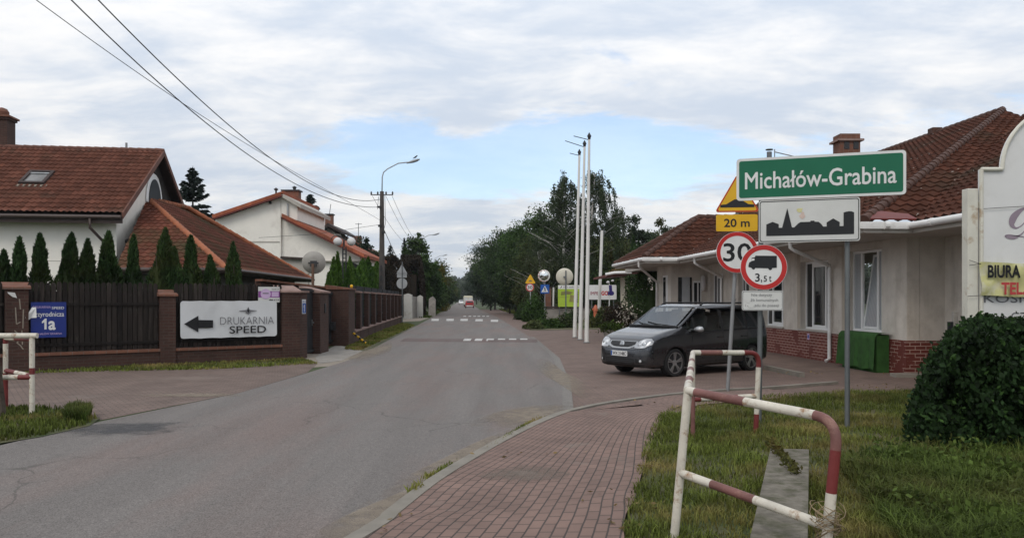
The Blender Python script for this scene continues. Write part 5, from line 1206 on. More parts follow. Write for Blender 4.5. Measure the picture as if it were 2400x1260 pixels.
# ------------------------------------------------------------------ billboard at the right edge
D = 11.0; B3 = lambda u, v: P(u, v, D)
bb = thing('billboard', 'tall white billboard with an arched top on rusty posts behind the leafy hedge', 'billboard', (7.6, D, 0))
cx_, rx_, zsh = 7.62, .80, P(0,397,D).z
xl = B3(2298,0).x; xr = 2*cx_-xl
arc = [(cx_-rx_*math.cos(t), zsh+rx_*1.05*math.sin(t)) for t in np.linspace(0, math.pi, 30)]
outl_ = [(xl,.9),(xr,.9),(xr,zsh)]+arc[::-1]+[(xl,zsh)]
b = MB(); b.prism([(x,D,z) for x, z in outl_], (0,.06,0)); pn = obj('panel', b, M['board_white'], bb)
b = MB(); o_ = [Vector((x,D-.02,z)) for x, z in [(xl,.9),(xl,zsh)]+arc+[(xr,zsh),(xr,.9)]]
b.tube([o_[0],o_[1]], .028, 8); b.tube([o_[1], Vector((cx_-rx_,D-.02,zsh))], .028, 8); b.tube([Vector((x,D-.02,z)) for x, z in arc], .028, 8); obj('edge_frame', b, M['post_rust'], pn)
for x in (B3(2278,0).x, 2*cx_-B3(2278,0).x):
    b = MB(); b.box((x,D+.05,P(0,442,D).z/2),(.145,.145,P(0,442,D).z),0,.008); obj('post', b, M['post_rust'], bb)
b = MB()
for v in (480,735): b.box((B3(2292,0).x,D+.05,P(0,v,D).z),(.10,.06,.09))
obj('bracket', b, M['post_rust'], bb)
pl = Plane((7.3,D,2.5), (1,0,0))
def bx(u, v): p = B3(u, v); return (p.x-7.3, p.z-2.5)
# large script initial: a slanted D drawn as a ribbon of changing width
def ribbon(pl, pts, ws, m, par, l, name):
    b = MB(); L_ = []
    for i, (p, w_) in enumerate(zip(pts, ws)):
        a, c_ = pts[max(0,i-1)], pts[min(len(pts)-1,i+1)]; t = Vector((c_[0]-a[0], c_[1]-a[1])).normalized()
        L_.append((pl.pt(p[0]-t.y*w_/2, p[1]+t.x*w_/2, l), pl.pt(p[0]+t.y*w_/2, p[1]-t.x*w_/2, l)))
    for i in range(len(L_)-1): b.quad(L_[i][0], L_[i][1], L_[i+1][1], L_[i+1][0])
    return obj(name, b, m, par)
def spl(pts, n=10):
    q = [Vector(p) for p in pts]; o_ = []
    for i in range(len(q)-1):
        p0,p1,p2,p3 = q[max(i-1,0)],q[i],q[i+1],q[min(i+2,len(q)-1)]
        for k in range(n):
            t = k/n; o_.append(.5*((2*p1)+(-p0+p2)*t+(2*p0-5*p1+4*p2-p3)*t*t+(-p0+3*p1-3*p2+p3)*t**3))
    return o_+[q[-1]]
s_ = spl([bx(2412,484),bx(2393,492),bx(2376,508),bx(2371,525),bx(2380,534),bx(2394,528),bx(2408,512),bx(2420,500)]); ws = [.012+.085*math.exp(-((i-22)/13)**2) for i in range(len(s_))]
ribbon(pl, s_, ws, M['s_mauve'], pn, .006, 'script_initial')
s_ = spl([bx(2422,500),bx(2404,536),bx(2388,552),bx(2372,556),bx(2356,553),bx(2364,550),bx(2384,553),bx(2412,556)]); ws = [.012+.045*math.exp(-((i-30)/9)**2) for i in range(len(s_))]
ribbon(pl, s_, ws, M['s_mauve'], pn, .0075, 'script_initial')
b = MB(); b.tube([B3(2296,490)+Vector((0,-.03,0)), B3(2360,486)+Vector((0,-.03,0)), B3(2470,480)+Vector((0,-.03,0))], .004, 5); obj('cable', b, M['wire'], bb)
x, y = bx(2356,699); lettering(pl, 'KOSM', x+.03, y, .66, .115, M['s_grey'], pn, .006, off=.0)
x, y = bx(2398,740); lettering(pl, 'CZY', x, y, .34, .10, M['s_grey'], pn, .006, off=.005)
# yellow cloth banner tied across
yb = thing('office_banner', 'creased yellow banner reading BIURA and TEL. tied across the white billboard', 'banner', (7.4,D-.08,2.0))
b = MB(); n_, m__ = 30, 10; xa, xb = B3(2290,0).x, 8.6; zt, z0_ = P(0,616,D).z, P(0,694,D).z
for j in range(m__+1):
    for i in range(n_+1):
        x = xa+(xb-xa)*i/n_; z = z0_+(zt-z0_)*j/m__; b.v.append(Vector((x+.015*math.sin(j*.6), D-.075+.022*math.sin(x*9+z*11)+.014*math.sin(x*21-z*17), z+.012*math.sin(x*6))))
for j in range(m__):
    for i in range(n_): k = j*(n_+1)+i; b.f.append((k,k+1,k+n_+2,k+n_+1))
obj('cloth', b, mat('yellow_cloth',(.58,.56,.26),.55,.12,3,dirt=(.62,.60,.44),ds=4,dlo=.5,dhi=.62), yb, smooth=True)
pl = Plane((7.3,D-.118,2.5),(1,0,0)); x, y = bx(2341,636.5); lettering(pl, 'BIURA', x, y, .44, .165, M['s_black'], yb, .0, off=.035)
flat('lettering', pl, [bx(2397,623),bx(2402,623),bx(2402,650),bx(2397,650)], M['s_black'], yb, .0)
x, y = bx(2362,676); lettering(pl, 'TEL.', x, y, .315, .155, M['s_redprint'], yb, .0, off=.035)
b = MB()
for (u0,v0,u1,v1) in ((2266,622,2292,618),(2266,610,2292,619),(2262,694,2292,692)): b.tube([B3(u0,v0)+Vector((0,-.06,0)), B3(u1,v1)+Vector((0,-.07,0))], .004, 5)
obj('tie', b, M['wire'], yb)
# ------------------------------------------------------------------ flagpoles
def flagpole(u, vb, ut, vt, lab, arm=None, r0=.088, r1=.048, grp=None, Db=None):
    D = F*HC/(vb-VH) if Db is None else Db; p = Vector(((u-1200)/F*D, D, 0)); top = P(ut, vt, D)
    t = thing('flagpole', lab, 'flagpole', p, 0, grp)
    b = MB(); b.tube([p, p+Vector((0,0,.25)), p.lerp(top,.5), top], [r0*1.05, r0, (r0+r1)/2, r1], 14); obj('pole', b, M['pole_white'], t, smooth=True, angle=50)
    b = MB(); b.lathe([(r0*1.7,0),(r0*1.7,.025),(r0*1.1,.04)], p, (0,0,1), 16); obj('base_plate', b, M['galv'], t)
    if arm:
        b = MB(); b.lathe([(.055,-.03),(.06,.04),(.09,.10),(.05,.17),(.015,.24)], top, (0,0,1), 10); obj('finial', b, M['dark_metal'], t, smooth=True)
        b = MB(); b.tube([top+Vector((0,0,-.05)), Vector((P(arm[0],0,D).x, D-.1, P(0,arm[1],D).z))], .016, 6); obj('arm', b, M['dark_metal'], t)
    return t
gF = 'white flagpoles in front of the shops'
flagpole(1347,791,1358,362, 'left and shortest looking of the three clustered white flagpoles, thin arm on top', (1335,360), grp=gF)
flagpole(1360,796,1370,342, 'middle one of the three clustered white flagpoles with a long thin arm on top', (1324,331), grp=gF)
flagpole(1375,803,1381,325, 'tallest looking and thickest of the three clustered white flagpoles, nearest the parked car', (1344,320), grp=gF)
flagpole(1403,735,1411,540, 'lone white pole without arm or finial standing before the white company board', None, .13, .10, None, 58)
# ------------------------------------------------------------------ lamp posts and overhead wires
def lamp_post(D, x, zt, lab, arm=True, r0=.17, conc=True, hz=1.85, reach=2.05):
    t = thing('lamp_post', lab, 'street lamp', (x, D, 0), 0, 'street lamps along the left side of the road')
    b = MB(); b.tube([(x,D,0),(x,D,zt)], [r0, r0*.55], 8); obj('pole', b, M['pole_conc'], t, smooth=True, angle=50)
    p = [(x,D,zt-.4),(x+.02,D,zt+.9),(x+.10,D,zt+1.2),(x+.35,D,zt+1.42),(x+reach*.5,D-.02,zt+1.42+.17*reach),(x+reach*.86,D-.05,zt+hz)]
    b = MB(); b.tube(p, .038, 8); ar = obj('arm', b, M['lamp_metal'], t, smooth=True)
    hx = x+reach*.97; hz_ = zt+hz+.06
    b = MB(); b.raw(*headmesh(hx, D-.05, hz_)); obj('lamp_head', b, M['lamp_metal'], t, smooth=True)
    b = MB(); w = .75
    b.tube([(x-w*.95,D,zt-.22),(x+w*.95,D,zt-.22)], .03, 6)
    for dx_ in (-w*.9,-w*.35,w*.35,w*.9): b.lathe([(.03,0),(.055,.05),(.05,.14),(.02,.2)], (x+dx_,D,zt-.2), (0,0,1), 8)
    obj('cross_arm', b, M['dark_metal'], t); return t
def headmesh(x, y, z):
    b = MB(); n = 12; sec = [(-.42,.05,.05),(-.25,.09,.08),(0,.13,.12),(.25,.14,.11),(.42,.05,.04)]
    for i, (dx_, w, h) in enumerate(sec):
        for k in range(n): t = 2*math.pi*k/n; b.v.append(Vector((x+dx_, y+w*math.cos(t), z+dx_*.28+h*math.sin(t)*(.7 if math.sin(t) > 0 else 1.0))))
    for i in range(len(sec)-1):
        for k in range(n): b.f.append((i*n+k, i*n+(k+1) % n, (i+1)*n+(k+1) % n, (i+1)*n+k))
    b.f.append(tuple(range(n))[::-1]); b.f.append(tuple(range((len(sec)-1)*n, len(sec)*n))); return b.v, b.f
L1 = lamp_post(50, -8.24, 8.55, 'nearest street lamp on a dark concrete wire pole rising behind the brick fence', r0=.225)
b = MB()
for z, dx_ in ((7.55,-.16),(6.35,-.1),(5.95,.12)): b.box((-8.24+dx_,49.85,z),(.22,.12,.12))
b.tube([(-8.04,49.9,8.3),(-8.0,49.9,6.5),(-8.1,49.85,6.1)], .015, 5); b.tube([(-8.44,49.9,8.2),(-8.5,49.9,7.4)], .015, 5); obj('wire_clamps', b, M['dark_metal'], L1)
b = MB()
for z in np.arange(1.2,4.0,.62): b.box((-8.24,49.75,z),(.13,.1,.36))
obj('pole_recess', b, M['dark_metal'], L1)
for i, (D, u, v) in enumerate(((93.5,985,556),(140,1022,607),(181,1042,628),(222,1051,643),(268,1057,655))):
    x = -8.24-.062*(D-50)
    lamp_post(D, x, 8.5-(1.0 if i == 0 else .9), ['second street lamp along the left road side, its arm reaching over bushes','third street lamp, smaller, beyond the yellowish conifer','fourth street lamp, tiny, near the vanishing point','fifth street lamp, hardly visible above far trees','farthest visible street lamp of the row'][i], r0=.15, reach=2.0)
b = MB(); hd = L1; 
bird = thing('bird', 'small dark bird perched on the head of the nearest street lamp', 'bird', (-6.2,49.95,10.7))
b.raw([], []); bx_, bz_ = -6.12, 10.60
b.tube([(bx_-.16,49.95,bz_+.02),(bx_-.08,49.95,bz_+.06),(bx_,49.95,bz_+.10),(bx_+.07,49.95,bz_+.16),(bx_+.11,49.95,bz_+.20),(bx_+.16,49.95,bz_+.20)], [.012,.03,.055,.045,.035,.006], 8); obj('body', b, M['dark_metal'], bird, smooth=True)
def wire(name_lab, fn_, D0, D1, r, n=40):
    b = MB(); b.tube([fn_(D0+(D1-D0)*k/n) for k in range(n+1)], r, 6); o = obj('overhead_wire', b, M['wire'], None, smooth=True); return prop(o, name_lab, 'wire')
def wfun(Dp, xp, zp, pts):
    """wire from the pole (Dp,xp,zp) through photo points (u,v) in the vertical plane x = xp+k(Dp-D)"""
    k = pts[0]; 
    return None
def mkwire(lab, k, u_v, D1, r, zp):
    xs = lambda D: -8.35+k*(50-D)
    Ds, zs = [50.0], [zp]
    for u, v in u_v:
        m_ = (u-1200)/F; D = (-8.35+k*50)/(m_+k); Ds.append(D); zs.append(HC+(VH-v)/F*D)
    c_ = np.polyfit(Ds, zs, 3)
    print(lab, [round(x,1) for x in Ds], [round(float(x),2) for x in zs])
    return wire(lab, lambda D: Vector((xs(D), D, float(np.polyval(c_, D)))), D1, 50, r)
mkwire('upper thick black overhead wire sweeping from the top left down to the lamp pole', -.045, [(232,0),(315,90),(460,225),(560,310),(660,392),(740,436),(820,466)], 13.0, .016, 8.05)
mkwire('lower thick black overhead wire sweeping from the top left down to the lamp pole', -.055, [(168,0),(270,105),(400,215),(540,330),(650,410),(750,458),(830,480)], 13.0, .016, 7.55)
mkwire('thin faint overhead wire crossing under the two thick ones towards the lamp pole', -.055, [(83,0),(250,120),(400,222),(520,300),(640,375),(750,440),(830,478)], 13.5, .010, 6.7)
b = MB(); b.tube([(-8.35,50,6.45),(-13,52,6.0),(-17,53,5.85)], .012, 5); prop(obj('overhead_wire', b, M['wire']), 'thin service wire running left from the lamp pole to the houses', 'wire')
b = MB(); b.tube([(-8.1,50,6.1),(-8.5,60,4.3),(-9,70,3.6)], .02, 5); prop(obj('overhead_wire', b, M['wire']), 'short service wire dropping behind the lamp pole into the dark hedge', 'wire')
for dx_, lab in ((-.6,'left strand'),(.25,'middle strand'),(.65,'right strand')):
    b = MB(); b.tube([Vector((-8.24+dx_-.062*t*43.5, 50+43.5*t, 8.25-.35*t-4*.8*t*(1-t))) for t in np.linspace(0,1,16)], .012, 5)
    prop(obj('overhead_wire', b, M['wire']), f'{lab} of the thin wires between the first and second lamp poles', 'wire')
# ------------------------------------------------------------------ red and white railings
def rail_run(par, pts, r, spec, name):
    """tube along pts split in colour runs; spec = [(fraction end, material)]"""
    pts = [Vector(p) for p in pts]; L = [0]
    for i in range(1, len(pts)): L.append(L[-1]+(pts[i]-pts[i-1]).length)
    def at(d):
        for i in range(1, len(pts)):
            if d <= L[i]+1e-9: return pts[i-1].lerp(pts[i], (d-L[i-1])/max(1e-9, L[i]-L[i-1]))
        return pts[-1]
    a = 0; items = []
    for fr_, m_ in spec:
        d0, d1 = a*L[-1], fr_*L[-1]; mid = [pts[i] for i in range(len(pts)) if d0+1e-6 < L[i] < d1-1e-6]
        items.append((MB().tube([at(d0)]+mid+[at(d1)], r, 14, True), M[m_])); a = fr_
    return multi(name, items, par, True, 60)
def bend(p, c, q, rad, n=8):
    p, c, q = map(Vector, (p, c, q)); a = c+(p-c).normalized()*rad; e = c+(q-c).normalized()*rad
    return [a.lerp(c, t).lerp(c.lerp(e, t), t) for t in np.linspace(0, 1, n)]
ra = thing('pedestrian_railing', 'rusty red and white tubular railing standing in the grass right beside the camera', 'railing', (1.5, 5, 0))
A0, A1 = Vector((1.150,5.62,0)), P(1612,915,5.60)
B1 = P(1965,983,4.60); B0 = Vector((P(1924,0,4.60).x,4.60,0)); rr_ = .031
cn = bend(A1, B1, B0, .16)
rail_run(ra, [A0, A1+Vector((0,0,-.02))], rr_, [(1,'rail_white')], 'leg')
full = [A1]+cn+[B0]
rail_run(ra, full, rr_, [(.035,'rail_white'),(.235,'rail_red'),(.475,'rail_white'),(.60,'rail_red'),(.715,'rail_redb'),(1,'rail_white')], 'top_rail')
M0, M1 = A0.lerp(A1,.47), P(1938,1232,4.60)
rail_run(ra, [M0, M1], rr_*.95, [(.25,'rail_white'),(.56,'rail_red'),(1,'rail_white')], 'middle_rail')
A2 = P(1624,826,9.75); A2b = Vector((A2.x, 9.75, 0))
rail_run(ra, [A1, A2], rr_, [(.06,'rail_white'),(.12,'rail_white'),(.2,'rail_red'),(.34,'rail_white'),(.42,'rail_red'),(.6,'rail_white'),(.68,'rail_red'),(1,'rail_white')], 'top_rail')
A3 = P(1779,826,10.1); A3b = Vector((P(1771,0,10.1).x,10.1,0))
cn = bend(A2, A3, A3b, .15)
rail_run(ra, [A2]+cn+[A3b], rr_*1.05, [(.05,'rail_white'),(.21,'rail_red'),(.375,'rail_white'),(.56,'rail_redb'),(.86,'rail_white'),(1,'rail_redb')], 'top_rail')
rail_run(ra, [A2, A2b], rr_*.9, [(.45,'rail_white'),(1,'rail_red')], 'leg')
rail_run(ra, [P(1622,936,9.75), P(1772,927,10.1)], rr_*.95, [(.12,'rail_redb'),(.3,'rail_white'),(.7,'rail_redb'),(1,'rail_white')], 'middle_rail')
rl_ = thing('pedestrian_railing', 'bright red and white tubular railing in the grass corner at the left edge', 'railing', (-7.4, 11.9, 0))
q1, q2, q3 = Vector((P(75,0,11.8).x,11.8,0)), Vector((P(13,0,12.25).x,12.25,0)), Vector((-9.6,11.7,0)); zt = 1.20
U = lambda p, z: Vector((p.x,p.y,z))
rail_run(rl_, [q1, U(q1,zt)], .038, [(.52,'rail_white'),(.60,'rail_redb'),(1,'rail_white')], 'leg')
rail_run(rl_, [q2, U(q2,zt)], .036, [(.50,'rail_redb'),(.88,'rail_white'),(1,'rail_redb')], 'leg')
rail_run(rl_, [q3, U(q3,zt)], .036, [(.5,'rail_white'),(1,'rail_redb')], 'leg')
rail_run(rl_, [U(q1,zt)+Vector((.08,0,0)), U(q3,zt)], .04, [(.03,'rail_white'),(.26,'rail_white'),(.5,'rail_redb'),(1,'rail_white')], 'top_rail')
rail_run(rl_, [U(q1,zt-.06), U(q2,zt-.06)], .034, [(.6,'rail_redb'),(1,'rail_white')], 'top_rail')
rail_run(rl_, [U(q1,.58), U(q3,.58)], .038, [(.08,'rail_redb'),(.4,'rail_white'),(1,'rail_redb')], 'middle_rail')
rail_run(rl_, [U(q1,.60), U(q2,.64)], .034, [(.15,'rail_redb'),(.6,'rail_white'),(1,'rail_redb')], 'middle_rail')
st_ = thing('wooden_stake', 'dark wooden stake leaning out of the grass at the left railing', 'stake', (P(4,0,11.6).x,11.6,0))
b = MB(); b.tube([(P(8,0,11.6).x,11.6,0),(P(-10,0,11.6).x,11.65,.75)], .05, 6); obj('shaft', b, M['bark'], st_)
# concrete beam in the lawn
cbm = thing('concrete_beam', 'long weathered concrete beam lying in the grass behind the near railing', 'concrete beam', (2.6,7.3,0))
b = MB(); zt = .26
fA, fB_, nA, nB = g(1806,1050,zt), g(1896,1052,zt), g(1757,1262,zt), g(1889,1262,zt)
dn = (nA-fA).normalized(); nA += dn*1.2; nB += dn*1.2
n_ = 10
for i in range(n_):
    p = [fA.lerp(nA,i/n_), fB_.lerp(nB,i/n_), fB_.lerp(nB,(i+1)/n_), fA.lerp(nA,(i+1)/n_)]
b.prism([Vector((p.x,p.y,0)) for p in (nA,nB,fB_,fA)], (0,0,zt)); obj('beam', b, M['beam'], cbm)
# ------------------------------------------------------------------ cars
def paint(name, col, rough=.28, metal=.45):
    m, nt, b = base(name, rough, metal, .5); b.inputs['Coat Weight'].default_value = .8; b.inputs['Coat Roughness'].default_value = .06
    n = nnoise(nt, 2.5, 4, .6, 'World'); d = nnoise(nt, 14, 6, .7, 'World', off=(1,2,3))
    c = nmix(nt, nmap(nt, n, .3, .7), tuple(x*.94 for x in col), tuple(x*1.06 for x in col))
    zg = nn(nt, 'ShaderNodeSeparateXYZ', {0: nn(nt, 'ShaderNodeNewGeometry').outputs['Position']}).outputs[2]
    dust = nn(nt, 'ShaderNodeMath', {0: nmap(nt, zg, .7, .15), 1: nmap(nt, d, .35, .7)}, operation='MULTIPLY').outputs[0]
    c = nmix(nt, nn(nt, 'ShaderNodeMath', {0: dust, 1: .45}, operation='MULTIPLY').outputs[0], c, (.16,.14,.12))
    nt.links.new(c, b.inputs['Base Color']); nt.links.new(nmap(nt, dust, 0, 1, rough, .7), b.inputs['Roughness']); return m
M['car_grey'] = paint('car_grey', (.050,.053,.061), .24, .76)
M['car_red'] = paint('car_red', (.42,.02,.02)); M['car_white'] = paint('car_white', (.62,.62,.60), .4, .0)
M['tyre'] = mat('tyre', (.018,.018,.019), .85, .25, 8); M['rim'] = mat('rim', (.42,.42,.43), .35, .1, 6, metal=.8); M['rim_dark'] = mat('rim_dark', (.05,.05,.052), .5, .1, 6)
M['trim'] = mat('trim', (.015,.015,.016), .6, .2, 5); M['chrome'] = mat('chrome', (.55,.56,.57), .22, .05, 4, metal=.9); M['silver'] = mat('silver', (.42,.43,.44), .35, .06, 4, metal=.6)
def clearglass(name, tint, refl):
    m, nt, b = base(name, .03, 0, .5); t_ = nn(nt, 'ShaderNodeBsdfTransparent', {0: c4(tint)}); gl_ = nn(nt, 'ShaderNodeBsdfGlossy', {0: (.9,.93,.96,1), 1: .03})
    lw = nn(nt, 'ShaderNodeLayerWeight', {0: .35}); mx = nn(nt, 'ShaderNodeMixShader', {0: nmap(nt, lw.outputs['Fresnel'], 0, 1, refl, 1)})
    nt.links.new(t_.outputs[0], mx.inputs[1]); nt.links.new(gl_.outputs[0], mx.inputs[2]); nt.links.new(mx.outputs[0], nt.nodes['Material Output'].inputs[0]); nt.nodes.remove(b); return m
M['car_glass'] = clearglass('car_glass', (.70,.80,.77), .05); M['windscreen'] = clearglass('windscreen', (.72,.80,.82), .09)
M['dark_glass'] = glassmat('dark_glass', (.012,.014,.016), .04); M['seat_cloth'] = mat('seat_cloth', (.05,.05,.055), .9, .2, 8)
m_, nt_, b_ = base('headlight', .12, .2, .6)
vo = nn(nt_, 'ShaderNodeTexVoronoi', {'Vector': nn(nt_, 'ShaderNodeTexCoord').outputs['Object'], 'Scale': 7.0})
nt_.links.new(nmix(nt_, nmap(nt_, vo.outputs['Distance'], .15, .6), (.85,.86,.87), (.35,.36,.38)), b_.inputs['Base Color']); b_.inputs['Coat Weight'].default_value = 1; M['headlight'] = m_
M['lamp_red'] = mat('lamp_red', (.25,.01,.012), .25, .1, 4)
def itp(x, T):
    xs = [t[0] for t in T]
    return [float(np.interp(x, xs, [t[k] for t in T])) for k in range(1, len(T[0]))]
#        x,    zbot, ztop, half width
TOUR = [(-2.02,.38,.95,.68),(-2.00,.30,1.15,.78),(-1.97,.26,1.38,.83),(-1.93,.25,1.53,.855),(-1.86,.24,1.585,.87),(-1.5,.22,1.605,.885),(-.9,.20,1.63,.893),(-.2,.20,1.635,.895),(.30,.20,1.622,.895),(.48,.20,1.575,.895),
        (.62,.20,1.475,.895),(.86,.20,1.305,.894),(1.04,.20,1.185,.892),(1.16,.20,1.115,.89),(1.24,.20,1.088,.888),(1.5,.21,1.035,.88),(1.75,.21,.975,.86),(1.92,.21,.915,.835),(2.02,.215,.86,.805),(2.10,.22,.78,.76),(2.17,.24,.70,.69),(2.21,.27,.63,.60),(2.235,.33,.56,.50)]
def section(x, T=TOUR):
    z0, zt, w = itp(x, T)
    h = min(1, max(0, (zt-1.10)/.50)); belt = .98-.03*x
    zb = min(belt, zt-.045); we = w*(.90*(1-h))+.70*h          # half width at the roof edge
    hz = zt-z0; P_ = [(0,z0),(w*.70,z0),(w*.90,z0+.015),(w*.975,z0+.07),(w*.995,z0+.30*(zb-z0)),(w,z0+.50*(zb-z0)),(w*.992,z0+.78*(zb-z0)),(w*.972,z0+.93*(zb-z0)),(w*.955,zb)]
    ze = zt-.075*h-.022; y8, z8 = P_[-1]
    for t in (.06,.35,.65,.92): P_.append((y8+(we-y8)*(t**1.15), z8+(ze-z8)*t))
    P_ += [(we*.965, zt-.045*h-.012),(we*.88, zt-.018*h-.005),(we*.6, zt-.004),(we*.3, zt-.001),(0,zt)]
    return P_
def hw(x, z, T=TOUR):
    Q = section(x, T)
    if z < Q[0][1] or z > Q[-1][1]: return -1
    for (y0,z0),(y1,z1) in zip(Q[1:], Q[2:]):
        if z0 <= z <= z1 and z1 > z0: return y0+(y1-y0)*(z-z0)/(z1-z0)
    return Q[-2][0]
def xfront(y, z, T=TOUR, back=False):
    lo, hi = (.8, T[-1][0]) if not back else (-.8, T[0][0])
    if hw(hi, z, T) >= abs(y): return hi
    for _ in range(34):
        m = (lo+hi)/2
        if hw(m, z, T) >= abs(y): lo = m
        else: hi = m
    return lo
def bodymesh(T, name, m, par, arches=(1.34,-1.34), wr=.36):
    xs = sorted(set([t[0] for t in T] + list(np.linspace(T[0][0], T[-1][0], 40)))); bm = bmesh.new(); rings = []
    for x in xs:
        Q = section(x, T); full = [(-y, z) for y, z in Q[::-1]][:-1]+Q[:-1] if False else Q[:-1]+[(-y, z) for y, z in Q[::-1]][:-1]
        rings.append([bm.verts.new((x, y, z)) for y, z in full])
    n = len(rings[0])
    for a, b in zip(rings, rings[1:]):
        for i in range(n): bm.faces.new((a[i], a[(i+1) % n], b[(i+1) % n], b[i]))
    bm.faces.new(rings[0]); bm.faces.new(rings[-1][::-1])
    bmesh.ops.recalc_face_normals(bm, faces=bm.faces[:])
    me = bpy.data.meshes.new(name); bm.to_mesh(me); bm.free(); me.materials.append(m); me.materials.append(M['trim'])
    o = bpy.data.objects.new(name, me); C.objects.link(o)
    cut = MB()
    for xa in arches:
        for s in (-1, 1): cut.lathe([(wr,0),(wr,.34)], (xa, s*.66 if s > 0 else -.66-.34, .32), (0,1,0), 40)
    cme = bpy.data.meshes.new('cut'); cme.from_pydata([tuple(v) for v in cut.v], [], cut.f); cme.materials.append(m); cme.materials.append(M['trim'])
    cme.polygons.foreach_set('material_index', [1]*len(cme.polygons)); cb = bmesh.new(); cb.from_mesh(cme); bmesh.ops.recalc_face_normals(cb, faces=cb.faces[:]); cb.to_mesh(cme); cb.free()
    co = bpy.data.objects.new('cut', cme); C.objects.link(co)
    if T is TOUR:                          # hollow cabin behind the glass
        k = len(cut.v); pr = [(-1.84,1.06),(.45,1.015),(.92,1.05),(1.115,1.142),(1.32,1.30),(.62,1.80),(.475,1.578),(.42,1.53),(-1.45,1.50),(-1.74,1.44)]
        cab = MB().prism([(x, -1.05, z) for x, z in pr], (0, 2.1, 0)); nf = len(cut.f); cut.raw(cab.v, cab.f)
        old_ = cme; cme = bpy.data.meshes.new('cut'); cme.from_pydata([tuple(v) for v in cut.v], [], cut.f); cme.materials.append(m); cme.materials.append(M['trim'])
        cme.polygons.foreach_set('material_index', [1]*len(cme.polygons)); cb = bmesh.new(); cb.from_mesh(cme); bmesh.ops.recalc_face_normals(cb, faces=cb.faces[:]); cb.to_mesh(cme); cb.free(); co.data = cme; bpy.data.meshes.remove(old_)
    md = o.modifiers.new('b', 'BOOLEAN'); md.object = co; md.operation = 'DIFFERENCE'; md.solver = 'EXACT'
    dg = bpy.context.evaluated_depsgraph_get(); me2 = bpy.data.meshes.new_from_object(o.evaluated_get(dg)); o.modifiers.clear(); o.data = me2
    bpy.data.objects.remove(co); me2.polygons.foreach_set('use_smooth', [True]*len(me2.polygons)); me2.set_sharp_from_angle(angle=R(38))
    o.parent = par; return o
def fpatch(name, ys, lo, hi, m, par, off=.006, nz=5, back=False, T=TOUR, th=.02):
    b = MB(); n = len(ys); sg = -1 if back else 1
    for y, l, h in zip(ys, lo, hi):
        for j in range(nz+1):
            z = l+(h-l)*j/nz; b.v.append(Vector((xfront(y, z, T, back)+off*sg, y+(.4*off if y > 0 else -.4*off)*(abs(y) > .5), z)))
    k = nz+1
    for i in range(n-1):
        for j in range(nz): q = (i*k+j, (i+1)*k+j, (i+1)*k+j+1, i*k+j+1); b.f.append(q if not back else q[::-1])
    o = obj(name, b, m, par, smooth=True, local=True); return o
def spatch(name, xs, flo, fhi, side, m, par, off=.008, T=TOUR, nz=4, smooth=True):
    """side panel: fractions between belt (0) and roof edge (1); numbers >= 10 mean 10 + height z"""
    b = MB()
    for x, l, h in zip(xs, flo, fhi):
        Q = section(x, T); (yb, zb), (yt, zt) = Q[8], Q[12]
        f = lambda q: q-10 if q >= 10 else zb+(zt-zb)*q
        for j in range(nz+1):
            z = f(l)+(f(h)-f(l))*j/nz; b.v.append(Vector((x, side*(hw(x, z, T)+off), z+.2*off)))
    k = nz+1
    for i in range(len(xs)-1):
        for j in range(nz): q = (i*k+j, (i+1)*k+j, (i+1)*k+j+1, i*k+j+1); b.f.append(q if side < 0 else q[::-1])
    return obj(name, b, m, par, smooth=smooth, local=True)
def wheelset(par, xs, yw, r, rim=True, w=.21):
    for x in xs:
        for s in (-1, 1):
            b = MB(); ax = (0, s, 0); o = (x, s*(yw-w), r)
            b.lathe([(r*.62,0),(r*.93,.0),(r,.03),(r,w-.03),(r*.94,w-.002),(r*.84,w+.004),(r*.745,w-.004),(r*.735,w-.03)], o, ax, 36); t = obj('wheel', b, M['tyre'], par, smooth=True, angle=40, local=True)
            d = MB(); d.lathe([(r*.73,w-.10),(r*.73,w-.075),(.01,w-.07)], o, ax, 30); obj('brake_disc', d, M['rim_dark'], t, local=True)
            b = MB(); n = 30
            prof = [(r*.74,w-.03),(r*.74,w-.004),(r*.705,w-.004),(r*.695,w-.05)]; b.lathe(prof, o, ax, n); b.f = b.f[:-2]
            if rim:
                for k in range(5):
                    for dl in (-.13,.13):
                        a = 2*math.pi*k/5+dl+.3; a2 = 2*math.pi*k/5+dl*.55+.3
                        p0 = Vector((x+r*.70*math.cos(a), s*(yw-.012), r+r*.70*math.sin(a))); p1 = Vector((x+.05*math.cos(a2), s*(yw-.022), r+.05*math.sin(a2)))
                        tt = (p1-p0).normalized(); wv = tt.cross(Vector((0,1,0)))*.012; b.boxa(p0, p1, wv, (0,.012,0))
                b.lathe([(.07,-.03),(.07,0),(.05,.008),(.01,.01)], (x, s*(yw-.022), r), ax, 20)
            obj('rim', b, M['rim'], t, smooth=True, angle=40, local=True)
hd_ = Vector((-.815,-.58,0)).normalized(); yaw = math.atan2(hd_.y, hd_.x)
fw = Vector((3.61,17.75,0)); cpos = fw + Vector((hd_.y,-hd_.x,0))*.77 - hd_*1.34
car = thing('parked_car', 'dark grey seven-seat family car parked on the paving in front of the shops', 'car', cpos, yaw)
bodymesh(TOUR, 'body', M['car_grey'], car)
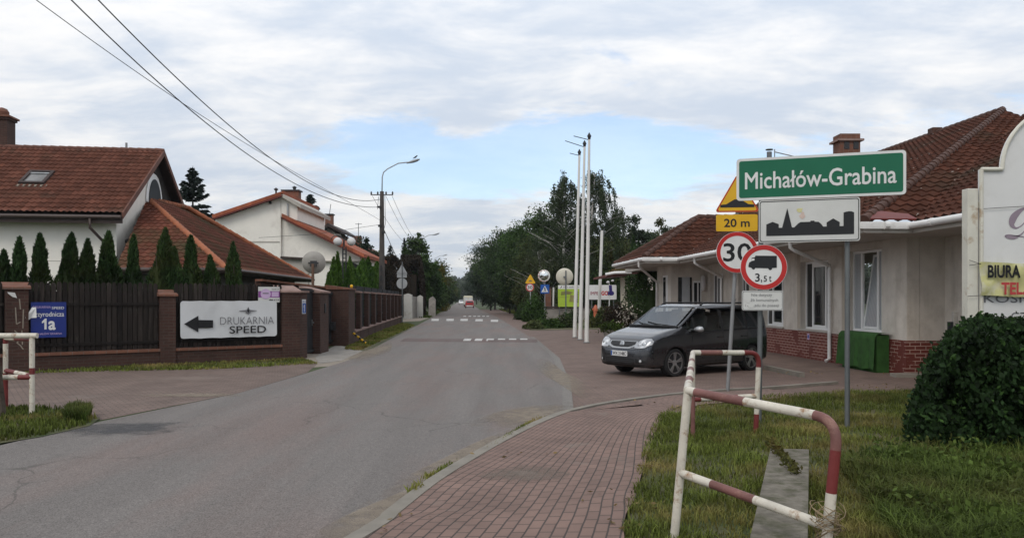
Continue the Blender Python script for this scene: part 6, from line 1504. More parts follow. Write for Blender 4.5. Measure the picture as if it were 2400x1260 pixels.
# windscreen
b = MB(); xs = np.linspace(.50,1.12,12); ny = 14
for x in xs:
    Q = section(x); ye = Q[14][0]*.965
    for j in range(ny+1):
        y = -ye+2*ye*j/ny; z = np.interp(abs(y), [q[0] for q in Q[:12:-1]], [q[1] for q in Q[:12:-1]]); b.v.append(Vector((x+.005, y, float(z)+.007)))
for i in range(len(xs)-1):
    for j in range(ny): k = i*(ny+1)+j; b.f.append((k,k+ny+1,k+ny+2,k+1))
ws_ = obj('windscreen', b, M['windscreen'], car, smooth=True, local=True)
b = MB(); b.tube([(1.16,.62,1.135),(1.12,.1,1.165),(1.04,-.3,1.21)], .009, 6); b.tube([(1.15,-.1,1.14),(1.10,-.45,1.175),(1.03,-.62,1.2)], .009, 6); obj('wiper', b, M['trim'], car, local=True)
b = MB(); 
for y0, y1 in ((-.78,.78),): b.tube([(1.17,y0,1.115),(1.195,0,1.125),(1.17,y1,1.115)], .022, 8)
obj('cowl', b, M['trim'], car, local=True)
for sd_ in (-1, 1):
    xs = np.linspace(-1.86,.80,36)
    top = lambda x: .93 if x > -1.5 else .93-.35*((-1.5-x)/.36)**2*.5
    obj_ = None and spatch('window_trim', xs, [.02 if x < .5 else .02+.15*(x-.5) for x in xs], [min(.97, top(x)+.03) for x in xs], sd_, M['trim'], car, .004)
    for x0, x1, nm in ((.70,.92,'quarter_window'),(-.24,.66,'front_window'),(-1.12,-.32,'rear_window'),(-1.78,-1.20,'side_window')):
        xs = np.linspace(x0, x1, 10)
        spatch(nm, xs, [.07 for x in xs], [top(x)-.03 if x < .55 else max(.09,(top(x)-.03)*(1-.0*(x-.55))) for x in xs], sd_, M['car_glass'], car, .008)
    for x0, x1, nm in ((-.335,-.225,'door_pillar'),(-1.215,-1.105,'door_pillar'),(.65,.71,'quarter_pillar')):
        xs = np.linspace(x0, x1, 5); spatch(nm, xs, [.0]*5, [top(x)+.05 for x in xs], sd_, M['trim'], car, .002)
    xs = np.linspace(-1.84,.86,30); spatch('window_seal', xs, [-.01]*30, [.075 if x < .5 else .075+.03*(x-.5) for x in xs], sd_, M['trim'], car, .004)
    b = MB(); pts = []
    for x in np.linspace(.40,1.16,10): Q = section(x); pts.append((x, sd_*(Q[13][0]-.012), Q[13][1]-.012))
    b.tube(pts, [.034]*10, 8); obj('windscreen_pillar', b, M['car_grey'], car, smooth=True, local=True)
    for x in (.80,-.28,-1.16):                # door gaps
        b = MB(); zs = np.linspace(.30,1.0,14)
        for z in zs: b.v += [Vector((x-.006, sd_*(hw(x,z)+.002), z)), Vector((x+.006, sd_*(hw(x,z)+.002), z))]
        b.f = [(2*i,2*i+1,2*i+3,2*i+2) for i in range(len(zs)-1)]; obj('door_gap', b, M['trim'], car, local=True)
    xs = np.linspace(-1.16,.80,10); spatch('door_gap', xs, [10.30]*10, [10.312]*10, sd_, M['trim'], car, .002)
    xs = np.linspace(-.98,.98,12); spatch('side_strip', xs, [10.56]*12, [10.60]*12, sd_, M['trim'], car, .008, nz=2)
    for x in (-.16,-1.02): 
        b = MB(); y = sd_*(hw(x,.86)+.016); b.box((x,y,.865),(.20,.028,.032),0,.010); obj('door_handle', b, M['car_grey'], car, local=True)
    # mirror
    b = MB(); n = 10; yb = sd_*hw(.66,1.04); sec = [(.02,.03,.03),(.07,.07,.055),(.14,.085,.075),(.21,.08,.07),(.255,.03,.035)]
    for dy_, rx, rz in sec:
        for k in range(n): t = 2*math.pi*k/n; b.v.append(Vector((.70+rx*math.cos(t)*(1.2 if math.cos(t) > 0 else .5)-.1*dy_, yb+sd_*dy_, 1.055+rz*math.sin(t)*(1 if math.sin(t) > 0 else .8))))
    for i in range(len(sec)-1):
        for k in range(n): q = (i*n+k, i*n+(k+1) % n, (i+1)*n+(k+1) % n, (i+1)*n+k); b.f.append(q)
    b.f += [tuple(range(n)), tuple(range((len(sec)-1)*n, len(sec)*n))]; mo = obj('mirror', b, M['silver'], car, smooth=True, local=True)
    # roof rails
    pts = [(.25,sd_*.615,1.60)]+[(x, sd_*.610, 1.655) for x in (.12,-.4,-1.0,-1.45)]+[(-1.75,sd_*.60,1.59)]
    b = MB(); b.tube(pts, .020, 8); obj('roof_rail', b, M['trim'], car, smooth=True, local=True)
    # headlight
    ys = sd_*np.linspace(.425,.80,16)
    lo = [np.interp(abs(y), [.42,.55,.70,.80], [.665,.655,.675,.745]) for y in ys]; hi = [np.interp(abs(y), [.42,.48,.62,.75,.80], [.71,.82,.870,.870,.82]) for y in ys]
    fpatch('headlight_surround', ys, [l-.012 for l in lo], [h+.008 for h in hi], M['trim'], car, .003)
    hl = fpatch('headlight', ys, lo, hi, M['headlight'], car, .008)
    for y, z, r in ((.55,.735,.045),(.67,.755,.05)):
        c_ = Vector((xfront(y,z)+.010, sd_*y, z)); nrm = Vector((.8, sd_*.5, .15)).normalized(); b = MB(); b.lathe([(r*.5,0),(r*.9,.002),(r,.004),(r*.6,.007),(.005,.009)], c_, nrm, 16); obj('reflector', b, M['chrome'], hl, smooth=True, local=True)
    # fog lamp
    c_ = Vector((xfront(.62,.375)+.004, sd_*.62, .375)); b = MB(); b.lathe([(.030,-.004),(.030,.001),(.024,.003),(.005,.004)], c_, Vector((.9,sd_*.4,0)), 16); 
    ys = sd_*np.linspace(.50,.72,7); fpatch('fog_recess', ys, [.335]*7, [.335+.10-.05*(abs(y)-.5)/.22 for y in ys], M['trim'], car, .003)
    obj('fog_lamp', b, M['headlight'], car, smooth=True, local=True)
    b = MB(); ys = sd_*np.linspace(.60,.72,6); fpatch('tail_light', ys, [.85]*6, [1.25]*6, M['lamp_red'], car, .008, back=True)
ys = np.linspace(-.40,.40,17); lo = [np.interp(abs(y), [0,.24,.40], [.672,.676,.735]) for y in ys]; hi = [.795]*17
fpatch('grille_frame', np.linspace(-.445,.445,17), [l-.032 for l in lo], [.803]*17, M['silver'], car, .004); gr = fpatch('grille', ys, lo, hi, M['trim'], car, .009)
for z in (.70,.73,.765):
    yy = np.linspace(-.34,.34,9); fpatch('grille_bar', yy, [z]*9, [z+.007]*9, M['rim_dark'], gr, .016, nz=1)
c_ = Vector((xfront(0,.735)+.012,0,.735)); b = MB(); b.lathe([(.072,0),(.074,.01),(.064,.016),(.062,.010),(.005,.011)], c_, (1,0,.2), 24); em = obj('emblem', b, M['chrome'], car, smooth=True, local=True, angle=30)
class LP(Plane): pass
ep = Plane((0,0,0),(0,1,0)); ep.o = wmat(car) @ (c_+Vector((.013,0,.003))); rot = wmat(car).to_3x3(); ep.x = rot @ Vector((0,1,0)); ep.y = rot @ Vector((-.2,0,1)).normalized(); ep.n = rot @ Vector((1,0,.2)).normalized()
lettering(ep, 'V', 0, .026, .040, .034, M['lamp_metal'], em, .002, off=.0); lettering(ep, 'W', 0, -.020, .066, .038, M['lamp_metal'], em, .002, off=.0)
# bumper details
ys = np.linspace(-.46,.46,15); lg = fpatch('lower_grille', ys, [.30]*15, [.42]*15, M['trim'], car, .004)
for z in (.335,.375): fpatch('grille_bar', ys, [z]*15, [z+.010]*15, M['rim_dark'], lg, .010, nz=1)
ys = np.linspace(-.78,.78,27); fpatch('bumper_crease', ys, [.618]*27, [.626]*27, M['car_grey'], car, .010, nz=2)
ys = np.linspace(-.70,.70,23); fpatch('bumper_lip', ys, [.232+.05*(abs(y)/.7)**4 for y in ys], [.275+.03*(abs(y)/.7)**4 for y in ys], M['trim'], car, .006, nz=2)
pc = wmat(car) @ Vector((2.262,.0,.525)); npn = Plane((0,0,0),(0,1,0)); npn.o = pc; npn.x = rot @ Vector((0,1,0)); npn.y = Vector((0,0,1)); npn.n = rot @ Vector((1,0,0))
pn = flat('number_plate', npn, rrect(.52,.115,.012), M['s_white'], car, 0, .02); flat('blue_strip', npn, [(-.255,-.052),(-.215,-.052),(-.215,.052),(-.255,.052)], M['s_blue2'], pn, .002)
lettering(npn, 'WX 2148C', .02, 0, .43, .075, M['s_black'], pn, .003, off=.012)
wheelset(car, (1.34,-1.34), .86, .32)
b = MB(); b.box((0,0,.24),(3.6,1.3,.10)); obj('underside', b, M['trim'], car, local=True)
b = MB(); b.tube([(-.35,0,1.63),(-1.6,0,1.62)] if False else [(-1.7,.0,1.59),(-1.82,0,1.75)], .006, 5); obj('aerial', b, M['trim'], car, local=True)
for x, ys_ in ((.08,(-.36,.36)),(-.85,(-.44,0,.44))):
    for y in ys_:
        b = MB(); b.boxm(Matrix.Translation((x-.06,y,1.12)) @ Matrix.Rotation(R(-12),4,'Y') @ Matrix.Diagonal((.13,.44 if x > 0 else .38,.46,1)), .05); b.boxm(Matrix.Translation((x-.13,y,1.42)) @ Matrix.Rotation(R(-8),4,'Y') @ Matrix.Diagonal((.09,.25,.16,1)), .035); obj('seat', b, M['seat_cloth'], car, smooth=True, local=True, angle=50)
b = MB(); b.boxm(Matrix.Translation((.93,0,1.03)) @ Matrix.Diagonal((.40,1.45,.10,1)), .03); obj('dashboard', b, M['trim'], car, smooth=True, local=True, angle=50)
b = MB(); n_ = 20; b.tube([Vector((.62-.06*math.sin(t), .36+.18*math.cos(t), 1.10+.17*math.sin(t))) for t in np.linspace(0,2*math.pi,n_)], .014, 6, False); obj('steering_wheel', b, M['trim'], car, smooth=True, local=True)
b = MB(); b.box((.33,0,1.47),(.03,.22,.06),0,.01); obj('rear_view_mirror', b, M['trim'], car, local=True)
# distant traffic
HB = [(-1.95,.35,.95,.66),(-1.9,.28,1.15,.74),(-1.75,.24,1.32,.80),(-1.5,.22,1.42,.84),(-.9,.2,1.47,.86),(0,.2,1.48,.86),(.35,.2,1.40,.86),(.7,.2,1.22,.86),(1.0,.2,1.03,.86),(1.2,.2,.96,.85),(1.6,.2,.88,.82),(1.85,.22,.78,.76),(1.98,.26,.66,.64),(2.03,.34,.56,.5)]
def smallcar(lab, D, u, heading, m, backm):
    c = thing('distant_car', lab, 'car', ((u-1200)/F*D, D, .012), R(heading)); bodymesh(HB, 'body', m, c, (1.25,-1.25), .34)
    for sd_ in (-1, 1):
        xs = np.linspace(-1.5,.75,14); spatch('side_window', xs, [.06]*14, [.9]*14, sd_, M['dark_glass'], c, .008, HB)
        ys = sd_*np.linspace(.62,.78,5); fpatch('tail_light', ys, [.75]*5, [1.05]*5, M['lamp_red'], c, .01, back=True, T=HB)
        ys = sd_*np.linspace(.45,.76,5); fpatch('headlight', ys, [.62]*5, [.74]*5, M['headlight'], c, .01, T=HB)
    ys = np.linspace(-.6,.6,9); fpatch('rear_window', ys, [1.02]*9, [1.34]*9, M['dark_glass'], c, .012, back=True, T=HB)
    if backm: fpatch('rear_bumper', np.linspace(-.74,.74,11), [.30]*11, [.52]*11, backm, c, .012, back=True, T=HB)
    b = MB()
    for x in np.linspace(.35,.98,6):
        Q = section(x, HB); ye = Q[14][0]*.95
        for y in np.linspace(-ye,ye,7): b.v.append(Vector((x+.005,y,float(np.interp(abs(y),[q[0] for q in Q[:12:-1]],[q[1] for q in Q[:12:-1]]))+.01)))
    for i in range(5):
        for j in range(6): k = i*7+j; b.f.append((k,k+7,k+8,k+1))
    obj('windscreen', b, M['dark_glass'], c, smooth=True, local=True)
    wheelset(c, (1.25,-1.25), .84, .30, False); return c
smallcar('small red hatchback with a white rear bumper driving away far down the road', 152, 1100.5, 93.5, M['car_red'], M['s_white'])
smallcar('tiny white car coming along the far end of the road', 235, 1082, -86.5, M['car_white'], None)
D = 172; tk = thing('distant_van', 'cream and white box van beyond the red hatchback far down the road', 'van', ((1097-1200)/F*D, D, .012), R(93.5))
b = MB(); b.box((-.6,0,1.45),(3.6,2.0,1.9),0,.25); obj('box', b, mat('van_cream',(.60,.56,.42),.5,.06,2), tk, local=True, smooth=True, angle=40)
b = MB(); b.box((1.85,0,1.1),(1.5,1.85,1.35),0,.2); cb = obj('cab', b, M['car_white'], tk, local=True, smooth=True, angle=40)
b = MB(); b.box((2.45,0,1.4),(.3,1.6,.5),0,.05); obj('windscreen', b, M['dark_glass'], cb, local=True)
b = MB(); b.box((-2.41,-.5,1.3),(.03,.85,1.5)); b.box((-2.41,.5,1.3),(.03,.85,1.5)); obj('rear_door', b, M['car_white'], tk, local=True)
wheelset(tk, (1.7,-1.5), .9, .36, False)
# ------------------------------------------------------------------ vegetation
RG = np.random.default_rng(11)
def unit(n, rg=None):
    v = RG.normal(size=(n, 3)); return v/np.linalg.norm(v, axis=1, keepdims=True)
def leafquads(Pc, L, Wd, ax=None, droop=0.0, jit=1.0):
    """rhombic leaves at centres Pc; L, Wd sizes; ax: preferred long axis"""
    n = len(Pc); a = unit(n)
    if ax is not None: a = ax+a*jit; a /= np.linalg.norm(a, axis=1, keepdims=True)
    a[:, 2] -= droop; a /= np.linalg.norm(a, axis=1, keepdims=True)
    b = np.cross(a, unit(n)); b /= np.linalg.norm(b, axis=1, keepdims=True)+1e-9
    s = RG.uniform(.65, 1.35, (n, 1)); L = L*s; Wd = Wd*s
    V = np.stack([Pc-a*L*.5, Pc+b*Wd*.5-a*L*.05, Pc+a*L*.5, Pc-b*Wd*.5-a*L*.05], 1).reshape(-1, 3)
    return V, np.arange(4*n).reshape(n, 4)
def join(parts):
    V, Q, k = [], [], 0
    for v, q in parts: V.append(v); Q.append(q+k); k += len(v)
    return np.concatenate(V), np.concatenate(Q)
GT = 'group'
def trunkmesh(base_, h, r, lean=(0,0), limbs=(), m='bark', par=None):
    b = MB(); x, y = base_
    b.tube([(x,y,0),(x+lean[0]*.3,y+lean[1]*.3,h*.35),(x+lean[0],y+lean[1],h)], [r, r*.75, r*.2], 8)
    for p, q in limbs: b.tube([p, (Vector(p)+Vector(q))/2+Vector((0,0,-.1)), q], [r*.32, r*.2, r*.07], 5)
    return obj('trunk', b, M[m], par, smooth=True)
def broad(name, lab, x, y, h, w, m, n=7000, ls=.20, low=.12, cl=70, grp=None, bark='bark', top=1.0, cat='tree'):
    t = thing(name, lab, cat, (x, y, 0), 0, grp)
    zc, rz, rx = h*(1+low)/2, h*(1-low)/2, w/2
    d = unit(cl); rad = RG.uniform(.45, .92, (cl, 1))
    c = d*rad*np.array([rx, rx, rz])*np.where(d[:, 2:3] > 0, 1, .9)
    shrink = 1-.42*np.clip(c[:, 2:3]/rz, 0, 1)**1.6*top
    c[:, :2] *= shrink; c += np.array([x, y, zc])
    cr = RG.uniform(.11, .25, (cl, 1))*w
    idx = RG.integers(0, cl, n); pc = c[idx]+unit(n)*cr[idx]*RG.uniform(.2, 1.0, (n, 1))*np.array([1, 1, .75])
    pc[:, 2] = np.maximum(pc[:, 2], .1+RG.uniform(0, .4, n))
    k_ = h/np.percentile(pc[:, 2], 99.6); pc[:, 2] *= k_; c[:, 2] *= k_
    V, Q = leafquads(pc, ls, ls*.62)
    limbs = [((x, y, h*RG.uniform(.22, .5)), tuple(c[i])) for i in RG.choice(cl, 9, replace=False)]
    trunkmesh((x, y), h*.8, max(.09, h*.018), (0, 0), limbs, bark, t)
    npobj('crown', V, Q, M[m], t); return t
def spruce(name, lab, x, y, h, w, m='l_spruce', n=9000, grp=None, bare=.04, gap=.36, ls=.26):
    t = thing(name, lab, 'tree', (x, y, 0), 0, grp); parts = []; limbs = MB()
    limbs.tube([(x, y, 0), (x, y, h*.6), (x, y, h)], [h*.016, h*.009, .012], 7)
    z = h*bare; P_, A_ = [], []
    while z < h*.985:
        f = 1-z/h; rr = w/2*f*RG.uniform(.85, 1.08)+.08; k = int(5+5*f)
        for i in range(k):
            a = RG.uniform(0, 6.28); L = rr*RG.uniform(.78, 1.1); dr = .22*L if f > .25 else -.35*L
            d = np.array([math.cos(a), math.sin(a), 0]); m_ = max(3, int(L*17*(n/9000)))
            s = RG.uniform(.08, 1, m_)**.8
            p = np.array([x, y, z])+d*L*s[:, None]; p[:, 2] += -dr*s+.22*L*s**2.5
            side = np.array([-d[1], d[0], 0]); wdt = .16*L*(1.15-s)
            p += side*(RG.uniform(-1, 1, m_)*wdt)[:, None]; p[:, 2] -= np.abs(RG.normal(0, .05, m_))*L*.5
            P_.append(p); A_.append(np.repeat((d+np.array([0,0,-.35]))[None], m_, 0)+side*RG.uniform(-.8, .8, (m_, 1)))
            if i % 2 == 0 and f > .1: limbs.tube([(x, y, z), (x+d[0]*L*.8, y+d[1]*L*.8, z-dr*.8+.12*L)], [.02*h/10, .006], 4)
        z += gap*RG.uniform(.7, 1.2)*(.38+.7*f)
    pc = np.concatenate(P_); V, Q = leafquads(pc, ls, ls*.34, np.concatenate(A_), .05, .35)
    obj('trunk', limbs, M['bark'], t); npobj('crown', V, Q, M[m], t); return t
def pine(name, lab, x, y, h, w, m='l_pine', n=5000, grp=None, ls=.24):
    t = thing(name, lab, 'tree', (x, y, 0), 0, grp); cl = 34
    a = RG.uniform(0, 6.28, cl); zz = h*RG.uniform(.38, .98, cl); rr = w/2*np.sqrt(1-((zz/h-.6)/.48).clip(-1,1)**2)*RG.uniform(.35, 1, cl)
    c = np.stack([x+rr*np.cos(a), y+rr*np.sin(a), zz], 1); idx = RG.integers(0, cl, n)
    pc = c[idx]+RG.normal(size=(n, 3))*np.array([.11, .11, .055])*w
    V, Q = leafquads(pc, ls, ls*.4); limbs = [((x, y, zz[i]-.6), tuple(c[i])) for i in range(cl)]
    trunkmesh((x, y), h*.95, h*.016, (0, 0), limbs, 'bark', t); npobj('crown', V, Q, M[m], t); return t
def birch(name, lab, x, y, h, w, n=7000, grp=None, ls=.17, lean=0.0, low=.22, arch=None):
    t = thing(name, lab, 'tree', (x, y, 0), 0, grp); b = MB(); bz = MB()
    b.tube([(x, y, 0), (x+lean*.4, y, h*.45), (x+lean, y, h*.97)], [h*.013, h*.009, .015], 8)
    P_, A_ = [], []; k = 64
    for i in range(k):
        f = RG.uniform(low, .97); z0 = h*f; a = RG.uniform(0, 6.28); L = w/2*(1.12-f)*RG.uniform(.6, 1.25)*1.25
        d = np.array([math.cos(a), math.sin(a), 0]); o = np.array([x+lean*f**1.5, y, z0]); up_ = RG.uniform(.5, 1.1)*L
        tip = o+d*L+np.array([0, 0, up_*.7]); tip[2] = min(tip[2], h*1.0)
        b.tube([tuple(o), tuple((o+tip)/2+np.array([0,0,.1*L])), tuple(tip)], [.02*h/11, .011*h/11, .005], 5)
        for s in range(3):           # hanging strands
            q = o+(tip-o)*RG.uniform(.35, 1.0)+RG.normal(size=3)*.12; dl = RG.uniform(.6, 1.9)*h/11
            m_ = max(4, int(n/(k*3))); ss = RG.uniform(0, 1, m_); p = q+np.stack([d[0]*.25*ss, d[1]*.25*ss, -dl*ss], 1)+RG.normal(size=(m_, 3))*np.array([.11, .11, .07])
            P_.append(p); A_.append(np.repeat(np.array([[0, 0, -1.0]]), m_, 0))
    pc = np.concatenate(P_); pc[:, 2] = np.maximum(pc[:, 2], .3); V, Q = leafquads(pc, ls, ls*.5, np.concatenate(A_), .2, .8)
    obj('trunk', b, M['bark_birch'], t, smooth=True); npobj('crown', V, Q, M['l_birch'], t); return t
def thujamesh(h, r, n, ls, tip=.9, lob=.12, seed=0):
    z = RG.uniform(.0, 1, n)**1.05; prof = np.minimum(1, (z*7+.55))*np.clip(1-z**1.7, 0, 1)**.75
    a = RG.uniform(0, 6.28, n); ph = RG.uniform(0, 6.28, 4)
    wob = 1+lob*np.sin(3*a+ph[0]+5*z)+lob*.8*np.sin(7*z*3+ph[1]+2*a)
    rr = r*prof*wob*(1-.35*RG.uniform(0, 1, n)**2)
    p = np.stack([rr*np.cos(a), rr*np.sin(a), z*h], 1)
    ax = np.stack([np.cos(a)*.45, np.sin(a)*.45, np.ones(n)], 1)
    V, Q = leafquads(p, ls, ls*.38, ax, 0, .45)
    return V, Q
def thujacore(x, y, h, r):
    b = MB(); b.lathe([(r*.5,.05),(r*.72,h*.15),(r*.66,h*.4),(r*.42,h*.7),(r*.12,h*.9),(.01,h*.94)], (x, y, 0), (0, 0, 1), 12); return b
def thuja(lab, x, y, h, r, m='l_thuja', n=3600, ls=.14, grp=None, lob=.12, name='thuja', twin=False):
    t = thing(name, lab, 'tree', (x, y, 0), 0, grp); V, Q = thujamesh(h, r, n, ls, lob=lob)
    if twin:
        V2_, Q2_ = thujamesh(h*.97, r*.75, n//2, ls); V, Q = join([(V, Q), (V2_+np.array([r*1.15, 0, 0]), Q2_)])
    sq = RG.normal(0, .035, 2); V = V+np.array([x, y, 0]); V[:, 0] += sq[0]*V[:, 2]; V[:, 1] += sq[1]*V[:, 2]; c = thujacore(x, y, h, r)
    cv = np.array([tuple(v) for v in c.v]); cv[:, 0] += sq[0]*cv[:, 2]; cv[:, 1] += sq[1]*cv[:, 2]; cq = np.array([f for f in c.f if len(f) == 4]); V, Q = join([(V, Q), (cv, cq)])
    npobj('foliage', V, Q, M[m], t)
    b = MB(); b.tube([(x, y, 0), (x, y, h*.8)], [.05, .01], 6); obj('trunk', b, M['bark'], t); return t
def hedge(name, lab, cat, pts, w, h, m, n, ls, wob=.15, grp=None, top=None, zmin=.0):
    """a clipped or loose hedge along pts"""
    p0 = Vector((pts[0][0], pts[0][1], 0)); t = thing(name, lab, cat, p0, 0, grp); parts = []
    segs = [(np.array(pts[i][:2]), np.array(pts[i+1][:2])) for i in range(len(pts)-1)]; Ls = [np.linalg.norm(b-a) for a, b in segs]; LT = sum(Ls)
    core = MB()
    for (a, b), L in zip(segs, Ls):
        k = int(n*L/LT); s = RG.uniform(0, 1, k); d = (b-a)/L; nr = np.array([-d[1], d[0]])
        ph = RG.uniform(0, 6.28, 4); hh = h*(1+wob*np.sin(s*L*1.7+ph[0])*.6+wob*np.sin(s*L*4.3+ph[1])*.5)
        if top is not None: hh = hh*(top[0]+(top[1]-top[0])*s)
        u = RG.uniform(0, 1, k); face = RG.uniform(0, 1, k) < .72
        z = np.where(face, u*hh, hh*(1-.12*RG.uniform(0, 1, k)**2)); across = np.where(face, np.sign(RG.uniform(-1, 1, k))*w/2*(1-.25*RG.uniform(0, 1, k)**2), RG.uniform(-1, 1, k)*w/2)
        across = across*(1-.35*(z/hh)**3)*(1+wob*.9*np.sin(s*L*2.6+z*3+ph[2]))
        p = np.stack([a[0]+d[0]*s*L+nr[0]*across, a[1]+d[1]*s*L+nr[1]*across, np.maximum(z, zmin)], 1)+RG.normal(size=(k, 3))*ls*.35
        parts.append(leafquads(p, ls, ls*.6))
        hm = h*.74*(min(top) if top else 1)
        core.boxa((a[0],a[1],hm/2),(b[0],b[1],hm/2),(nr[0]*w*.22,nr[1]*w*.22,0),(0,0,hm/2-.02))
    cv = np.array([tuple(v) for v in core.v]); cq = np.array(core.f); parts.append((cv, cq))
    V, Q = join(parts); npobj('foliage', V, Q, M[m], t); return t
# ---- columnar thujas behind the wooden fence
gT = 'row of columnar thujas behind the picket fence'
tl = [(-6,585,50,'thuja cut by the left edge of the photo'),(35,556,44,'slim dark thuja second from the left edge above the fence'),(92,546,46,'pointed dark thuja directly above the right end of the blue address sign'),(151,546,52,'wide dark thuja beside the twin-topped one in front of the white wall'),(192,560,46,'thuja with two pointed tops in front of the white wall'),(258,540,50,'dark thuja in front of the brown downpipe'),
      (310,548,36,'slim thuja just right of the white wall before the lower roof'),(367,532,54,'tallest and broadest thuja before the lower tiled roof'),(412,578,40,'short thuja between the tallest one and a pointed one'),(458,550,44,'pointed thuja above the left end of the white banner'),(502,597,44,'shortest rounded thuja above the white banner'),(548,565,40,'rightmost thuja of the row, above the middle of the white banner')]
for i, (u, v, w, lab) in enumerate(tl):
    s = fs(u); pos = fp(s, 0, -1.15); D = pos.y; x = (u-1200)/F*D
    h = HC+(VH-v)/F*D; r = w/F*D/2*1.02
    thuja(lab, x, D, h*.99, r*1.4, 'l_thuja', 5200, .14, gT, .26, twin=(u == 192))
# bright thuja hedge behind the roadside fence and single spikes
gS = 'bright thujas behind the roadside fence'
for u, v, D, w, lab in ((776,603,34,30,'first bright thuja spike left of the globe lamp post'),(797,592,35,30,'tall bright thuja spike under the globe lamps'),(823,602,37,26,'thin bright thuja spike right of the globe lamp'),(757,640,33,20,'low dark thuja beside the satellite dish'),(810,632,36,34,'low bright thuja filling the gap between two spikes')):
    thuja(lab, (u-1200)/F*D, D, HC+(VH-v)/F*D, w/F*D/2*1.1, 'l_thuja2', 2600, .16, gS, .15)
hp_ = [Vector((x-1.9, D)) for x, D in ((sx(38),38),(sx(50),50),(sx(58),58))]
for i in range(14):
    D = 38.5+i*1.35; x = sx(D)-1.7; v = 606+RG.uniform(0, 14); h = HC+(VH-v)/F*D*(1 if D < 50 else .95)
    thuja('bright upright thuja in the dense row behind the roadside fence', x, D, h*RG.uniform(.94,1.04), .8, 'l_thuja2', 1800, .22, 'dense row of bright thujas behind the roadside fence', .2)
# dark red-brown hedge
hedge('beech_hedge', 'tall dark red-brown clipped hedge behind the lamp pole and sign backs', 'hedge', [(P(900,0,79).x,79),(P(962,0,79).x,79),(P(966,0,84).x,84)], 2.6, 5.7, 'l_red', 30000, .20, .08)
hedge('beech_hedge', 'dark brown shrub mass between the orange roof end and the lamp pole', 'hedge', [(P(838,0,66).x,68),(P(890,0,66).x,66)], 2.6, 4.9, 'l_red', 12000, .20, .2)
gL = 'trees along the left side of the road'
spruce('spruce', 'dark spruce standing behind the big tiled roof', P(452,0,58).x, 58, HC+(VH-388)/F*58, 9.6, n=34000, grp=None, ls=.36, gap=.46)
spruce('spruce', 'dark spruce rising behind the clerestory of the white house', P(727,0,74).x, 74, HC+(VH-455)/F*74, 11.0, n=26000, ls=.42, gap=.55)
spruce('spruce', 'dark spruce behind the lamp pole above the brown hedge', P(915,0,84).x, 84, HC+(VH-572)/F*84, 4.2, n=6000, ls=.36)
spruce('spruce', 'small dark spruce left of the second street lamp', P(948,0,88).x, 88, HC+(VH-556)/F*88, 2.6, n=4000, ls=.34)
broad('garden_tree', 'dark rounded tree behind the second street lamp', P(976,0,86).x, 86, HC+(VH-549)/F*86, 3.4, 'l_broad', 5000, .28, grp=gL)
broad('garden_tree', 'dark tree with a chimney behind it right of the orange roof', P(848,0,79).x, 79, HC+(VH-560)/F*79, 3.6, 'l_pine', 4500, .28, grp=gL)
broad('garden_tree', 'dark low tree between two spruces beyond the brown hedge', P(882,0,82).x, 82, HC+(VH-592)/F*82, 3.6, 'l_broad', 4500, .28, grp=gL)
broad('garden_tree', 'dark tree top just left of the second street lamp', P(962,0,95).x, 95, HC+(VH-566)/F*95, 3.6, 'l_pine', 4000, .3, grp=gL)
broad('garden_tree', 'bright green tree at the edge of the white concrete wall', P(994,0,84).x-.3, 84, HC+(VH-598)/F*84, 3.0, 'l_broad2', 7000, .26, .02, grp=gL)
broad('garden_tree', 'mid green leafy tree behind the marker post', P(1006,0,98).x, 98, HC+(VH-612)/F*98, 4.2, 'l_broad2', 7000, .28, .02, grp=gL)
broad('garden_tree', 'dark green bushy tree before the yellowish conifer', P(1008,0,88).x, 88, 4.6, 2.6, 'l_broad', 4500, .25, .0, grp=gL)
thuja('yellowish conifer by the third street lamp', P(1031,0,112).x, 112, HC+(VH-620)/F*112, 1.15, 'l_yellow', 2500, .3, None, .2, 'yellow_conifer')
for u, v, D, w, m, lab in ((1030,610,150,6,'l_broad3','tree behind the third street lamp'),(1043,640,165,5,'l_broad','tree beyond the yellowish conifer'),(1052,652,205,6,'l_broad3','small far tree by the fourth street lamp'),(1060,662,250,7,'l_broad','far tree where the left row meets the distance'),(1022,660,108,4,'l_broad','low dark tree under the small blue sign'),(1040,672,135,4,'l_pine','low dark tree by the reddish gate post')):
    broad('roadside_tree', lab, P(u,0,D).x, D, HC+(VH-v)/F*D, w, m, 3500, .36, .02, grp=gL)
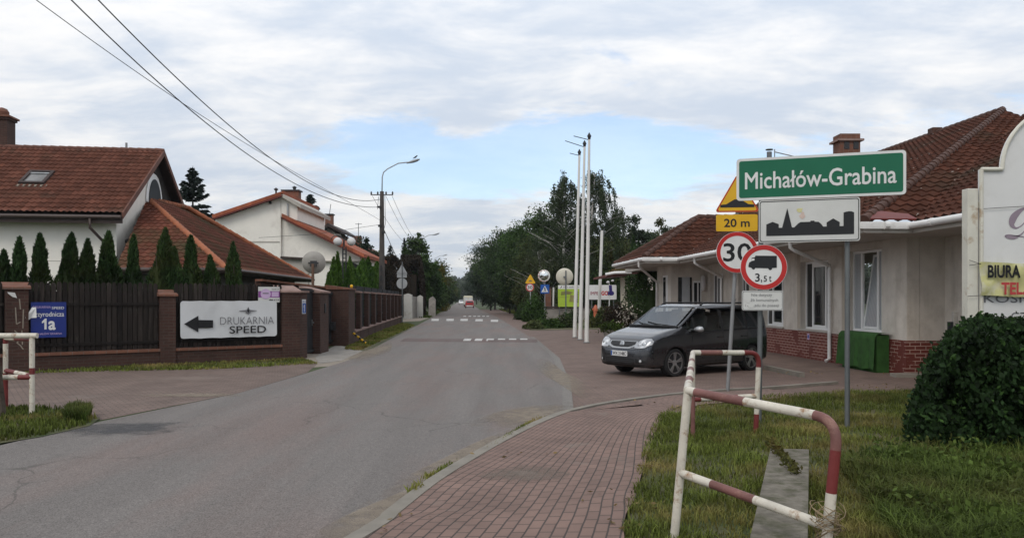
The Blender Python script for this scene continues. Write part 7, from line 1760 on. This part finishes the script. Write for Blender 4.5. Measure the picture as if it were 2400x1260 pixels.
# ---- right side row
gR = 'trees along the right side of the road'
rt = [('broad',1107,655,300,10,'l_far','farthest tree of the right row'),('broad',1117,636,250,9,'l_pine','very far dark tree of the right row'),('pine',1131,604,185,8,'l_pine','far pine stepping up above its neighbours'),
      ('pine',1150,556,140,8.0,'l_pine','ragged pine topping the middle of the right row'),('broad',1160,580,128,8,'l_broad','dark tree below the ragged pine'),('broad',1185,543,112,8,'l_broad','full dark tree between the ragged pine and the spruce'),('broad',1150,612,118,6,'l_pine','low dark tree at the foot of the ragged pine'),
      ('broad',1210,540,98,8,'l_broad','dark broad tree right of the middle of the right row'),('broad',1240,505,90,7.5,'l_broad2','green broad tree left of the small spruce'),('spruce',1266,484,86,4.5,'l_spruce','small pointed spruce in the right row'),
      ('broad',1296,480,80,8.0,'l_broad','dark broad tree right of the small spruce'),('broad',1270,560,79,7,'l_broad3','olive tree above the far warning sign'),('broad',1225,590,86,6.5,'l_broad','dark lower tree beside the road bend'),('broad',1195,620,94,5.5,'l_pine','dark lower tree leaning towards the road'),('broad',1315,600,76,7,'l_broad3','tree behind the cream mirror back'),
      ('broad',1365,530,78,8,'l_broad','dark tree behind the three flagpoles'),('broad',1430,560,75,6.5,'l_broad3','loose tree behind the lone white pole'),('broad',1410,620,73,6,'l_broad','dark tree low behind the white company board'),('broad',1495,512,78,3.6,'l_pine','narrow tree left of the tiled wing'),('broad',1552,520,84,4.6,'l_broad3','grey-green tree top over the hip of the tiled wing'),
      ('broad',1520,570,64,4.2,'l_broad','dark tree hidden behind the porch roof'),('broad',1345,640,74,6,'l_pine','dark low tree behind the green board')]
for kind, u, v, D, w, m, lab in rt:
    x, h = P(u,0,D).x, HC+(VH-v)/F*D
    nl, ls = (24000, .22) if D < 100 else (12000, .30)
    if D > 150: nl, ls = 3500, .45
    if kind == 'broad': broad('roadside_tree', lab, x, D, h, w, m, nl, ls, .0 if D < 130 else .05, grp=gR, cl=80)
    elif kind == 'pine': pine('pine_tree', lab, x, D, h, w, m, nl, gR, ls)
    else: spruce('spruce', lab, x, D, h, w, m, 6000, gR, ls=.34)
birch('birch', 'tall birch with hanging twigs and pale trunk left of the flagpoles', P(1318,0,74).x, 74, HC+(VH-402)/F*74, 6.8, 14000, gR, .18, .3)
birch('birch', 'tall feathery birch leaning right behind the tops of the flagpoles', P(1372,0,75).x, 75, HC+(VH-400)/F*75, 10.0, 20000, gR, .18, .9)
birch('birch', 'lower weeping birch at the right end above the porch roof', P(1440,0,76).x, 76, HC+(VH-484)/F*76, 6.5, 9000, gR, .18, .5)
birch('birch', 'drooping birch arching over the far warning sign', P(1285,0,73).x, 73, HC+(VH-585)/F*73, 6.0, 6500, gR, .17, -1.0, .1)
thuja('dark green thuja over the porch roof', P(1486,0,56).x, 56, HC+(VH-553)/F*56, .55, 'l_thuja', 1800, .2, None, .15)
thuja('smaller dark green thuja beside the porch roof', P(1506,0,56).x, 56, HC+(VH-562)/F*56, .5, 'l_thuja', 1800, .2, None, .15)
# distant forest closing the view
n = 26000; ang = RG.uniform(-1, 1, n); xx = -38+ang*90; yy = RG.uniform(440, 520, n); hh = 13+4*np.sin(xx*.21)+3*np.sin(xx*.53+1)+2*np.sin(xx*1.1)
zz = hh*RG.uniform(0, 1, n)**.6
V, Q = leafquads(np.stack([xx, yy, zz], 1), 2.2, 1.6)
prop(npobj('forest', V, Q, M['l_far']), 'hazy line of distant forest where the road disappears', 'forest', None, 'stuff')
# wood line behind everything on both sides
for sgn, x0, x1, lab in ((-1,-190,-75,'far line of trees behind the houses on the left'),(1,22,170,'far line of trees behind the long building')):
    n = 26000; xx = RG.uniform(x0, x1, n); yy = RG.uniform(170, 200, n); hh = 8+1.5*np.sin(xx*.31)+1.2*np.sin(xx*.83)
    V, Q = leafquads(np.stack([xx, yy, hh*RG.uniform(0, 1, n)**.7], 1), 1.3, .9); prop(npobj('forest', V, Q, M['l_far']), lab, 'forest', None, 'stuff')
# ---- shrubs and beds on the right
def bush(lab, x, y, w, d, h, m, n, ls, name='bush', grp=None, cat='bush'):
    t = thing(name, lab, cat, (x, y, 0), 0, grp); dr = unit(n); dr[:, 2] = np.abs(dr[:, 2]); ph = RG.uniform(0, 6.28, 4)
    a = np.arctan2(dr[:, 1], dr[:, 0]); k = 1+.16*np.sin(3*a+ph[0]+4*dr[:, 2])+.12*np.sin(7*a+ph[1])+.1*np.sin(9*dr[:, 2]+ph[2])
    p = dr*k[:, None]*(RG.uniform(.25, 1, (n, 1))**.45)*np.array([w/2, d/2, h])+np.array([x, y, .02])
    V, Q = leafquads(p, ls, ls*.6); b = MB()
    for i in range(6):
        q = p[i*7]; b.tube([(x+.1*math.cos(i), y+.1*math.sin(i), 0), tuple(q)], [.02, .005], 5)
    obj('stem', b, M['bark'], t); npobj('foliage', V, Q, M[m], t); return t
bush('rounded green bush in front of the far warning sign post', P(1250,0,60).x, 60, 1.9, 1.8, HC-(686-VH)/F*60*-1 if False else 1.9, 'l_broad2', 4000, .14)
bush('dark green bush at the road edge left of the rounded bush', P(1228,0,66).x, 66, 1.7, 2, 1.3, 'l_broad', 3000, .15)
bush('dark rose bush in front of the porch building', P(1443,0,43).x, 43, 1.6, 1.5, 1.45, 'l_red', 4200, .10)
rb = bush('light flowering shrub between the rose bush and the parked car', P(1474,0,40).x, 40, 1.1, 1.1, 1.3, 'l_red', 1400, .10)
V, Q = leafquads(np.array([P(1474,0,40).x, 39.9, .75])+RG.normal(size=(260,3))*np.array([.32,.3,.3]), .11, .09); npobj('blossom', V, Q, M['l_flower'], rb)
bush('spiky grass clump beside the orange standpipe', P(1415,0,48).x, 48, 1.4, 1.2, 1.0, 'l_broad3', 2200, .18)
gB = 'low plants in the bed beside the road'
for u, v, w, h, m, lab in ((1252,771,1.0,.45,'l_broad3','yellowish low plant at the left tip of the bed'),(1275,769,1.1,.5,'l_broad2','broad-leaved green plant in the middle of the bed'),(1297,769,1.0,.5,'l_broad2','broad-leaved green plant right of the middle of the bed'),(1322,768,1.1,.7,'l_broad3','taller brownish plant at the right end of the bed'),(1338,757,1.0,.9,'l_broad','dark plant between the bed and the left flagpole'),(1388,768,.9,.6,'l_broad3','rounded low plant right of the flagpoles'),(1392,752,.8,.9,'l_broad2','green plant behind the rounded one by the flagpoles')):
    p = g(u, v); bush(lab, p.x, p.y, w*1.15, .9, h, m, 1500, .12, 'bed_plant', gB, 'plant')
bedp = [g(1240,774), g(1330,773), g(1400,772), g(1420,752), g(1280,753), g(1262,762)]
sheet('flower_bed', [(p.x, p.y) for p in bedp], .02, M['soil'])
hedge('climbing_vine', 'green climbing vine covering the gap between porch and long building', 'plant', [(P(1490,0,42).x,43),(P(1535,0,40).x,40)], 1.3, 3.0, 'l_broad', 6000, .13, .2)
cp = thing('planter', 'grey concrete planter with a light green plant beyond the parked car', 'planter', (P(1437,0,33).x,33.5,0))
b = MB(); b.lathe([(.30,0),(.36,.42),(.38,.45),(.32,.45),(.30,.40)], (P(1437,0,33).x,33.5,0), (0,0,1), 20); obj('pot', b, M['concrete'], cp, smooth=True, angle=40)
V, Q = leafquads(np.array([P(1437,0,33).x,33.5,.55])+RG.normal(size=(900,3))*np.array([.22,.22,.10]), .12, .07); npobj('foliage', V, Q, M['l_weed'], cp)
# ---- big creeper-covered hedge on the right
n = 60000
hx0, hx1 = 4.75, 9.6
def hedgetop(x): return 1.42*np.clip(np.sin(np.clip((x-4.58)/1.15, 0, 1)*math.pi/2), 0, 1)**.55+.05*np.sin(x*5)+.03*np.sin(x*13)
x = RG.uniform(4.6, hx1, n); top = hedgetop(x); kind = RG.uniform(0, 1, n)
yf = 8.95+.10*np.sin(x*3.1)+.22*np.clip((5.3-x)/.7, 0, 1)**1
z = np.where(kind < .68, top*RG.uniform(0, 1, n), top); fr_ = z/np.maximum(top, .05)
y = np.where(kind < .68, yf-.15*np.sin(z*5+x*4)-.12*np.sin(x*9+z*7)-.06*np.sin(x*17-z*13)+.55*fr_**3, yf+.5+RG.uniform(0, 1.4, n))
x = x+.5*(y-8.95); pc = np.stack([x, y, z], 1)+RG.normal(size=(n, 3))*np.array([.05, .07, .045])
ex = RG.uniform(0, 1, 6000); az_ = RG.uniform(0, math.pi, 6000)     # left end face
zz = ex*1.35; ye_ = RG.uniform(0, 1.6, 6000); pe = np.stack([4.60+.5*ye_+.22*(zz/1.35)+.42*np.clip(zz/1.35,0,1)**3, 8.95+ye_, zz], 1)+RG.normal(size=(6000,3))*.06
pc = np.concatenate([pc, pe]); L = len(pc)
out = np.tile(np.array([[-.1, -.8, .35]]), (L, 1))
V1, Q1 = leafquads(pc, .075, .05, np.tile(np.array([[0, -.45, -.75]]), (L, 1)), .1, .75)
sh_ = RG.choice(L, 900); V2_, Q2_ = leafquads(np.repeat(pc[sh_], 5, 0)+RG.normal(size=(4500,3))*.04+np.array([0,-.06,.04]), .065, .032, np.tile(np.array([[0,-.5,.3]]), (4500,1)), 0, .8)
hg = thing('ivy_hedge', 'dense dark green creeper-covered hedge in front of the white billboard', 'hedge', (6.5, 9.5, 0))
core = MB(); xs = np.linspace(4.85, 9.6, 16)
for i in range(15):
    h0 = float(hedgetop(np.array([xs[i]]))[0])*.86; h1_ = float(hedgetop(np.array([xs[i+1]]))[0])*.86
    f0, f1 = Vector((xs[i]+.15,9.25,0)), Vector((xs[i+1]+.15,9.25,0)); d_ = Vector((.62,1.25,0)); s_ = Vector((0,.35,0))
    u0, u1 = f0+s_+Vector((0,0,h0)), f1+s_+Vector((0,0,h1_)); core.quad(f0,f1,u1,u0); core.quad(u0,u1,u1+d_,u0+d_); core.quad(u0+d_,u1+d_,f1+d_*1.2,f0+d_*1.2)
    if i == 0: core.quad(f0+d_, f0, u0, u0+d_)
cv = np.array([tuple(v) for v in core.v]); cq = np.array(core.f)
V, Q = join([(V1, Q1), (cv, cq)]); npobj('foliage', V, Q, M['l_ivy'], hg)
npobj('young_shoots', V2_, Q2_, leafmat('l_ivy2', (.030,.066,.018), .5), hg)
fpz = thing('grey_post', 'short grey post stub behind the hedge left of the billboard', 'post', (P(2238,0,11.4).x,11.4,0)); b = MB(); b.box((P(2238,0,11.4).x,11.4,.78),(.06,.06,1.56)); obj('shaft', b, M['concrete'], fpz); b = MB(); b.box((P(2227,0,11.4).x,11.4,.72),(.07,.03,1.40)); obj('board', b, M['wood_black'], fpz)
# ---- grass
def inpoly(x, y, poly):
    c = np.zeros(len(x), bool); j = len(poly)-1
    for i in range(len(poly)):
        xi, yi = poly[i][0], poly[i][1]; xj, yj = poly[j][0], poly[j][1]
        c ^= ((yi > y) != (yj > y)) & (x < (xj-xi)*(y-yi)/(yj-yi+1e-12)+xi); j = i
    return c
def vnoise(x, y, s, seed):
    r = np.random.default_rng(seed); k = r.normal(size=(7, 2))*s; p = r.uniform(0, 6.28, 7)
    return sum(np.sin(k[i, 0]*x+k[i, 1]*y+p[i]) for i in range(7))/3.2
def grass(name, lab, poly, n, hmin, hmax, m, z0=.02, w=.006, dens=None, lean=.5, far=0.0):
    xs = [p[0] for p in poly]; ys = [p[1] for p in poly]
    k = n*3; x = RG.uniform(min(xs), max(xs), k); u_ = RG.uniform(0, 1, k); y0_, y1_ = min(ys), max(ys)
    y = y0_*(y1_/y0_)**u_ if far and y0_ > 0 else RG.uniform(y0_, y1_, k)
    ok = inpoly(x, y, poly)
    clump = vnoise(x, y, 2.2, 3)*.5+vnoise(x, y, 6.5, 5)*.5
    ok &= RG.uniform(-1.35, .9, k) < clump+.18
    x, y, clump = x[ok][:n], y[ok][:n], clump[ok][:n]; n = len(x)
    h = (hmin+(hmax-hmin)*np.clip(.5+.4*clump+RG.normal(0, .22, n), 0, 1.4))[:, None]
    a = RG.uniform(0, 6.28, n); d = np.stack([np.cos(a), np.sin(a), np.zeros(n)], 1); b_ = np.stack([-np.sin(a), np.cos(a), np.zeros(n)], 1)
    o = np.stack([x, y, np.full(n, z0)], 1); ln = RG.uniform(.1, 1, (n, 1))*lean; ww = w*RG.uniform(.7, 1.5, (n, 1))
    mid = o+np.array([0, 0, 1])*h*.6+d*h*ln*.35; tip = o+np.array([0, 0, 1])*h*(1-.25*ln)+d*h*ln*1.1
    V = np.stack([o-b_*ww, o+b_*ww, mid+b_*ww*.8, mid-b_*ww*.8, tip+b_*ww*.12, tip-b_*ww*.12], 1).reshape(-1, 3)
    i = np.arange(n)[:, None]*6; Q = np.concatenate([i+np.array([[0, 1, 2, 3]]), i+np.array([[3, 2, 4, 5]])], 0)
    return prop(npobj(name, V, Q, M[m]), lab, 'grass', None, 'stuff')
lawn = [Vector((1.0,3.6)), G2(1455,1262), G2(1480,1180), G2(1494,1120), G2(1516,1040), G2(1540,990), G2(1575,962), G2(1620,948), G2(1760,934), G2(1900,926), G2(2130,920), Vector((9.5,14.0)), Vector((9.5,3.6))]
grass('lawn_grass', 'uneven short grass of the lawn around the road sign poles', lawn, 160000, .02, .11, 'l_grass', .03, .004, lean=.9, far=1)
rough_ = [Vector((2.35,4.0)), Vector((3.4,8.4)), Vector((4.6,9.0)), Vector((9.5,9.0)), Vector((9.5,4.0))]
grass('lawn_grass', 'taller rank grass between the concrete beam and the hedge', rough_, 75000, .05, .22, 'l_weed', .03, .0045, lean=1.3)
grass('lawn_grass', 'grass tufts in the corner round the left railing', [G2(-60,1050), G2(100,1023), G2(205,998), G2(228,982), G2(170,964), G2(60,957), Vector((-11.5,12.4)), Vector((-11.5,9.6))], 13000, .03, .11, 'l_grass', .02, .008)
grass('lawn_grass', 'green grass clump at the tip of the left grass corner', [G2(150,995), G2(200,995), G2(215,975), G2(160,968)], 2500, .10, .24, 'l_weed', .02, .009)
grass('verge_grass', 'thin strip of grass along the foot of the picket fence', [G2(60,876), G2(200,872), G2(500,866), G2(745,853), G2(700,838), Vector((-11.6,18.7))], 6500, .02, .09, 'l_grass', .01, .012)
grass('verge_grass', 'grassy verge beside the brick fence along the road', [G2(806,818), G2(842,822), G2(900,797), G2(972,763), G2(943,757), G2(880,780)], 12000, .03, .11, 'l_grass', .008, .016)
sheet('verge', [Vector((sx(60)-.3,62)), Vector((-7.2,62)), Vector((-8.3,90)), Vector((-13.2,170)), Vector((-16,170)), Vector((-10.8,90))], .010, M['soil'])
grass('verge_grass', 'grass verge in front of the green trees further up the left side', [Vector((-8.5,72)), Vector((-7.55,72)), Vector((-8.6,90)), Vector((-13.2,160)), Vector((-15,160)), Vector((-10.2,90))], 12000, .05, .2, 'l_weed', .01, .04)
grass('verge_grass', 'dry grass at the foot of the trees on the right of the road', [Vector((-2.2,129)), Vector((-.2,95)), Vector((2.3,69)), Vector((3.8,64)), Vector((4.5,75)), Vector((2.4,100)), Vector((0,130))], 9000, .05, .2, 'l_grass', .01, .04)
nw = 9000; wx_ = RG.uniform(2.3, 9.3, nw); wy_ = RG.uniform(4.4, 9.0, nw); ok = inpoly(wx_, wy_, rough_) & (vnoise(wx_, wy_, 3.0, 8) > -.1); wx_, wy_ = wx_[ok], wy_[ok]
V, Q = leafquads(np.stack([wx_, wy_, RG.uniform(.06, .26, len(wx_))], 1), .055, .035, None, .1); prop(npobj('ground_weeds', V, Q, M['l_weed']), 'low broad-leaved weeds among the rank grass before the hedge', 'weeds', None, 'stuff')
# weeds growing along the kerb
t_ = []
for (u, v, nn_, sp_2, hh) in ((975,1160,26,.06,.11),(1035,1110,120,.16,.06),(1190,1030,200,.34,.06),(1225,1010,220,.40,.07),(1000,1130,20,.05,.09),(1255,996,120,.25,.05),(1330,975,40,.2,.04),(880,1235,20,.1,.03)):
    c = G2(u, v); dirv = (G2(u+30, v-20)-c).normalized()
    o = np.array([[c.x, c.y, .012]])+np.array([[dirv.x, dirv.y, 0]])*RG.normal(0, sp_2, (nn_, 1))+RG.normal(size=(nn_, 3))*np.array([.018, .018, 0])
    o[:, 2] = .03; ax = np.tile(np.array([[0, 0, 1.0]]), (nn_, 1)); t_.append(leafquads(o+np.array([0, 0, hh*.4]), hh, hh*.16, ax, 0, .7))
V, Q = join(t_); prop(npobj('kerb_weeds', V, Q, M['l_grass']), 'small weeds growing along the pavement kerb', 'weeds', None, 'stuff')
# litter of dead leaves and twigs
o = []
for u, v, sp_3, k in ((940,1212,.10,4),(880,1240,.15,4),(1515,1060,.05,5),(1510,1090,.06,6),(1490,1180,.12,14),(1440,1150,.3,5),(1350,1060,.25,4),(1850,870,.7,30),(1700,940,.8,25),(1150,1060,.2,6),(2090,905,.5,25),(1470,1230,.08,10)):
    c = G2(u, v, ZK); o.append(np.array([[c.x, c.y, ZK+.006]])+RG.normal(size=(k, 3))*np.array([sp_3, sp_3*.6, .002]))
pc = np.concatenate(o); ax = RG.normal(size=(len(pc), 3))*np.array([1, 1, .1]); V, Q = leafquads(pc, .055, .022, ax, 0, .1)
prop(npobj('leaf_litter', V, Q, M['l_dry']), 'scattered dead leaves and twigs on the paving', 'leaves', None, 'stuff')
V, Q = leafquads(np.concatenate([np.array([[5.0, 8.75, .02]])+RG.normal(size=(1,3))*0, np.stack([RG.uniform(2.6,8,12), RG.uniform(5.2,8.5,12), RG.uniform(.05,.15,12)],1)]), .03, .03); prop(npobj('wildflowers', V, Q, M['l_flower']), 'small white flowers and scraps in the tall grass', 'flowers', None, 'stuff')
# withered creeper over the beam and dry stalks round the rail
cr = thing('creeper', 'withered green and brown creeper trailing over the concrete beam', 'plant', (2.2, 7.2, 0)); b = MB(); pts = [P(1800,1085,8.2), P(1812,1110,7.9), P(1828,1140,7.5), P(1842,1165,7.2), P(1856,1185,6.9), P(1864,1200,6.7)]; pts = [Vector((p.x, p.y, max(.285, p.z))) for p in pts]
b.tube(pts, .008, 5); obj('stem', b, M['bark'], cr); A_ = np.array([tuple(p) for p in pts]); s = RG.uniform(0, len(pts)-1.01, 420); i = s.astype(int); f = (s-i)[:, None]
V, Q = leafquads(A_[i]*(1-f)+A_[i+1]*f+RG.normal(size=(420,3))*.025, .045, .022); npobj('foliage', V, Q, leafmat('l_creep', (.06,.065,.02), .5, (.10,.06,.02)), cr)
dr = thing('dry_stalks', 'tangle of dry stalks twisted round the foot of the near railing', 'plant', (B0.x, 4.6, .1)); b = MB(); c = Vector(P(1940,1225,4.6))
for k in range(16):
    ph, rr_k, zz = RG.uniform(0, 6.28), RG.uniform(.04, .085), RG.uniform(-.06, .08); st = [c+Vector((rr_k*math.cos(ph+t)*1.2, rr_k*math.sin(ph+t), zz+.04*math.sin(t*1.3+k))) for t in np.linspace(0, RG.uniform(3, 7), 12)]
    if k % 3 == 0: st.append(st[-1]+Vector((RG.uniform(-.12,.16), RG.uniform(-.1,.05), RG.uniform(-.03,.08))))
    b.tube(st, .0028, 4)
obj('stalk', b, mat('straw', (.24,.18,.11), .9, .3, 8), dr, smooth=True)
# ------------------------------------------------------------------ thin haze between the far trees
hb = MB(); hb.box((0,475,12),(1830,1480,27)); hz = obj('haze', hb, None); hm = bpy.data.materials.new('haze'); hm.use_nodes = True; hn = hm.node_tree; hn.nodes.clear()
vp_ = hn.nodes.new('ShaderNodeVolumePrincipled'); vp_.inputs['Density'].default_value = .0002; vp_.inputs['Color'].default_value = (.82,.87,.92,1); vp_.inputs['Anisotropy'].default_value = .2
om = hn.nodes.new('ShaderNodeOutputMaterial'); hn.links.new(vp_.outputs[0], om.inputs['Volume']); hz.data.materials.append(hm); prop(hz, 'thin pale haze between the far trees', 'haze', None, 'stuff')
